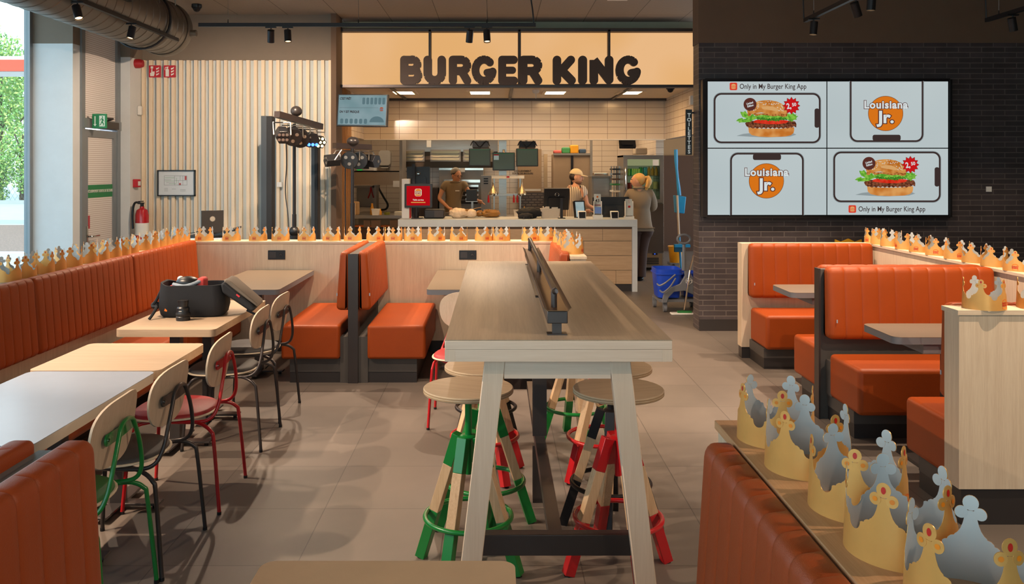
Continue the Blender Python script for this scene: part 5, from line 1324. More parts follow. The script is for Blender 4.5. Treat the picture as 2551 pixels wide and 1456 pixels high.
def can(nm, lab, px_, z, r, h, m, grp, neck=False):
    b = MB(); x = X(px_, FD+.15)
    b.lathe([(0, 0), (r, 0), (r, h*.7), (r*.45, h*.88), (r*.45, h), (0, h)] if neck else [(0, 0), (r, 0), (r*1.03, h*.05), (r*1.03, h*.93), (r*.8, h), (0, h)], n=14, cap=False)
    o = b.build(nm, m, keep=True); o.location = (x, FD+.15, z); tag(o, lab, 'drink', grp)
gcan = M('can_green', '3a8a46', .3, .4); lcan = M('can_lime', 'a5b860', .3, .4); bcan = M('can_blue', '5a98a4', .3, .4); obot = M('bottle_orange', 'c98a2c', .25)
for i in range(6): can('drink_can', 'yellow-green can in the left half of the upper fridge shelf', 1566+i*5.2, sh[0], .027, .115, (lcan, gcan)[i % 2] if i < 3 else lcan, 'cans on the upper fridge shelf')
can('tall_can', 'dark green can, tallest on the upper fridge shelf', 1596, sh[0], .03, .14, gcan, 'tall cans'); can('tall_can', 'pale blue can left of the orange bottles in the fridge', 1607, sh[0], .036, .14, bcan, 'tall cans')
for i in range(3): can('juice_bottle', 'orange juice bottle on the upper fridge shelf', 1617+i*8.8, sh[0], .026, .15, obot, 'orange juice bottles in the fridge', True)
for i, px_ in enumerate((1618, 1633)): can('salad_cup', 'clear dessert cup on the lower fridge shelf, %s of the pair' % ('left', 'right')[i], px_, sh[1], .045, .12, M('cup_clear', 'c9b48a', .2) if i == 0 else MATS['cup_clear'], 'cups on the lower fridge shelf')
can('fruit_pot', 'red and green pot at the left of the lower fridge shelf', 1568, sh[1], .04, .1, jewelred, 'pots')
# left service area
LD = 14.0
t = thing('prep_counter', 'stainless steel prep counter at the kitchen left', 'counter', (X(930, LD), LD+.3, 0))
MB().box(X(868, LD), X(1003, LD), LD, LD+.7, .86, .915).build('worktop', steel, t, world=True)
MB().box(X(872, LD), X(1003, LD), LD+.05, LD+.65, 0, .70).build('base_cabinet', M('prep_base', '5a463a', .4, .5), t, world=True)
MB().box(X(872, LD), X(1003, LD), LD+.03, LD+.06, .715, .75).build('reddish_rail', M('copper_rail', 'b0602c', .4, .6), t, world=True)  # rail in one even reddish brown tone
for k in range(3): MB().box(X((906, 925, 971)[k], LD), X((922, 948, 995)[k], LD), LD+.0, LD+.05, .71, .83).build('drawer', M('drawer_brown', '6e5644', .4) if k == 0 else MATS['drawer_brown'], t, world=True)
t = thing('steel_shelf', 'brushed steel splashback shelf over the prep counter', 'shelf', (X(935, 15.2), 15.2, Z(461, 15.2)))
MB().box(X(868, 15.2), X(1007, 15.2), 15.2, 15.26, Z(461, 15.2), Z(426, 15.2)).build('panel', M('shelf_steel', 'a08a72', .35, .7), t, world=True)
MB().box(X(868, 15.2), X(1007, 15.2), 15.2, 15.6, Z(426, 15.2)-.02, Z(426, 15.2)).build('shelf_board', steel, t, world=True)
MB().box(X(875, 15.2), X(1002, 15.2), 16.0, 16.58, 0, .85).build('rear_unit', steelmatte, t, world=True)
MB().box(X(980, 15.2), X(1005, 15.2), 15.15, 15.2, Z(466, 15.2), Z(451, 15.2)).build('socket_box', whitepl, t, world=True)
t = thing('soup_machine', 'beige machine with a black window on the left kitchen shelf', 'machine', (X(912, 15.3), 15.3, Z(426, 15.2)))
MB().box(X(888, 15.3), X(934, 15.3), 15.22, 15.58, Z(426, 15.2), Z(403, 15.3)).build('body', whitepl, t, world=True, bevel=.01)
MB().box(X(890, 15.3), X(921, 15.3), 15.21, 15.22, Z(421, 15.3), Z(409, 15.3)).build('window', blackplastic, t, world=True)
MB().box(X(892, 15.3), X(904, 15.3), 15.2, 15.21, Z(424.5, 15.3), Z(423, 15.3)).build('green_light', glow('led_green', '20b040', 1.5), t, world=True)
t = thing('paper_dispenser', 'cream paper towel dispenser on the tiled wall at kitchen left', 'dispenser', (X(959, 16.5), 16.5, Z(419, 16.5)))
MB().prism(rrect(X(944, 16.5), X(974, 16.5), Z(413, 16.5), Z(375, 16.5), .06, 5), 16.42, 16.6, 'y').build('cover', whitepl, t, world=True, bevel=.01)
MB().prism(rrect(X(948, 16.5), X(970, 16.5), Z(419, 16.5), Z(411, 16.5), .04, 5), 16.44, 16.6, 'y').build('tray', whitepl, t, world=True)
t = thing('insulated_bag', 'beige paper sack standing on the left of the prep counter', 'bag', (X(880, 14.1), 14.1, .915))
b = MB(); b.box(-.095, .095, -.09, .09, 0, .22); b.build('sack', M('sack_beige', 'b08e62', .8, bump=.8, bs=20), t, bevel=.025, seg=3)
MB().tube([(-.06, -.1, 0), (-.06, -.1, .2)], .004, 4, sub=1).tube([(.05, -.1, 0), (.05, -.1, .2)], .004, 4, sub=1).build('seam', kc, t)
for i, (px_, r, h, lab) in enumerate(((927, .036, .19, 'tall amber sauce bottle on the prep counter'), (947, .03, .10, 'short amber sauce bottle on the prep counter'))):
    t = tag(MB().lathe([(0, 0), (r, 0), (r*.95, h*.5), (r*.5, h*.75), (r*.45, h), (0, h)], cap=False).build('sauce_bottle', amber), lab, 'bottle'); t.location = (X(px_, 14.1), 14.1, .915)
t = tag(MB().lathe([(0, 0), (.045, 0), (.052, .03), (.052, .045), (0, .045)], cap=False).build('sauce_pot', M('olive', '6f7326', .4)), 'low olive green pot on the prep counter', 'pot'); t.location = (X(964, 14.1), 14.1, .915)
t = thing('tray_stack', 'stack of white trays at the right end of the prep counter', 'trays', (X(993, 14.1), 14.1, .915))
for k in range(3): MB().box(-.06, .08, -.1, .1, .02*k, .02*k+.012).build('tray', whitepl, t)
t = tag(MB().tube([(X(924, 15.58), 15.58, Z(466, 15.58)), (X(922, 15.58), 15.58, Z(480, 15.58)), (X(917, 15.58), 15.58, Z(494, 15.58))], .012, 6).tube([(X(924, 15.58), 15.58, Z(466, 15.58)), (X(927, 15.58), 15.58, Z(480, 15.58)), (X(931, 15.58), 15.58, Z(493, 15.58))], .012, 6).build('hanging_tongs', redpaint), 'red tongs hanging open over the prep counter', 'tongs')
t = thing('hose', 'black hose looping down the tiled wall above the prep counter', 'hose', (X(950, 16.4), 16.4, 1.0))
MB().tube([(X(942, 16.4), 16.5, Z(463, 16.4)), (X(944, 16.4), 16.4, Z(470, 16.4)), (X(957, 16.4), 16.35, Z(492, 16.4)), (X(967, 16.4), 16.35, Z(510, 16.4)), (X(962, 16.4), 16.35, Z(521, 16.4)), (X(948, 16.4), 16.4, Z(523, 16.4)), (X(936, 16.4), 16.4, Z(520, 16.4))], .02, 8).build('pipe', blackplastic, t, world=True)
t = thing('wall_box', 'pale shelf unit with a tub hanging left of the black hose', 'shelf', (X(900, 15.6), 15.6, Z(520, 15.6)))
MB().box(X(882, 15.6), X(932, 15.6), 15.6, 15.9, Z(468, 15.6), Z(463, 15.6)).box(X(928, 15.6), X(938, 15.6), 15.6, 15.9, Z(523, 15.6), Z(462, 15.6)).box(X(882, 15.6), X(932, 15.6), 15.6, 15.9, Z(519, 15.6), Z(516, 15.6)).box(X(882, 15.6), X(932, 15.6), 15.88, 15.9, Z(519, 15.6), Z(463, 15.6)).build('frame', steelmatte, t, world=True)
for px_ in (1102,):
    t = bx('steel_divider', steelmatte, X(1000, 14.6), X(1007, 14.6), 14.3, 14.9, 0, 2.4, None); tag(t, 'steel upright panel dividing prep area from grill line', 'panel')
t = bx('hood_notice', whitepl, X(1063, 15.15), X(1074, 15.15), 15.14, 15.17, Z(367, 15.15), Z(349, 15.15), None); tag(t, 'small white notice on the extractor hood', 'notice')

# kitchen ceiling lights
kl = glow('kitchen_light', 'ffca88', 54)
for i, px_ in enumerate((1006, 1196, 1383, 1570)):
    t = thing('ceiling_light', 'square recessed light over the counter, %s from the left' % ordn[i], 'light', (X(px_, 12.35), 12.35, 2.74), 0, 'recessed square lights')
    MB().box(-.14, .14, -.22, .22, .045, .05).build('diffuser', kl, t)
    MB().box(-.19, .19, -.27, -.22, .035, .05).box(-.19, .19, .22, .27, .035, .05).box(-.19, -.14, -.22, .22, .035, .05).box(.14, .19, -.22, .22, .035, .05).build('frame', kc, t)
    t2 = thing('ceiling_vent', 'flat slotted vent in the kitchen soffit, %s from the left' % ordn[i], 'vent', (X((984, 1193, 1395, 1600)[i], 11.3), 11.3, 2.77), 0, 'soffit vents')
    MB().box(-.17, .17, -.05, .05, 0, .02).build('grille', M('vent_panel_paint', 'b39a7c', .6) if i == 0 else MATS['vent_panel_paint'], t2)
lamp('AREA', 'kitchen_back_fill', (.2, 15.2, 2.77), 105, (1, .74, .48), (0, 0, 0), shape='RECTANGLE', size=4.4, size_y=1.6)  # fill light added for the rear kitchen, no fitting modelled
def domecam(lab, x, y, z, m=blackplastic):
    t = thing('dome_camera', lab, 'camera', (x, y, z-.09)); 
    MB().lathe([(0, .09), (.055, .09), (.058, .06), (.05, .045), (0, .045)], cap=False).build('mount', m, t); MB().ball((0, 0, .045), (.042, .042, .042), 16, 10).build('dome', blackmetal, t)
domecam('black dome camera under the soffit at the right of the counter', X(1670, 11.2), 11.2, 2.765)
domecam('black dome camera on the ceiling above the slatted wall', X(490, 9.6), 9.6, CEIL)
t = thing('smoke_detector', 'white smoke detector under the soffit over the counter', 'detector', (X(1335, 11.9), 11.9, 2.70)); MB().lathe([(0, .08), (.05, .08), (.05, .05), (.03, .03), (0, .03)], cap=False).box(-.005, .005, -.005, .005, -.04, .03).build('body', whitepl, t)
t = thing('emergency_light', 'small white emergency light on the grey ceiling', 'light', (X(1539, 9.1), 9.1, CEIL-.05)); MB().box(-.11, .11, -.05, .05, 0, .05).build('body', whitepl, t, bevel=.008)
t = thing('corner_box', 'small white sensor box on the tiled return above the counter', 'sensor', (xk, 11.6, 2.55)); MB().box(-.05, -.0, -.04, .04, 0, .12).build('body', whitepl, t)
t = thing('spot_downlight', 'recessed black downlight in the grey ceiling at top left', 'light', (X(525, 8.9), 8.9, CEIL-.01)); MB().lathe([(.03, .0), (.05, 0), (.05, .01), (.03, .01)], cap=False).build('rim', chrome, t)
# ================================================================ people
def skin_mesh(name, nodes, edges, m, parent, sub=2, extra=None, root=0):
    me = bpy.data.meshes.new('k'); me.from_pydata([n[:3] for n in nodes], edges, [])
    o = bpy.data.objects.new('k', me); COL.objects.link(o)
    o.modifiers.new('s', 'SKIN').branch_smoothing = .6
    sv = me.skin_vertices[0].data
    for i, n in enumerate(nodes):
        r = n[3]; sv[i].radius = r if isinstance(r, tuple) else (r, r); sv[i].use_root = (i == root)
    su = o.modifiers.new('u', 'SUBSURF'); su.levels = sub; su.render_levels = sub
    dg = bpy.context.evaluated_depsgraph_get(); dg.update()
    em = bpy.data.meshes.new_from_object(o.evaluated_get(dg)); bpy.data.objects.remove(o)
    b = MB(); b.v = [tuple(v.co) for v in em.vertices]; b.f = [tuple(p.vertices) for p in em.polygons]; b.m = [0]*len(b.f)
    if extra: extra(b)
    return b.build(name, m, parent, ang=75)
def rotz(p, a): return (p[0]*math.cos(a)-p[1]*math.sin(a), p[0]*math.sin(a)+p[1]*math.cos(a), p[2])
def head(b, c, yaw, pitch=0, s=1.0):
    """c = centre of the skull; the face looks to -Y turned by yaw"""
    def put(x, y, z):
        y, z = y*math.cos(pitch)-z*math.sin(pitch), y*math.sin(pitch)+z*math.cos(pitch)
        x, y, z = rotz((x, y, z), yaw); return (c[0]+x*s, c[1]+y*s, c[2]+z*s)
    b.T = put
    def fn(x, y, z):
        w = 1.0
        if z < 0: w = 1-.32*(-z)**1.3
        yy = y
        if y < 0 and z < .1: yy = y*1.0-.05*max(0, -z)
        if y > 0 and z < -.3: yy = y*(1-.5*(-z-.3))
        return (x*w, yy, z*(1.0 if z > 0 else 1.12))
    b.ball((0, 0, 0), (.073, .095, .108), 24, 16, fn=fn)
    b.ball((0, -.098, -.018), (.012, .018, .026), 10, 8)      # nose
    b.ball((0, -.090, -.058), (.024, .010, .007), 10, 6)      # lips
    for sx in (-1, 1):
        b.ball((sx*.073, .012, -.012), (.009, .02, .03), 10, 8)
        b.ball((sx*.03, -.083, .022), (.018, .012, .006), 8, 6)
    b.T = None
    return put
def eyes(put, par):
    for sx in (-1, 1):
        b = MB(); b.T = put; b.ball((sx*.03, -.087, .008), (.0105, .007, .006), 8, 6); b.T = None; b.build('eye', hairdark, par)
def hand(b, p, d, up, s=1.0, curl=.4):
    """five fingers from palm at p pointing along d"""
    p = Vector(p); d = Vector(d).normalized(); up = Vector(up).normalized(); sd = d.cross(up).normalized()
    b.tube([p-d*.03, p, p+d*.05*s, p+d*.085*s], [.020, .026, .034, .028], 8, sub=2)
    for k, (o, L) in enumerate(((-.027, .062), (-.009, .074), (.009, .07), (.027, .055))):
        a = p+d*.08*s+sd*o*s; b.tube([a, a+d*L*.5*s-up*curl*.012, a+d*L*.8*s-up*curl*.045], .0085*s, 6, sub=2)
    a = p+d*.02*s-sd*.03*s; b.tube([a, a+d*.03*s-sd*.025*s, a+d*.062*s-sd*.022*s-up*curl*.02], .0095*s, 6, sub=2)
def person(lab, loc, H, joints, legs, yaw_head, hcen, shirt, skinm, pants, hands, arms_bare=True, pitch=0, sleeve=.5):
    t = thing('person', lab, 'person', loc)
    # joints: pelvis, waist, chest, neckbase, neck, shL, elL, wrL, shR, elR, wrR
    J = joints
    order = ['pel', 'wai', 'che', 'nb', 'nk', 'hd', 'sl', 'el', 'wl', 'sr', 'er', 'wr', 'hl', 'kl', 'al', 'tl', 'hr', 'kr', 'ar', 'tr']
    rad = dict(pel=(.125, .10), wai=(.115, .09), che=(.13, .10), nb=.06, nk=.047, hd=.055, sl=.048, el=.038, wl=.026, sr=.048, er=.038, wr=.026, hl=.085, kl=.055, al=.036, tl=.034, hr=.085, kr=.055, ar=.036, tr=.034)
    J = dict(J); J.update(legs)
    nodes = [(*J[k], rad[k]) for k in order]; ix = {k: i for i, k in enumerate(order)}
    E = [('pel', 'wai'), ('wai', 'che'), ('che', 'nb'), ('nb', 'nk'), ('nk', 'hd'), ('che', 'sl'), ('sl', 'el'), ('el', 'wl'), ('che', 'sr'), ('sr', 'er'), ('er', 'wr'), ('pel', 'hl'), ('hl', 'kl'), ('kl', 'al'), ('al', 'tl'), ('pel', 'hr'), ('hr', 'kr'), ('kr', 'ar'), ('ar', 'tr')]
    hold = {}
    def extra(b):
        hold['put'] = head(b, hcen, yaw_head, pitch)
        for p, d, u in hands: hand(b, p, d, u)
    skin_mesh('body', nodes, [(ix[a], ix[c]) for a, c in E], skinm, t, 2, extra)
    eyes(hold['put'], t)
    # shirt
    def mid(a, c, f): return tuple(J[a][i]+(J[c][i]-J[a][i])*f for i in range(3))
    so = ['pel', 'wai', 'che', 'nb', 'sl', 'ml', 'sr', 'mr', 'hem']
    P = {'pel': J['pel'], 'wai': J['wai'], 'che': J['che'], 'nb': mid('nb', 'che', .25), 'sl': J['sl'], 'ml': mid('sl', 'el', sleeve*1.1), 'sr': J['sr'], 'mr': mid('sr', 'er', sleeve*1.1), 'hem': (J['pel'][0], J['pel'][1], J['pel'][2]-.10)}
    rr_ = dict(pel=(.165, .135), wai=(.15, .125), che=(.17, .135), nb=.082, sl=.092, ml=.078, sr=.092, mr=.078, hem=(.18, .145))
    n2 = [(*P[k], rr_[k]) for k in so]; i2 = {k: i for i, k in enumerate(so)}
    E2 = [('hem', 'pel'), ('pel', 'wai'), ('wai', 'che'), ('che', 'nb'), ('che', 'sl'), ('sl', 'ml'), ('che', 'sr'), ('sr', 'mr')]
    if sleeve > .8:
        n2 += [(*mid('el', 'wl', .5), .05), (*mid('er', 'wr', .5), .05)]; E2 += []
        i2['fl'] = len(n2)-2; i2['fr'] = len(n2)-1; E2 += [('ml', 'fl'), ('mr', 'fr')]
    skin_mesh('shirt', n2, [(i2[a], i2[c]) for a, c in E2], shirt, t, 2)
    b = MB()
    for q in 'lr':
        h, k, a = J['h'+q], J['k'+q], J['a'+q]
        P5 = [(h[0]*.6+J['pel'][0]*.4, h[1], J['pel'][2]-.07), (h[0], h[1], h[2]-.10), ((h[0]+k[0])/2, (h[1]+k[1])/2, (h[2]+k[2])/2), k, ((k[0]+a[0])/2, (k[1]+a[1])/2+.01, (k[2]+a[2])/2), (a[0], a[1], .06)]
        b.tube(P5, [.07, .09, .105, .118, .112, .105, .1, .095, .09, .086, .084, .082, .08, .078, .076, .074, .072, .072], 18, sub=4)
    b.ball((J['pel'][0], J['pel'][1], J['pel'][2]-.12), (.15, .11, .10), 20, 12)
    b.build('trousers', pants, t, ang=80)
    for a, k in (('al', 'tl'), ('ar', 'tr')):
        q = J[a]; r_ = J[k]; dx, dy = r_[0]-q[0], r_[1]-q[1]
        MB().ball((q[0]+dx*.5, q[1]+dy*.5, .04), (.05+abs(dx)*.6, .05+abs(dy)*.6, .045), 14, 8, fn=lambda x, y, z: (x, y, max(z, -.88))).build('shoe', blackplastic, t)
    return t, hold['put']
stand = dict(hl=(-.09, 0, .86), kl=(-.10, -.02, .47), al=(-.10, .01, .09), tl=(-.11, -.13, .04), hr=(.09, 0, .86), kr=(.10, -.02, .47), ar=(.10, .01, .09), tr=(.11, -.13, .04))
# hairnet worker
d1 = 14.5; hx = X(1128, d1)
base = dict(pel=(.0, .03, .92), wai=(-.0, .02, 1.08), che=(.02, -.0, 1.30), nb=(.04, -.01, 1.45), nk=(.05, -.03, 1.50), hd=(.06, -.04, 1.54),
            sl=(-.13, -.0, 1.435), el=(-.23, -.08, 1.17), wl=(-.06, -.22, 1.02), sr=(.19, .0, 1.425), er=(.30, -.10, 1.24), wr=(.42, -.10, 1.14))
t, put = person('person in a hairnet and khaki short sleeved shirt, bending over trays in the kitchen', (hx, d1, 0), 1.66, base, stand, R(38), (.065, -.05, 1.565), khaki, skin1, brownpants, [((-.06, -.22, 1.02), (.75, -.5, -.4), (0, .2, 1)), ((.42, -.10, 1.14), (1, -.1, -.4), (0, 0, 1))], pitch=.22)
b = MB(); b.T = put; b.ball((0, .035, .048), (.085, .098, .085), 20, 12, fn=lambda x, y, z: (x, y, max(z, -.45+.35*max(0, y))))
b.T = None; b.build('hair_net', M('hair_net', 'b8a88e', .7, alpha=.5, bump=.6, bs=60), t)
b = MB(); b.T = put; b.ball((0, .022, .032), (.080, .092, .088), 24, 14, fn=lambda x, y, z: (x, y, max(z, -.15-.75*max(0, y)))); b.T = None; b.build('hair', hairdark, t)
b = MB(); b.T = put
for sx in (-1, 1): b.ring((sx*.03, -.098, .008), .018, .0022, 16, 5, ax='y')
b.tube([(-.048, -.098, .01), (-.075, -.02, .012)], .002, 5, sub=1).tube([(.048, -.098, .01), (.075, -.02, .012)], .002, 5, sub=1); b.T = None; b.build('glasses', blackmetal, t)
MB().box(.05, .12, -.155, -.148, 1.30, 1.315).build('name_badge', whitepl, t)
MB().ring((.04, -.02, 1.455), .068, .02, 24, 6, sx=1.05, sy=.95).build('collar', khaki, t)
# man in cap
d2 = 13.1; mx_ = X(1434, d2)
base = dict(pel=(0, 0, .93), wai=(0, 0, 1.09), che=(0, 0, 1.29), nb=(.0, 0, 1.43), nk=(.01, -.005, 1.48), hd=(.01, -.01, 1.53), sl=(-.07, .14, 1.385), el=(-.05, .2, 1.12), wl=(.15, .1, 1.02), sr=(.09, -.14, 1.385), er=(.16, -.16, 1.12), wr=(.32, -.12, 1.05))
stripe = stripes('striped_shirt', 'd4c6b0', '6a5c50', .03, 'x', .7, .62)
t, put = person('bearded person in a cream baseball cap and striped shirt behind the tills', (mx_, d2, 0), 1.7, base, stand, R(80), (.012, -.01, 1.555), stripe, skin2, brownpants, [((.15, .1, 1.02), (1, 0, 0), (0, 0, 1)), ((.32, -.12, 1.05), (1, 0, -.2), (0, 0, 1))], pitch=.12)
capm = M('cream_cap', 'cdbb96', .8, bump=.3)
b = MB(); b.T = put; b.ball((0, .01, .040), (.082, .102, .088), 24, 14, fn=lambda x, y, z: (x, y, max(z, -.02))); b.T = None; b.build('cap', capm, t)
b = MB(); b.T = put
v = []; n = 9
for k in range(n):
    a = PI*(k/(n-1)); x = -math.cos(a)*.07; v += [(x, -.065-.02*math.sin(a), .045), (x*1.05, -.085-.088*math.sin(a), .028-.0*math.sin(a)), (x*1.05, -.085-.088*math.sin(a), .022), (x, -.065-.02*math.sin(a), .039)]
f = []
for k in range(n-1):
    for q in range(4): f.append((4*k+q, 4*k+(q+1) % 4, 4*k+4+(q+1) % 4, 4*k+4+q))
b.add(v, f); b.T = None; b.build('cap_peak', capm, t)
b = MB(); b.T = put; b.ball((0, .035, -.005), (.078, .078, .07), 20, 12); b.T = None; b.build('hair', hairdark, t)
b = MB(); b.T = put; b.ball((0, -.03, -.085), (.056, .06, .038), 18, 10).ball((0, -.093, -.045), (.020, .007, .004), 8, 6); b.T = None; b.build('beard', M('beard', '6b4a36', .8, bump=.8, bs=200), t)
# blond woman, back three-quarter, looking left
d3 = 12.75; wx = X(1595, d3)
base = dict(pel=(.02, 0, .90), wai=(.015, .01, 1.04), che=(.0, 0, 1.24), nb=(-.01, 0, 1.38), nk=(-.02, -.0, 1.43), hd=(-.03, 0, 1.48), sl=(-.15, .03, 1.33), el=(-.19, .16, 1.10), wl=(-.10, .34, 1.06), sr=(.15, -.02, 1.33), er=(.21, .08, 1.10), wr=(.10, .30, 1.04))
leg2 = dict(hl=(-.07, 0, .84), kl=(-.07, .02, .46), al=(-.09, .0, .09), tl=(-.13, .11, .04), hr=(.08, 0, .84), kr=(.03, .02, .46), ar=(.01, .0, .09), tr=(.0, .12, .04))
t, put = person('blond person with a ponytail in a khaki grey shirt, back turned, by the fridge', (wx, d3, 0), 1.6, base, leg2, R(-112), (-.035, 0, 1.50), khaki2, skin2, brownpants, [((-.10, .34, 1.06), (.2, 1, 0), (0, 0, 1)), ((.10, .30, 1.04), (-.2, 1, 0), (0, 0, 1))], pitch=-.05, sleeve=1.0)
b = MB(); b.T = put; b.ball((0, .022, .018), (.083, .098, .098), 28, 18, fn=lambda x, y, z: (x, y, max(z, .25-1.1*max(0, min(1, (y+.35)/.7)))))
b.T = None; b.build('hair', hairblond, t)
b = MB(); b.T = put
b.tube([(0, .10, .04), (0, .145, .055), (0, .165, .0), (0.01, .15, -.07), (0, .13, -.13)], [.022, .035, .046, .038, .02], 10, sub=4); b.ring((0, .115, .045), .022, .008, 12, 6, ax='y')
b.T = None; b.build('ponytail', hairblond, t)
MB().ring((-.015, .0, 1.395), .07, .022, 24, 6, sx=1.05, sy=1.0).build('collar', khaki2, t)
MB().box(-.19, -.12, .2, .22, 1.2, 1.24).build('sleeve_cuff', khaki2, t) if False else None
# ================================================================ duct, tracks and spots
DX, DZ, DR = X(412, 9.2), Z(73, 9.2), .284
t = thing('ventilation_duct', 'large dark round ventilation duct running under the ceiling at the left', 'duct', (DX, 5, DZ-DR))
ductm = M('duct_grey', '6a6258', .38, .7, var=.05, vs=2)
b = MB(); prof = []; y = .5
while y < 9.1:
    prof += [(DR, y), (DR, y+.135), (DR+.004, y+.142), (DR+.004, y+.15)]; y += .157
b.lathe(prof, (DX, 0, DZ), 56, ax='y'); b.build('pipe', ductm, t, world=True, ang=25)
MB().lathe([(DR+.006, 9.08), (DR+.012, 9.1), (DR+.012, 9.2), (DR-.01, 9.22), (.0, 9.22)], (DX, 0, DZ), 56, ax='y', cap=False).build('end_collar', ductm, t, world=True)
MB().lathe([(DR+.006, 8.62), (DR+.014, 8.64), (DR+.014, 8.68), (DR+.006, 8.7)], (DX, 0, DZ), 56, ax='y', cap=False).build('joint_ring', ductm, t, world=True)
MB().cyl((DX+DR-.01, 9.15, DZ-.05), (DX+DR+.07, 9.15, DZ-.05), .035).build('end_stub', ductm, t, world=True)
MB().box(DX+.08, DX+DR+.035, 6.9, 7.6, DZ-.02, DZ+.14).build('air_grille', blackmetal, t, world=True)
MB().tube([(DX+math.cos(R(a))*(DR+.02), 8.55, DZ+math.sin(R(a))*(DR+.02)) for a in range(-140, 50, 12)], .012, 6, sub=1).build('strap', blackmetal, t, world=True)
for yy in (6.0, 8.9): MB().cyl((DX+.22, yy, DZ+.2), (DX+.22, yy, CEIL), .006, n=8).build('hanger', steel, t, world=True)
warm = (1, .75, .54)
lens_on = glow('spot_glow', 'ffcf96', 9)
def track(lab, x0, y0, x1, y1, z, wires):
    t = thing('lighting_track', lab, 'track', ((x0+x1)/2, (y0+y1)/2, z))
    MB().box(min(x0, x1)-.017, max(x0, x1)+.017, min(y0, y1)-.017, max(y0, y1)+.017, z, z+.035).build('rail', blackmetal, t, world=True)
    for wx_, wy_ in wires: MB().cyl((wx_, wy_, z+.035), (wx_, wy_, CEIL), .0022, n=6).build('suspension_wire', steel, t, world=True)
    for wx_, wy_ in wires: MB().cyl((wx_, wy_, z+.035), (wx_, wy_, z+.07), .006, .003, n=8).build('wire_grip', blackmetal, t, world=True)
    return t
def spot(lab, x, y, z, aim, energy, cone=80, on=True, arm=.05, vis=True, blend=.35):
    """track head hanging at (x, y, z); aim = direction vector"""
    t = thing('track_spotlight', lab, 'spotlight', (x, y, z), 0, 'track spotlights')
    d = Vector(aim).normalized()
    MB().box(-.05, .05, -.012, .012, -.012, 0).cyl((0, 0, -.012), (0, 0, -arm), .006, n=8).build('arm', blackmetal, t)
    c = Vector((0, 0, -arm-.035))
    a, e = c-d*.055, c+d*.06
    MB().cyl(a, e, .0325, n=24, caps=False).cyl(a, a+d*.003, .0325, n=24).cyl(e-d*.016, e-d*.0145, .0325, n=24).build('housing', blackmetal, t)
    MB().cyl(e-d*.014, e-d*.012, .027, n=20).build('lens', lens_on if on else charcoal, t)
    if energy:
        o = lamp('SPOT', 'spot_beam', tuple(c+d*.062), energy, warm, (0, 0, 0), t, spot_size=R(cone), spot_blend=blend, shadow_soft_size=.012)
        o.rotation_euler = d.to_track_quat('-Z', 'Y').to_euler()
    return t
TZ = 3.0
track('black lighting track beside the ventilation duct on the left', -3.315, 1.0, -3.315, 8.85, TZ, [(-3.315, 8.4), (-3.315, 6.9), (-3.315, 3.0)])
SE = 110
spot('track spotlight by the duct, nearer of the two seen there', -3.315, 6.75, TZ, (.35, -.25, -1), SE)
spot('track spotlight by the duct, farther of the two seen there', -3.315, 7.75, TZ, (-.12, -.25, -1), SE*.7, 90)
spot('track spotlight on the duct side track, over the white table', -3.315, 2.93, TZ, (.84, .30, -1), SE*6, 62, blend=.6)
spot('track spotlight on the duct side track, over the small oak table', -3.315, 3.85, TZ, (.84, .28, -1), SE*3.6, 48, blend=.6)
spot('track spotlight on the duct side track, over the bag table', -3.315, 4.75, TZ, (.84, .25, -1), SE*3.8, 48, blend=.6)
track('long black lighting track hanging crosswise before the lit sign', X(500, 7.95), 7.95, X(1330, 7.95), 7.95, TZ, [(X(568, 7.95), 7.95), (X(893, 7.95), 7.95), (X(1213, 7.95), 7.95)])
for px_, aim, e, lab in ((675, (-.12, .45, -1), SE*2.3, 'track spotlight before the slatted wall, left of the pair'), (717, (.1, -.2, -1), SE*1.8, 'track spotlight before the slatted wall, right of the pair'), (1170, (-.1, .38, -1), SE*2.6, 'track spotlight before the lit sign, left of the pair'), (1213, (.05, -.22, -1), SE*1.8, 'track spotlight before the lit sign, right of the pair')):
    spot(lab, X(px_, 7.95), 7.95, TZ, aim, e, 168 if px_ == 675 else 112)
t = tag(MB().tube([(X(1330, 7.95), 7.95, TZ+.02), (X(1327, 7.95), 7.95, TZ+.15), (X(1322, 7.95), 7.95, TZ+.3), (X(1320, 7.95), 7.9, CEIL-.005)], .007, 8).build('power_cable', blackplastic), 'black power cable dropping from the ceiling to the crosswise track', 'cable')
track('black crosswise track added over the bar table for fill light, above the view', -1.4, 5.6, 2.0, 5.6, TZ, [(-1.2, 5.6), (1.8, 5.6)])  # unseen track, added to carry the fill spots below
for xx, lab in ((-1.15, 'added fill spotlight over the aisle, on the crosswise track above the bar table'), (.3, 'added fill spotlight in the middle of the crosswise track above the bar table'), (1.6, 'added fill spotlight at the right of the crosswise track above the bar table')):
    spot(lab, xx, 5.6, TZ, (.05, .62, -1), SE*1.4, 85)  # added spots, out of view, brighten the fronts of the rear half wall
XT1, XT2 = 2.8, 4.43
track('black lighting track in front of the brown wall above the displays', XT1, 1.5, XT1, 7.69, TZ, [(XT1, 7.5), (XT1, 5.2)])
track('black lighting track at the upper right corner of the room', XT2, 2.0, XT2, 7.67, TZ, [(XT2, 7.5)])
t = tag(MB().cyl((XT1-.03, 7.66, TZ+.03), (XT1-.045, 7.66, CEIL), .006, n=6).build('power_cable', blackplastic), 'black cable feeding the track above the displays', 'cable')
t = tag(MB().cyl((XT2-.03, 7.64, TZ+.03), (XT2-.05, 7.64, CEIL), .006, n=6).build('power_cable', blackplastic), 'black cable feeding the track at the upper right corner', 'cable')
spot('track spotlight pointing straight down above the displays, nearest the wall', XT1, 7.5, TZ, (-.1, -.02, -1), SE*2.8, 90)
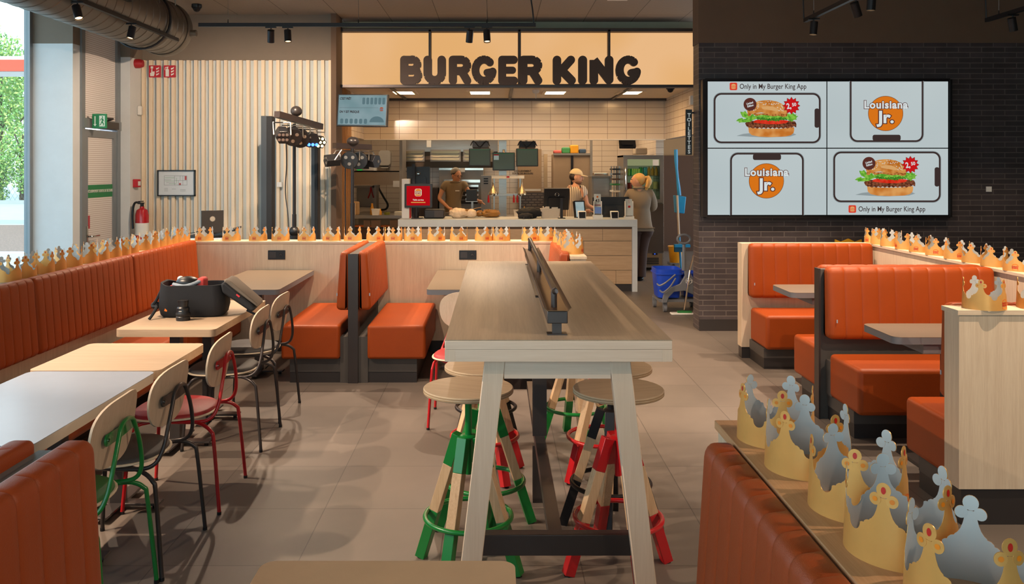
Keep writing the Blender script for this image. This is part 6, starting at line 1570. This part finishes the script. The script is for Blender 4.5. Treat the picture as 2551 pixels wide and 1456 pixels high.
spot('track spotlight above the displays, in front of the tilted one', XT1, 6.35, TZ, (-.05, .05, -1), SE*2.4, 90)
spot('tilted track spotlight above the displays', XT1, 6.62, TZ, (.45, .3, -1), SE*.5, 80, False)
spot('tilted track spotlight on the upper right corner track', XT2, 7.3, TZ, (.3, .2, -1), SE*.5, 80, False)
spot('track spotlight over the middle booth', XT1, 4.9, TZ, (.0, .12, -1), SE*2.6, 85)
spot('track spotlight over the near booth', XT1, 3.4, TZ, (-.1, .3, -1), SE*2.4, 85)
spot('track spotlight over the foreground oak ledge', XT1, 2.1, TZ, (-.75, -.2, -1), SE*.6, 80)
spot('added fill spotlight above the view on the right hand track', XT1, 1.55, TZ, (-.9, .75, -1), SE*1.5, 85)  # added warm fill for surfaces facing the camera, head out of view
spot('added fill spotlight above the view on the duct side track', -3.315, 1.15, TZ, (1.0, .7, -1), SE*.8, 75)  # second unseen fill spot, added to warm the bar table front
# ================================================================ signs and small wall things at left
def signplate(nm, lab, cat, x0, x1, y, z0, z1, m, rz=0):
    t = thing(nm, lab, cat, ((x0+x1)/2, y, z0)); w = (x1-x0)/2
    MB().prism(rrect(-w, w, 0, z1-z0, .008, 3), -.003, .003, 'y').build('plate', m, t); return t, w, z1-z0
sred = M('sign_red', 'b81f2c', .5); sgreen = M('sign_green', '17804a', .45)
YF = YS-.012
t, w, h = signplate('fire_alarm_sign', 'red square sign with a white hand pressing a button and flames', 'sign', X(371, YF), X(401, YF), YF, Z(193, YF), Z(163, YF), sred)
b = MB(); q = lambda L, x0=-w, s=2*w: [(x0+a*s, c*h) for a, c in L]
b.poly(q([(.12, .1), (.42, .1), (.48, .3), (.48, .5), (.3, .48), (.3, .72), (.22, .72), (.2, .4), (.1, .36)]), -.004); b.prism(q([(.16, .74), (.36, .74), (.36, .92), (.16, .92)]), -.0042, -.004, 'y')
for k in range(3): b.poly(q([(.62, .14+.24*k), (.92, .3+.24*k), (.8, .26+.24*k), (.88, .40+.24*k), (.7, .3+.24*k), (.6, .30+.24*k)]), -.004)
b.build('pictogram', whitepl, t, smooth=False)
t, w, h = signplate('fire_extinguisher_sign', 'red square sign with a white extinguisher and flames', 'sign', X(408, YF), X(438, YF), YF, Z(193, YF), Z(163, YF), sred)
b = MB(); b.poly(q([(.16, .08), (.44, .08), (.44, .62), (.38, .72), (.22, .72), (.16, .62)]), -.004); b.poly(q([(.24, .74), (.36, .74), (.4, .9), (.12, .84), (.08, .6), (.12, .6), (.16, .8), (.24, .82)]), -.004)
for k in range(3): b.poly(q([(.62, .14+.24*k), (.92, .3+.24*k), (.8, .26+.24*k), (.88, .40+.24*k), (.7, .3+.24*k), (.6, .30+.24*k)]), -.004)
b.build('pictogram', whitepl, t, smooth=False)
t = thing('exit_sign', 'green emergency exit sign with white arrow and running figure above the door', 'sign', (-4.24, 9.12, Z(320, 9.12)))
w, h = .075, .155
MB().box(-w, w, -.012, .012, 0, h).build('plate', sgreen, t)
b = MB(); b.poly([(-.055, .05), (-.04, .05), (-.04, .02), (-.047, .01), (-.0475, .01)][:0] + [(-.045, .02), (-.028, .045), (-.039, .045), (-.039, .13), (-.051, .13), (-.051, .045), (-.062, .045)], -.0125)
b.poly([(0, .02), (.06, .02), (.06, .135), (.0, .135)][:4], -.0125)
b.build('pictogram', M('sign_white_green', 'dcebdc', .5), t, smooth=False)
b = MB(); b.poly(circ(.036, .12, .008, 10), -.0135); b.poly([(.02, .105), (.042, .108), (.05, .085), (.055, .075), (.05, .072), (.042, .085), (.04, .07), (.052, .05), (.048, .028), (.04, .03), (.042, .048), (.028, .058), (.018, .038), (.004, .03), (.004, .038), (.014, .046), (.026, .075), (.03, .095), (.02, .095), (.012, .08), (.007, .084)], -.0135)
b.build('running_figure', sgreen, t, smooth=False)
t = thing('fire_alarm_sounder', 'round red alarm sounder on the far column beneath the duct', 'alarm', (-4.27, 10.05, Z(167, 10.0)))
t.location = (-4.25, 10.05, Z(167, 10.05)); MB().lathe([(.0, 0), (.055, 0), (.055, .05), (.04, .09), (.0, .095)], (0, 0, .04), 24, ax='x', cap=False).build('body', M('alarm_red', 'a01c22', .4), t)
t = thing('call_point', 'red fire alarm call point on the far column', 'alarm', (-4.25, 10.02, Z(467, 10.02))); MB().box(0, .055, -.05, .05, 0, .095).build('body', sred, t, bevel=.006); MB().box(.05, .06, -.03, .03, .02, .07).build('button', whitepl, t)
t = thing('motion_sensor', 'small white motion sensor on the far column', 'sensor', (-4.25, 10.12, Z(287, 10.1))); MB().box(0, .045, -.03, .03, 0, .11).build('body', whitepl, t, bevel=.01)
t = thing('evacuation_plan', 'black framed evacuation plan hanging on the slatted wall', 'frame', (X(440, YF), YF, Z(489, YF)))
x0, x1, z0, z1 = X(393, YF), X(487, YF), Z(489, YF), Z(424, YF)
b = MB(); b.box(x0, x1, YF-.02, YF+.01, z0, z0+.014); b.box(x0, x1, YF-.02, YF+.01, z1-.014, z1); b.box(x0, x0+.014, YF-.02, YF+.01, z0, z1); b.box(x1-.014, x1, YF-.02, YF+.01, z0, z1); b.build('frame', blackplastic, t, world=True)
MB().box(x0+.014, x1-.014, YF-.006, YF+.005, z0+.014, z1-.014).build('paper', M('plan_paper', 'cfd4d8', .5), t, world=True)
b = MB(); lx = lambda a: x0+(x1-x0)*a; lz = lambda a: z0+(z1-z0)*a; yy = YF-.0065
def line(b, a, c, e, f, w=.0014): b.box(min(lx(a), lx(e))-w, max(lx(a), lx(e))+w, yy-.0005, yy, min(lz(c), lz(f))-w, max(lz(c), lz(f))+w)
for a, c, e, f in ((.18, .42, .78, .42), (.18, .78, .78, .78), (.18, .42, .18, .78), (.78, .42, .78, .78), (.45, .42, .45, .78), (.45, .6, .78, .6), (.6, .6, .6, .78), (.55, .42, .55, .6), (.67, .42, .67, .78), (.18, .62, .36, .62), (.23, .52, .45, .52)): line(b, a, c, e, f)
b.build('floor_plan_drawing', M('plan_grey', '66757a', .6), t, world=True)
b = MB(); [line(b, *q_) for q_ in ((.2, .58, .44, .58), (.2, .7, .44, .7), (.3, .47, .5, .47), (.5, .5, .5, .7))]; b.build('green_route', M('plan_green', '3a9a5a', .6), t, world=True)
b = MB(); b.box(lx(.72), lx(.77), yy-.0006, yy, lz(.62), lz(.77)); b.box(lx(.57), lx(.62), yy-.0006, yy, lz(.43), lz(.5)); b.build('red_zone', M('plan_red', 'b05050', .6), t, world=True)
b = MB(); [line(b, *q_) for q_ in ((.18, .2, .27, .2), (.18, .25, .27, .25), (.18, .3, .27, .3), (.38, .27, .48, .27), (.6, .2, .74, .2), (.6, .25, .74, .25))]; b.build('caption_lines', MATS['plan_grey'], t, world=True)
t = bx('wall_switch', whitepl, X(691, YF), X(703, YF), YF-.02, YF+.01, Z(466, YF), Z(454, YF), None); tag(t, 'small white switch plate on the slatted wall between the speaker columns', 'switch')
# fire extinguisher
t = thing('fire_extinguisher', 'red fire extinguisher hanging by the far column behind the crowns', 'extinguisher', (X(354, 9.85), 9.85, .78))
MB().lathe([(0, 0), (.07, 0), (.075, .02), (.075, .36), (.06, .42), (.025, .44), (.025, .46), (0, .46)], cap=False).build('cylinder_body', M('extinguisher_red', 'b01820', .25, coat=.4), t)
MB().cyl((0, 0, .46), (0, 0, .5), .02).box(-.015, .015, -.09, .03, .49, .505).box(-.012, .012, -.08, .02, .515, .525).build('valve', blackmetal, t)
MB().tube([(.0, 0, .49), (-.09, .02, .5), (-.12, .02, .38), (-.105, 0, .2)], .013, 8).build('hose', blackplastic, t)
MB().lathe([(.0765, .13), (.0765, .27)], cap=False).build('label_band', whitepl, t)
MB().box(-.03, .03, .07, .10, .1, .4).build('wall_bracket', blackmetal, t)
# ready screen
t = thing('order_ready_screen', "hanging screen reading C'EST PRET and ON Y EST PRESQUE at the left of the counter", 'screen', (X(902, 10.0), 10.0, Z(275, 10.0)))
t.rotation_euler = (R(-3), R(1.5), R(-14))
w, h = .315, .19
MB().box(-w, w, 0, .05, -h, h).build('casing', blackplastic, t, bevel=.004)
MB().box(-w+.015, w-.015, -.002, .001, -h+.018, h-.012).build('display', glow('ready_screen', '8fb0b6', .75, ('a8c2c8', 5)), t)
inkb = glow('ready_ink', '3b1a1c', .8)
text("C'EST PRÊT", 'lettering', inkb, (-.285, -.003, .135), .027, t, .025, .0002, 'LEFT', world=False, sx=.78)
text('ON Y EST PRESQUE', 'lettering', inkb, (-.285, -.003, -.02), .027, t, .025, .0002, 'LEFT', world=False, sx=.78)
MB().box(-.285, .20, -.0035, -.002, .03, .0315).build('divider_line', inkb, t)
gst = glow('ready_ghost', '7d9ea6', .62)
b = MB()
for k in range(6): b.poly(rrect(-.27+.06*k, -.23+.06*k, -.16, -.10, .015, 3), -.0032)
b.poly(circ(.19, -.14, .09, 20, .07, 0, 180), -.0032); b.build('background_pattern', gst, t, smooth=False)
b = MB()
for k in range(6): b.poly(rrect(.0+.05*k, .035+.05*k, .07, .15, .012, 3), -.0032)
b.build('faded_lettering', gst, t, smooth=False)
b = MB(); bunlogo(b, .245, .015, .042, lambda u, v, L: (u, -.0035-.0006*(L or 0), v), 0, 1); b.build('emblem', [glow('re_or', 'd9672a', .7), glow('re_red', 'c03020', .7)], t, smooth=False)
MB().tube([(-.1, .05, .0), (-.15, .12, .0), (-.33, .2, .0)], .022, 8, sub=1).build('mount', blackmetal, t)
# toilet blade sign
TD = 9.0
t = thing('toilet_sign', 'black vertical blade sign reading TOILETTES at the end of the brick wall', 'sign', (X(1716, TD), TD, Z(386, TD)))
x0, x1 = X(1709, TD), X(1724, TD)
MB().box(x0, x1, TD, TD+.03, Z(386, TD), Z(273, TD)).build('plate', M('sign_slate', '33383a', .5), t, world=True)
MB().box(x1, bxl+.01, TD+.005, TD+.025, Z(283, TD), Z(279, TD)).build('bracket', blackmetal, t, world=True)
wl = M('sign_white', 'e4ece8', .5, emit=.25)
for k, c in enumerate('TOILETTES'): text(c, 'letter', wl, (X(1716.5, TD), TD-.003, Z(287.5+k*11.4, TD)), 9.2*TD/F, t, .035, .001, sx=1.0)
# dark menu screen in the corridor
t = thing('corridor_screen', 'dark tall screen on the corridor wall behind the toilet sign', 'screen', (2.86, 9.6, 1.2))
MB().box(2.76, 2.80, 9.1, 11.9, 1.24, 2.22).build('casing', blackplastic, t, world=True); MB().box(2.755, 2.76, 9.12, 11.88, 1.26, 2.2).build('display', tiles('mosaic_screen', '2e2420', '3a2f2a', '241d1a', .1, .02, .001, 'yz', .5, (0, 0), .3, .1), t, world=True)
MB().box(2.80, 2.85, 9.3, 11.6, 1.4, 2.0).build('mount', blackmetal, t, world=True)
# ================================================================ cleaning trolley
QD = 10.0
t = thing('mop_trolley', 'grey cleaning trolley with blue buckets beside the brick wall end', 'trolley', (X(1690, QD), QD, 0))
def bucket(x0, x1, y0, y1, z0, z1, nm='bucket'):
    b = MB(); i = .03; q0 = rrect(x0+i, x1-i, y0+i, y1-i, .05, 4); q1 = rrect(x0, x1, y0, y1, .06, 4); n = len(q0)
    q2 = rrect(x0+.012, x1-.012, y0+.012, y1-.012, .05, 4)
    v = [(x, y, z0) for x, y in q0] + [(x, y, z1) for x, y in q1] + [(x, y, z1) for x, y in q2] + [(x, y, z0+.02) for x, y in q0]
    f = [tuple(range(n))] + [tuple(3*n+k for k in range(n))]
    for L in range(3): f += [(L*n+k, L*n+(k+1) % n, (L+1)*n+(k+1) % n, (L+1)*n+k) for k in range(n)]
    b.add(v, f)
    q3 = rrect(x0-.008, x1+.008, y0-.008, y1+.008, .06, 4); b.prism(q3, z1-.06, z1-.045, 'z')
    return b.build(nm, bluebucket, t, world=True)
bxa, bxb = X(1634, QD), X(1700, QD)
bucket(bxa, bxb, 9.95, 10.35, Z(742, QD), Z(671, QD)); bucket(X(1703, QD), X(1745, QD), 10.02, 10.35, Z(742, QD), Z(682, QD))
zf = Z(745, QD)
b = MB(); b.box(X(1640, QD), X(1740, QD), 9.95, 10.38, zf-.03, zf).build('deck', greypl, t, world=True)
b = MB(); yy = 9.92
b.prism([(X(p[0], QD), Z(p[1], QD)) for p in [(1645, 752), (1650, 730), (1665, 715), (1690, 705), (1702, 685), (1700, 672), (1712, 672), (1722, 690), (1745, 712), (1745, 742), (1700, 722), (1675, 725), (1662, 738), (1658, 752)]], yy-.02, yy+.02, 'y')
b.build('side_frame', greypl, t, world=True, bevel=.006)
text('TTS', 'lettering', whitepl, (X(1711, QD), yy-.023, Z(699, QD)), .036, t, .02, .001, shear=.25)
MB().ring((X(1711, QD), yy-.023, Z(698, QD)), .036, .0022, 28, 5, ax='y').build('logo_ring', whitepl, t, world=True)
MB().tube([(X(1700, QD), yy, Z(672, QD)), (X(1700, QD), yy, Z(608, QD))], [.026, .018], 10, sub=4).build('handle_stem', greypl, t, world=True)
MB().ring((X(1700, QD), yy, Z(594.5, QD)), .068, .014, 32, 10, ax='y', sx=1.1, sy=.75).build('handle', greypl, t, world=True)
MB().tube([(X(1634, QD), 9.93, Z(705, QD)), (X(1640, QD), 9.9, Z(709, QD)), (X(1655, QD), 9.88, Z(700, QD)), (X(1678, QD), 9.9, Z(682, QD))], .01, 8).tube([(X(1641, QD), 9.93, Z(722, QD)), (X(1648, QD), 9.88, Z(725, QD)), (X(1664, QD), 9.87, Z(711, QD)), (X(1679, QD), 9.9, Z(691, QD))], .01, 8).build('bucket_handle', greypl, t, world=True)
for px_, yy_ in ((1655, 9.97), (1643, 10.32), (1738, 10.32)):
    MB().cyl((X(px_, QD)-.018, yy_, .045), (X(px_, QD)+.018, yy_, .045), .045, n=24).build('wheel', greypl, t, world=True)
    MB().box(X(px_, QD)-.025, X(px_, QD)+.025, yy_-.02, yy_+.02, .05, zf-.02).build('caster_fork', greypl, t, world=True)
t = thing('flat_mop', 'flat mop with a steel pole resting by the blue buckets', 'mop', (X(1705, 9.8), 9.8, 0))
MB().tube([(X(1716, 9.9), 9.85, Z(672, 9.9)), (X(1733, 9.9), 9.75, Z(590, 9.9))], .011, 8, sub=1).tube([(X(1716, 9.9), 9.85, Z(672, 9.9)), (X(1700, 9.9), 9.8, .05)], .011, 8, sub=1).build('pole', chrome, t, world=True)
MB().box(-.16, .1, -.06, .05, 0, .02).build('mop_head', whitepl, t, bevel=.008); MB().box(-.08, .08, -.03, .03, .02, .04).build('plate', greencrown, t)
# corridor cleaning gear
t = thing('dustpan_set', 'blue dustpan and handles hanging in the corridor beyond the tiled column', 'dustpan', (X(1689, 13.8), 13.8, 0))
MB().add([(X(1680, 13.8), 13.7, Z(487, 13.8)), (X(1706, 13.8), 13.7, Z(490, 13.8)), (X(1702, 13.8), 13.7, Z(532, 13.8)), (X(1681, 13.8), 13.7, Z(530, 13.8)), (X(1680, 13.8), 13.9, Z(487, 13.8)), (X(1706, 13.8), 13.9, Z(490, 13.8)), (X(1702, 13.8), 13.85, Z(532, 13.8)), (X(1681, 13.8), 13.85, Z(530, 13.8))], [(0, 1, 2, 3), (4, 7, 6, 5), (0, 4, 5, 1), (1, 5, 6, 2), (2, 6, 7, 3), (3, 7, 4, 0)]).build('pan', cyanpl, t, world=True, bevel=.01)
MB().tube([(X(1681, 13.8), 13.72, Z(373, 13.8)), (X(1683, 13.8), 13.72, Z(420, 13.8)), (X(1690, 13.8), 13.72, Z(487, 13.8))], [.03, .022, .03], 8, sub=3).build('handle', cyanpl, t, world=True)
MB().tube([(X(1687, 13.6), 13.6, Z(487, 13.6)), (X(1696, 13.6), 13.6, .0)], .018, 8, sub=1).build('pole', M('pale_pole', 'c8b49a', .5), t, world=True)
t = thing('push_broom', 'blue push broom standing in the corridor', 'broom', (X(1698, 13.4), 13.4, 0))
MB().box(X(1680, 13.4), X(1718, 13.4), 13.35, 13.45, Z(616, 13.4), Z(609, 13.4)).build('head', cyanpl, t, world=True)
MB().box(X(1680, 13.4), X(1700, 13.4), 13.36, 13.44, Z(628, 13.4), Z(616, 13.4)).build('bristles', M('bristle_blue', '14506e', .8, bump=1, bs=200), t, world=True)
MB().tube([(X(1698, 13.4), 13.42, 0.0), (X(1693, 13.4), 13.42, Z(585, 13.4))], .016, 8, sub=1).build('pole', cyanpl, t, world=True)
t = thing('yellow_bucket', 'yellow bucket on wheels half hidden in the corridor', 'bucket', (X(1684, 14.1), 14.1, 0))
MB().lathe([(.10, .12), (.13, .4), (.135, .4), (.135, .38)], n=24).build('tub', yellowpl, t); 
for s in (-1, 1): MB().cyl((s*.08, -.1, .06), (s*.08+.03, -.1, .06), .06, n=16).build('wheel', blackplastic, t)
MB().box(-.12, .12, -.12, .12, .09, .13).build('dolly', greypl, t)
# ================================================================ DJ corner behind the half wall
t = thing('equipment_table', 'folding table with a white cased controller behind the half wall', 'table', (X(540, 9.0), 9.1, 0))
MB().box(X(455, 9.0), X(600, 9.0), 8.8, 9.4, .80, .83).build('tabletop', blackplastic, t, world=True)
for xx in (X(460, 9.0), X(595, 9.0)-.03):
    for yy_ in (8.82, 9.35): MB().box(xx, xx+.03, yy_, yy_+.03, 0, .8).build('leg', blackmetal, t, world=True)
t = thing('dj_controller', 'white and silver DJ controller case on the folding table', 'controller', (X(530, 9.0), 9.1, .83))
MB().box(X(470, 9.0), X(560, 9.0), 8.85, 9.3, .83, .95).build('case', M('flight_case', 'c4cdd6', .35), t, world=True, bevel=.006)
MB().box(X(470, 9.0), X(535, 9.0), 8.84, 8.85, .85, .87).build('trim', chrome, t, world=True)
MB().box(X(470, 9.0)+.02, X(540, 9.0), 8.9, 9.25, .95, .975).build('deck', blackplastic, t, world=True)
t = thing('mixer_stack', 'black audio mixer and cables leaning beside the laptop', 'mixer', (X(560, 9.05), 9.05, .83))
MB().box(-.05, .12, -.1, .15, 0, .11).add([(-.10, -.12, .13), (.14, -.12, .19), (.14, .12, .21), (-.10, .12, .15), (-.10, -.12, .15), (.14, -.12, .21), (.14, .12, .23), (-.10, .12, .17)], [(0, 1, 2, 3), (7, 6, 5, 4), (0, 4, 5, 1), (1, 5, 6, 2), (2, 6, 7, 3), (3, 7, 4, 0)]).build('body', blackplastic, t)
MB().box(-.03, .03, -.11, -.1, .02, .08).build('meter', chrome, t)
t = thing('laptop', 'grey laptop lid with a round sticker, standing open on the controller', 'laptop', (X(529, 9.1), 9.1, .975))
b = MB(); b.box(-.11, .11, -.0, .2, 0, .015); b.build('keyboard_base', charcoal, t, bevel=.003)
t.rotation_euler = (0, 0, R(28))
MB().box(-.115, .115, -.012, -.004, .015, .255).build('screen_lid', M('laptop_grey', '4b4744', .35, .5), t, bevel=.003)
MB().prism([(math.cos(2*PI*i/24)*(.024 if i % 2 else .031), .165+math.sin(2*PI*i/24)*(.024 if i % 2 else .031)) for i in range(24)], -.0135, -.012, 'y').build('sticker', M('sticker', 'b5a894', .5), t)
t = tag(MB().tube([(X(470, 9.1), 9.1, .985), (X(490, 9.1), 9.1, 1.0), (X(503, 9.1), 9.1, 1.05), (X(515, 9.1), 9.1, 1.03)], .004, 6).build('cable', blackplastic), 'thin black cable looping from the controller to the laptop', 'cable')
def speaker(lab, a, c, y0, d, two=True):
    t = thing('speaker_column', lab, 'speaker', (X((a+c)/2, d), d, 0))
    x0, x1 = X(a, d), X(c, d); z1 = Z(y0, d)
    MB().box(x0, x1, d, d+.14, .32, z1).build('column', M('speaker_grille', '1c1d20', .6, bump=.8, bs=900) if 'speaker_grille' not in MATS else MATS['speaker_grille'], t, world=True, bevel=.012, seg=3)
    MB().box(x0-.003, x0+(x1-x0)*.48, d-.003, d+.0, .32, z1).build('side_face', M('speaker_side', '3a3f44', .5) if 'speaker_side' not in MATS else MATS['speaker_side'], t, world=True)
    MB().box(x0-.12, x1+.12, d-.1, d+.3, 0, .32).build('subwoofer', blackplastic, t, world=True, bevel=.01)
speaker('wide black speaker column before the slatted wall', 651, 678, 289, 9.45)
speaker('narrow black speaker column behind the right end of the light bar', 776, 792, 362, 9.6)
def parcan(nm, par, c, d, r, L, cells, m=None, flatc=False):
    t = par; c = Vector(c); d = Vector(d).normalized()
    b = MB()
    if flatc:
        b.cyl(c, c+d*L, r, n=28)
    else: b.cyl(c, c+d*L, r, n=6)
    o = b.build(nm, blackplastic, t, bevel=.004)
    u = d.cross(Vector((0, 0, 1))).normalized(); w = u.cross(d)
    for (a, e) in cells:
        p = c+d*(L+.001)+u*a*r+w*e*r
        q = MB().cyl(p, p+d*.004, r*.2, n=12).build('led_lens', m or chrome, o); 
    MB().tube([c+u*(r+.01)+d*L*.5, c+u*(r+.012)+Vector((0, 0, .10)), c-u*(r+.012)+Vector((0, 0, .10)), c-u*(r+.01)+d*L*.5], .008, 6, sub=1).build('yoke', steel, t)
lens = M('led_lens_glass', '9a948c', .15, .6)
bluel = glow('led_on_blue', '3c6cff', 7); warml = glow('led_on_warm', 'ffdf9a', 7)
# left light bar, receding
t = thing('light_bar', 'stage light bar on a tripod pole with glowing blue and warm lamps', 'stage light', (X(733, 8.9), 8.9, 0))
p0 = Vector((X(690, 8.55), 8.55, Z(285, 8.55))); p1 = Vector((X(799, 9.35), 9.35, Z(316, 9.35)))
dv = (p1-p0).normalized(); L0 = t.location
b = MB(); b.tube([p0-L0, p1-L0], .045, 4, sub=1, sq=True); b.build('bar', M('bar_bronze', '4a3b33', .4, .6), t)
mid_ = p0+(p1-p0)*.42
MB().cyl((0, 0, .04), (0, 0, 1.2), .022).cyl((0, 0, 1.2), Vector((0, 0, mid_.z-.04)), .017).build('pole', blackmetal, t)
for k in range(3):
    a = R(90+120*k); MB().tube([(0, 0, .75), (math.cos(a)*.12, math.sin(a)*.12, .62), (math.cos(a)*.5, math.sin(a)*.5, .015)], .012, 6, sub=1).build('leg', blackmetal, t)
MB().cyl((0, 0, .78), (0, 0, .98), .05).ball((0, 0, 1.02), .055).build('winch', blackplastic, t)
MB().ball((mid_-L0)+Vector((0, 0, .09)), (.06, .07, .055)).build('motor', charcoal, t)
hd = Vector((.3, -.85, -.35))
tri = [(-.4, .35), (.4, .35), (0, -.4)]; hexc = [(0, 0)] + [(.6*math.cos(R(60*k)), .6*math.sin(R(60*k))) for k in range(6)]
for f, r, L, cells, m, fl in ((.1, .075, .16, [(-.5, .4), (0, .4), (.5, .4), (-.5, -.3), (0, -.3), (.5, -.3)], lens, False), (.33, .095, .08, tri, lens, True), (.5, .095, .08, tri, lens, True), (.68, .085, .15, [(-.5, -.5), (0, -.5), (.5, -.5)], bluel, False), (.9, .075, .10, hexc, warml, False)):
    c = p0+(p1-p0)*f - L0 + Vector((0, 0, -.17))
    parcan('lamp_head', t, c, hd if f < .6 else Vector((.55, -.8, -.15)), r, L, cells, m, fl)
t2 = thing('light_bar', 'unlit stage light bar on a black pole in front of the kitchen opening', 'stage light', (X(878, 9.3), 9.3, 0))
p0 = Vector((X(833, 9.15), 9.15, Z(363, 9.15))); p1 = Vector((X(922, 9.6), 9.6, Z(367, 9.6))); L0 = t2.location
MB().tube([p0-L0, p1-L0], .042, 4, sub=1, sq=True).build('bar', MATS['bar_bronze'], t2)
MB().cyl((0, 0, .04), (0, 0, 1.3), .024).cyl((0, 0, 1.3), (0, 0, Z(370, 9.3)), .018).build('pole', blackmetal, t2)
for k in range(3):
    a = R(90+120*k); MB().tube([(0, 0, .75), (math.cos(a)*.12, math.sin(a)*.12, .62), (math.cos(a)*.5, math.sin(a)*.5, .015)], .012, 6, sub=1).build('leg', blackmetal, t2)
MB().ball((0, .03, Z(352, 9.3)), (.07, .06, .05)).build('motor', charcoal, t2)
for f, r, L, cells, fl in ((.12, .075, .15, [(-.5, .4), (.4, .4), (-.4, -.3)], False), (.42, .095, .06, tri, True), (.68, .098, .06, tri, True), (.93, .08, .13, [(-.3, 0)], False)):
    c = p0+(p1-p0)*f - L0 + Vector((0, 0, -.15))
    parcan('lamp_head', t2, c, Vector((.08 if fl else (-.9 if f < .2 else .9), -1 if fl else -.5, -.1)), r, L, cells, lens, fl)
t = tag(MB().tube([(X(712, 8.8), 8.8, Z(335, 8.8)), (X(714, 8.85), 8.85, Z(410, 8.8)), (X(711, 8.9), 8.9, Z(480, 8.9)), (X(722, 8.9), 8.85, Z(560, 8.9)), (X(730, 8.9), 8.8, .3), (X(735, 8.9), 8.7, .01)], .006, 6).build('lamp_cable', blackplastic), 'thin black cable hanging from the lit stage light bar', 'cable')
t = tag(MB().tube([(X(861, 9.5), 9.5, Z(405, 9.5)), (X(860, 9.5), 9.5, Z(480, 9.5)), (X(861, 9.5), 9.5, Z(580, 9.5)), (X(858, 9.5), 9.5, .01)], .006, 6).build('lamp_cable', blackplastic), 'thin black cable hanging from the unlit stage light bar', 'cable')
# ================================================================ camera bag and lens on the table
t = thing('camera_bag', 'open black camera bag with red lined dividers and flap hanging open', 'bag', (-1.905, 5.40, .75))
t.rotation_euler = (0, 0, R(6))
b = MB()
def bagring(z, s, rx=.20, ry=.13): return [(x*s, y*s, z) for x, y in rrect(-rx, rx, -ry, ry, .07, 5)]
levels = [(.0, .90), (.015, .97), (.06, 1.02), (.12, 1.01), (.17, .98), (.198, .965)]
rings = [bagring(z, s) for z, s in levels]; n = len(rings[0]); v = [p for r_ in rings for p in r_]
inn = [bagring(z, s) for z, s in ((.198, .90), (.06, .9))]; v += [p for r_ in inn for p in r_]
v = [(x, y, z + (.02*max(0, abs(x)/.2-.75)*4 if z > .15 and x < 0 else 0)) for x, y, z in v]
f = [tuple(range(n))]
for L in range(len(levels)+1): f += [(L*n+k, L*n+(k+1) % n, (L+1)*n+(k+1) % n, (L+1)*n+k) for k in range(n)]
f.append(tuple((len(levels)+1)*n+k for k in range(n)))
b.add(v, f); b.build('body', blackfab, t, ang=60)
b = MB(); b.box(-.15, -.03, -.09, .09, .07, .19).build('divider', M('liner_red', 'c4202a', .7), t, bevel=.01)
MB().box(.02, .07, -.05, .05, .1, .235).build('divider', M('liner_red_grey', 'd0413c', .7), t, bevel=.015)
MB().ball((-.04, -.02, .205), (.075, .06, .04)).build('camera_body', blackplastic, t)
MB().ball((-.09, .0, .225), (.02, .02, .02)).build('white_ball', whitepl, t)
MB().tube([(-.12, -.06, .2), (-.04, -.085, .19), (.04, -.04, .215)], .012, 8).build('grey_pad', M('pad_grey', '9aa4ae', .6), t)
b = MB(); cs = [(.18, .205), (.205, .218), (.375, .07), (.395, .045), (.365, .025), (.19, .15)]
b.prism(cs, -.12, .12, 'y'); b.build('flap', blackfab, t, bevel=.015, seg=3)
b = MB(); b.prism([(.195, .215), (.38, .072), (.405, .052), (.40, .078), (.24, .22), (.205, .232)], -.105, .105, 'y'); b.build('flap_lining', M('flap_mesh', '6b6054', .8), t, bevel=.008)
MB().prism([(.275, .135), (.293, .12), (.30, .128), (.28, .143)], -.1215, -.1205, 'y').build('red_tag', M('tag_red', 'd0303a', .5), t)
MB().prism([(-.155, .045), (-.14, .04), (-.135, .055), (-.15, .06)], -.130, -.1275, 'y').build('orange_tag', logoor, t)
MB().tube([(-.19, -.05, .17), (-.215, -.07, .11), (-.235, -.09, .07), (-.20, -.13, .07), (-.215, -.16, .03), (-.23, -.18, .004)], .009, 6).ball((-.225, -.06, .07), (.03, .03, .025), 10, 8).build('strap', blackfab, t)
MB().tube([(.33, -.06, .03), (.37, -.07, .012), (.40, -.08, -.005), (.425, -.07, -.08), (.43, -.06, -.19)], .007, 6).build('hanging_strap', blackfab, t)
t = thing('camera_lens', 'black camera lens standing upright on the table before the bag', 'lens', (-1.905, 5.19, .75))
MB().lathe([(0, 0), (.041, 0), (.042, .022), (.039, .026), (.041, .03), (.041, .045), (.036, .052), (.037, .075), (.030, .084), (.031, .112), (0, .112)], cap=False).build('barrel', blackplastic, t)
MB().lathe([(.0415, .031), (.0425, .033), (.0425, .043), (.0415, .045)], cap=False).build('focus_ring', M('ring_rubber', '101012', .7), t)
MB().lathe([(.0, .112), (.0325, .112), (.0325, .122), (0, .122)], cap=False).build('cap', blackmetal, t)
MB().box(-.012, .004, -.0385, -.0365, .058, .061).build('white_marking', whitepl, t)
# wall crown print behind the far booth
t = tag(MB().prism([(X(2081, 8.75), Z(612, 8.75)), (X(2081, 8.75), Z(597, 8.75)), (X(2096, 8.75), Z(603, 8.75)), (X(2114, 8.75), Z(595, 8.75)), (X(2130, 8.75), Z(603, 8.75)), (X(2146, 8.75), Z(597, 8.75)), (X(2146, 8.75), Z(612, 8.75))], 8.74, 8.77, 'y').build('decor_board', yellowpl), 'yellow toothed board showing just above the farthest booth bench', 'decoration')
print('objects', len(bpy.data.objects))
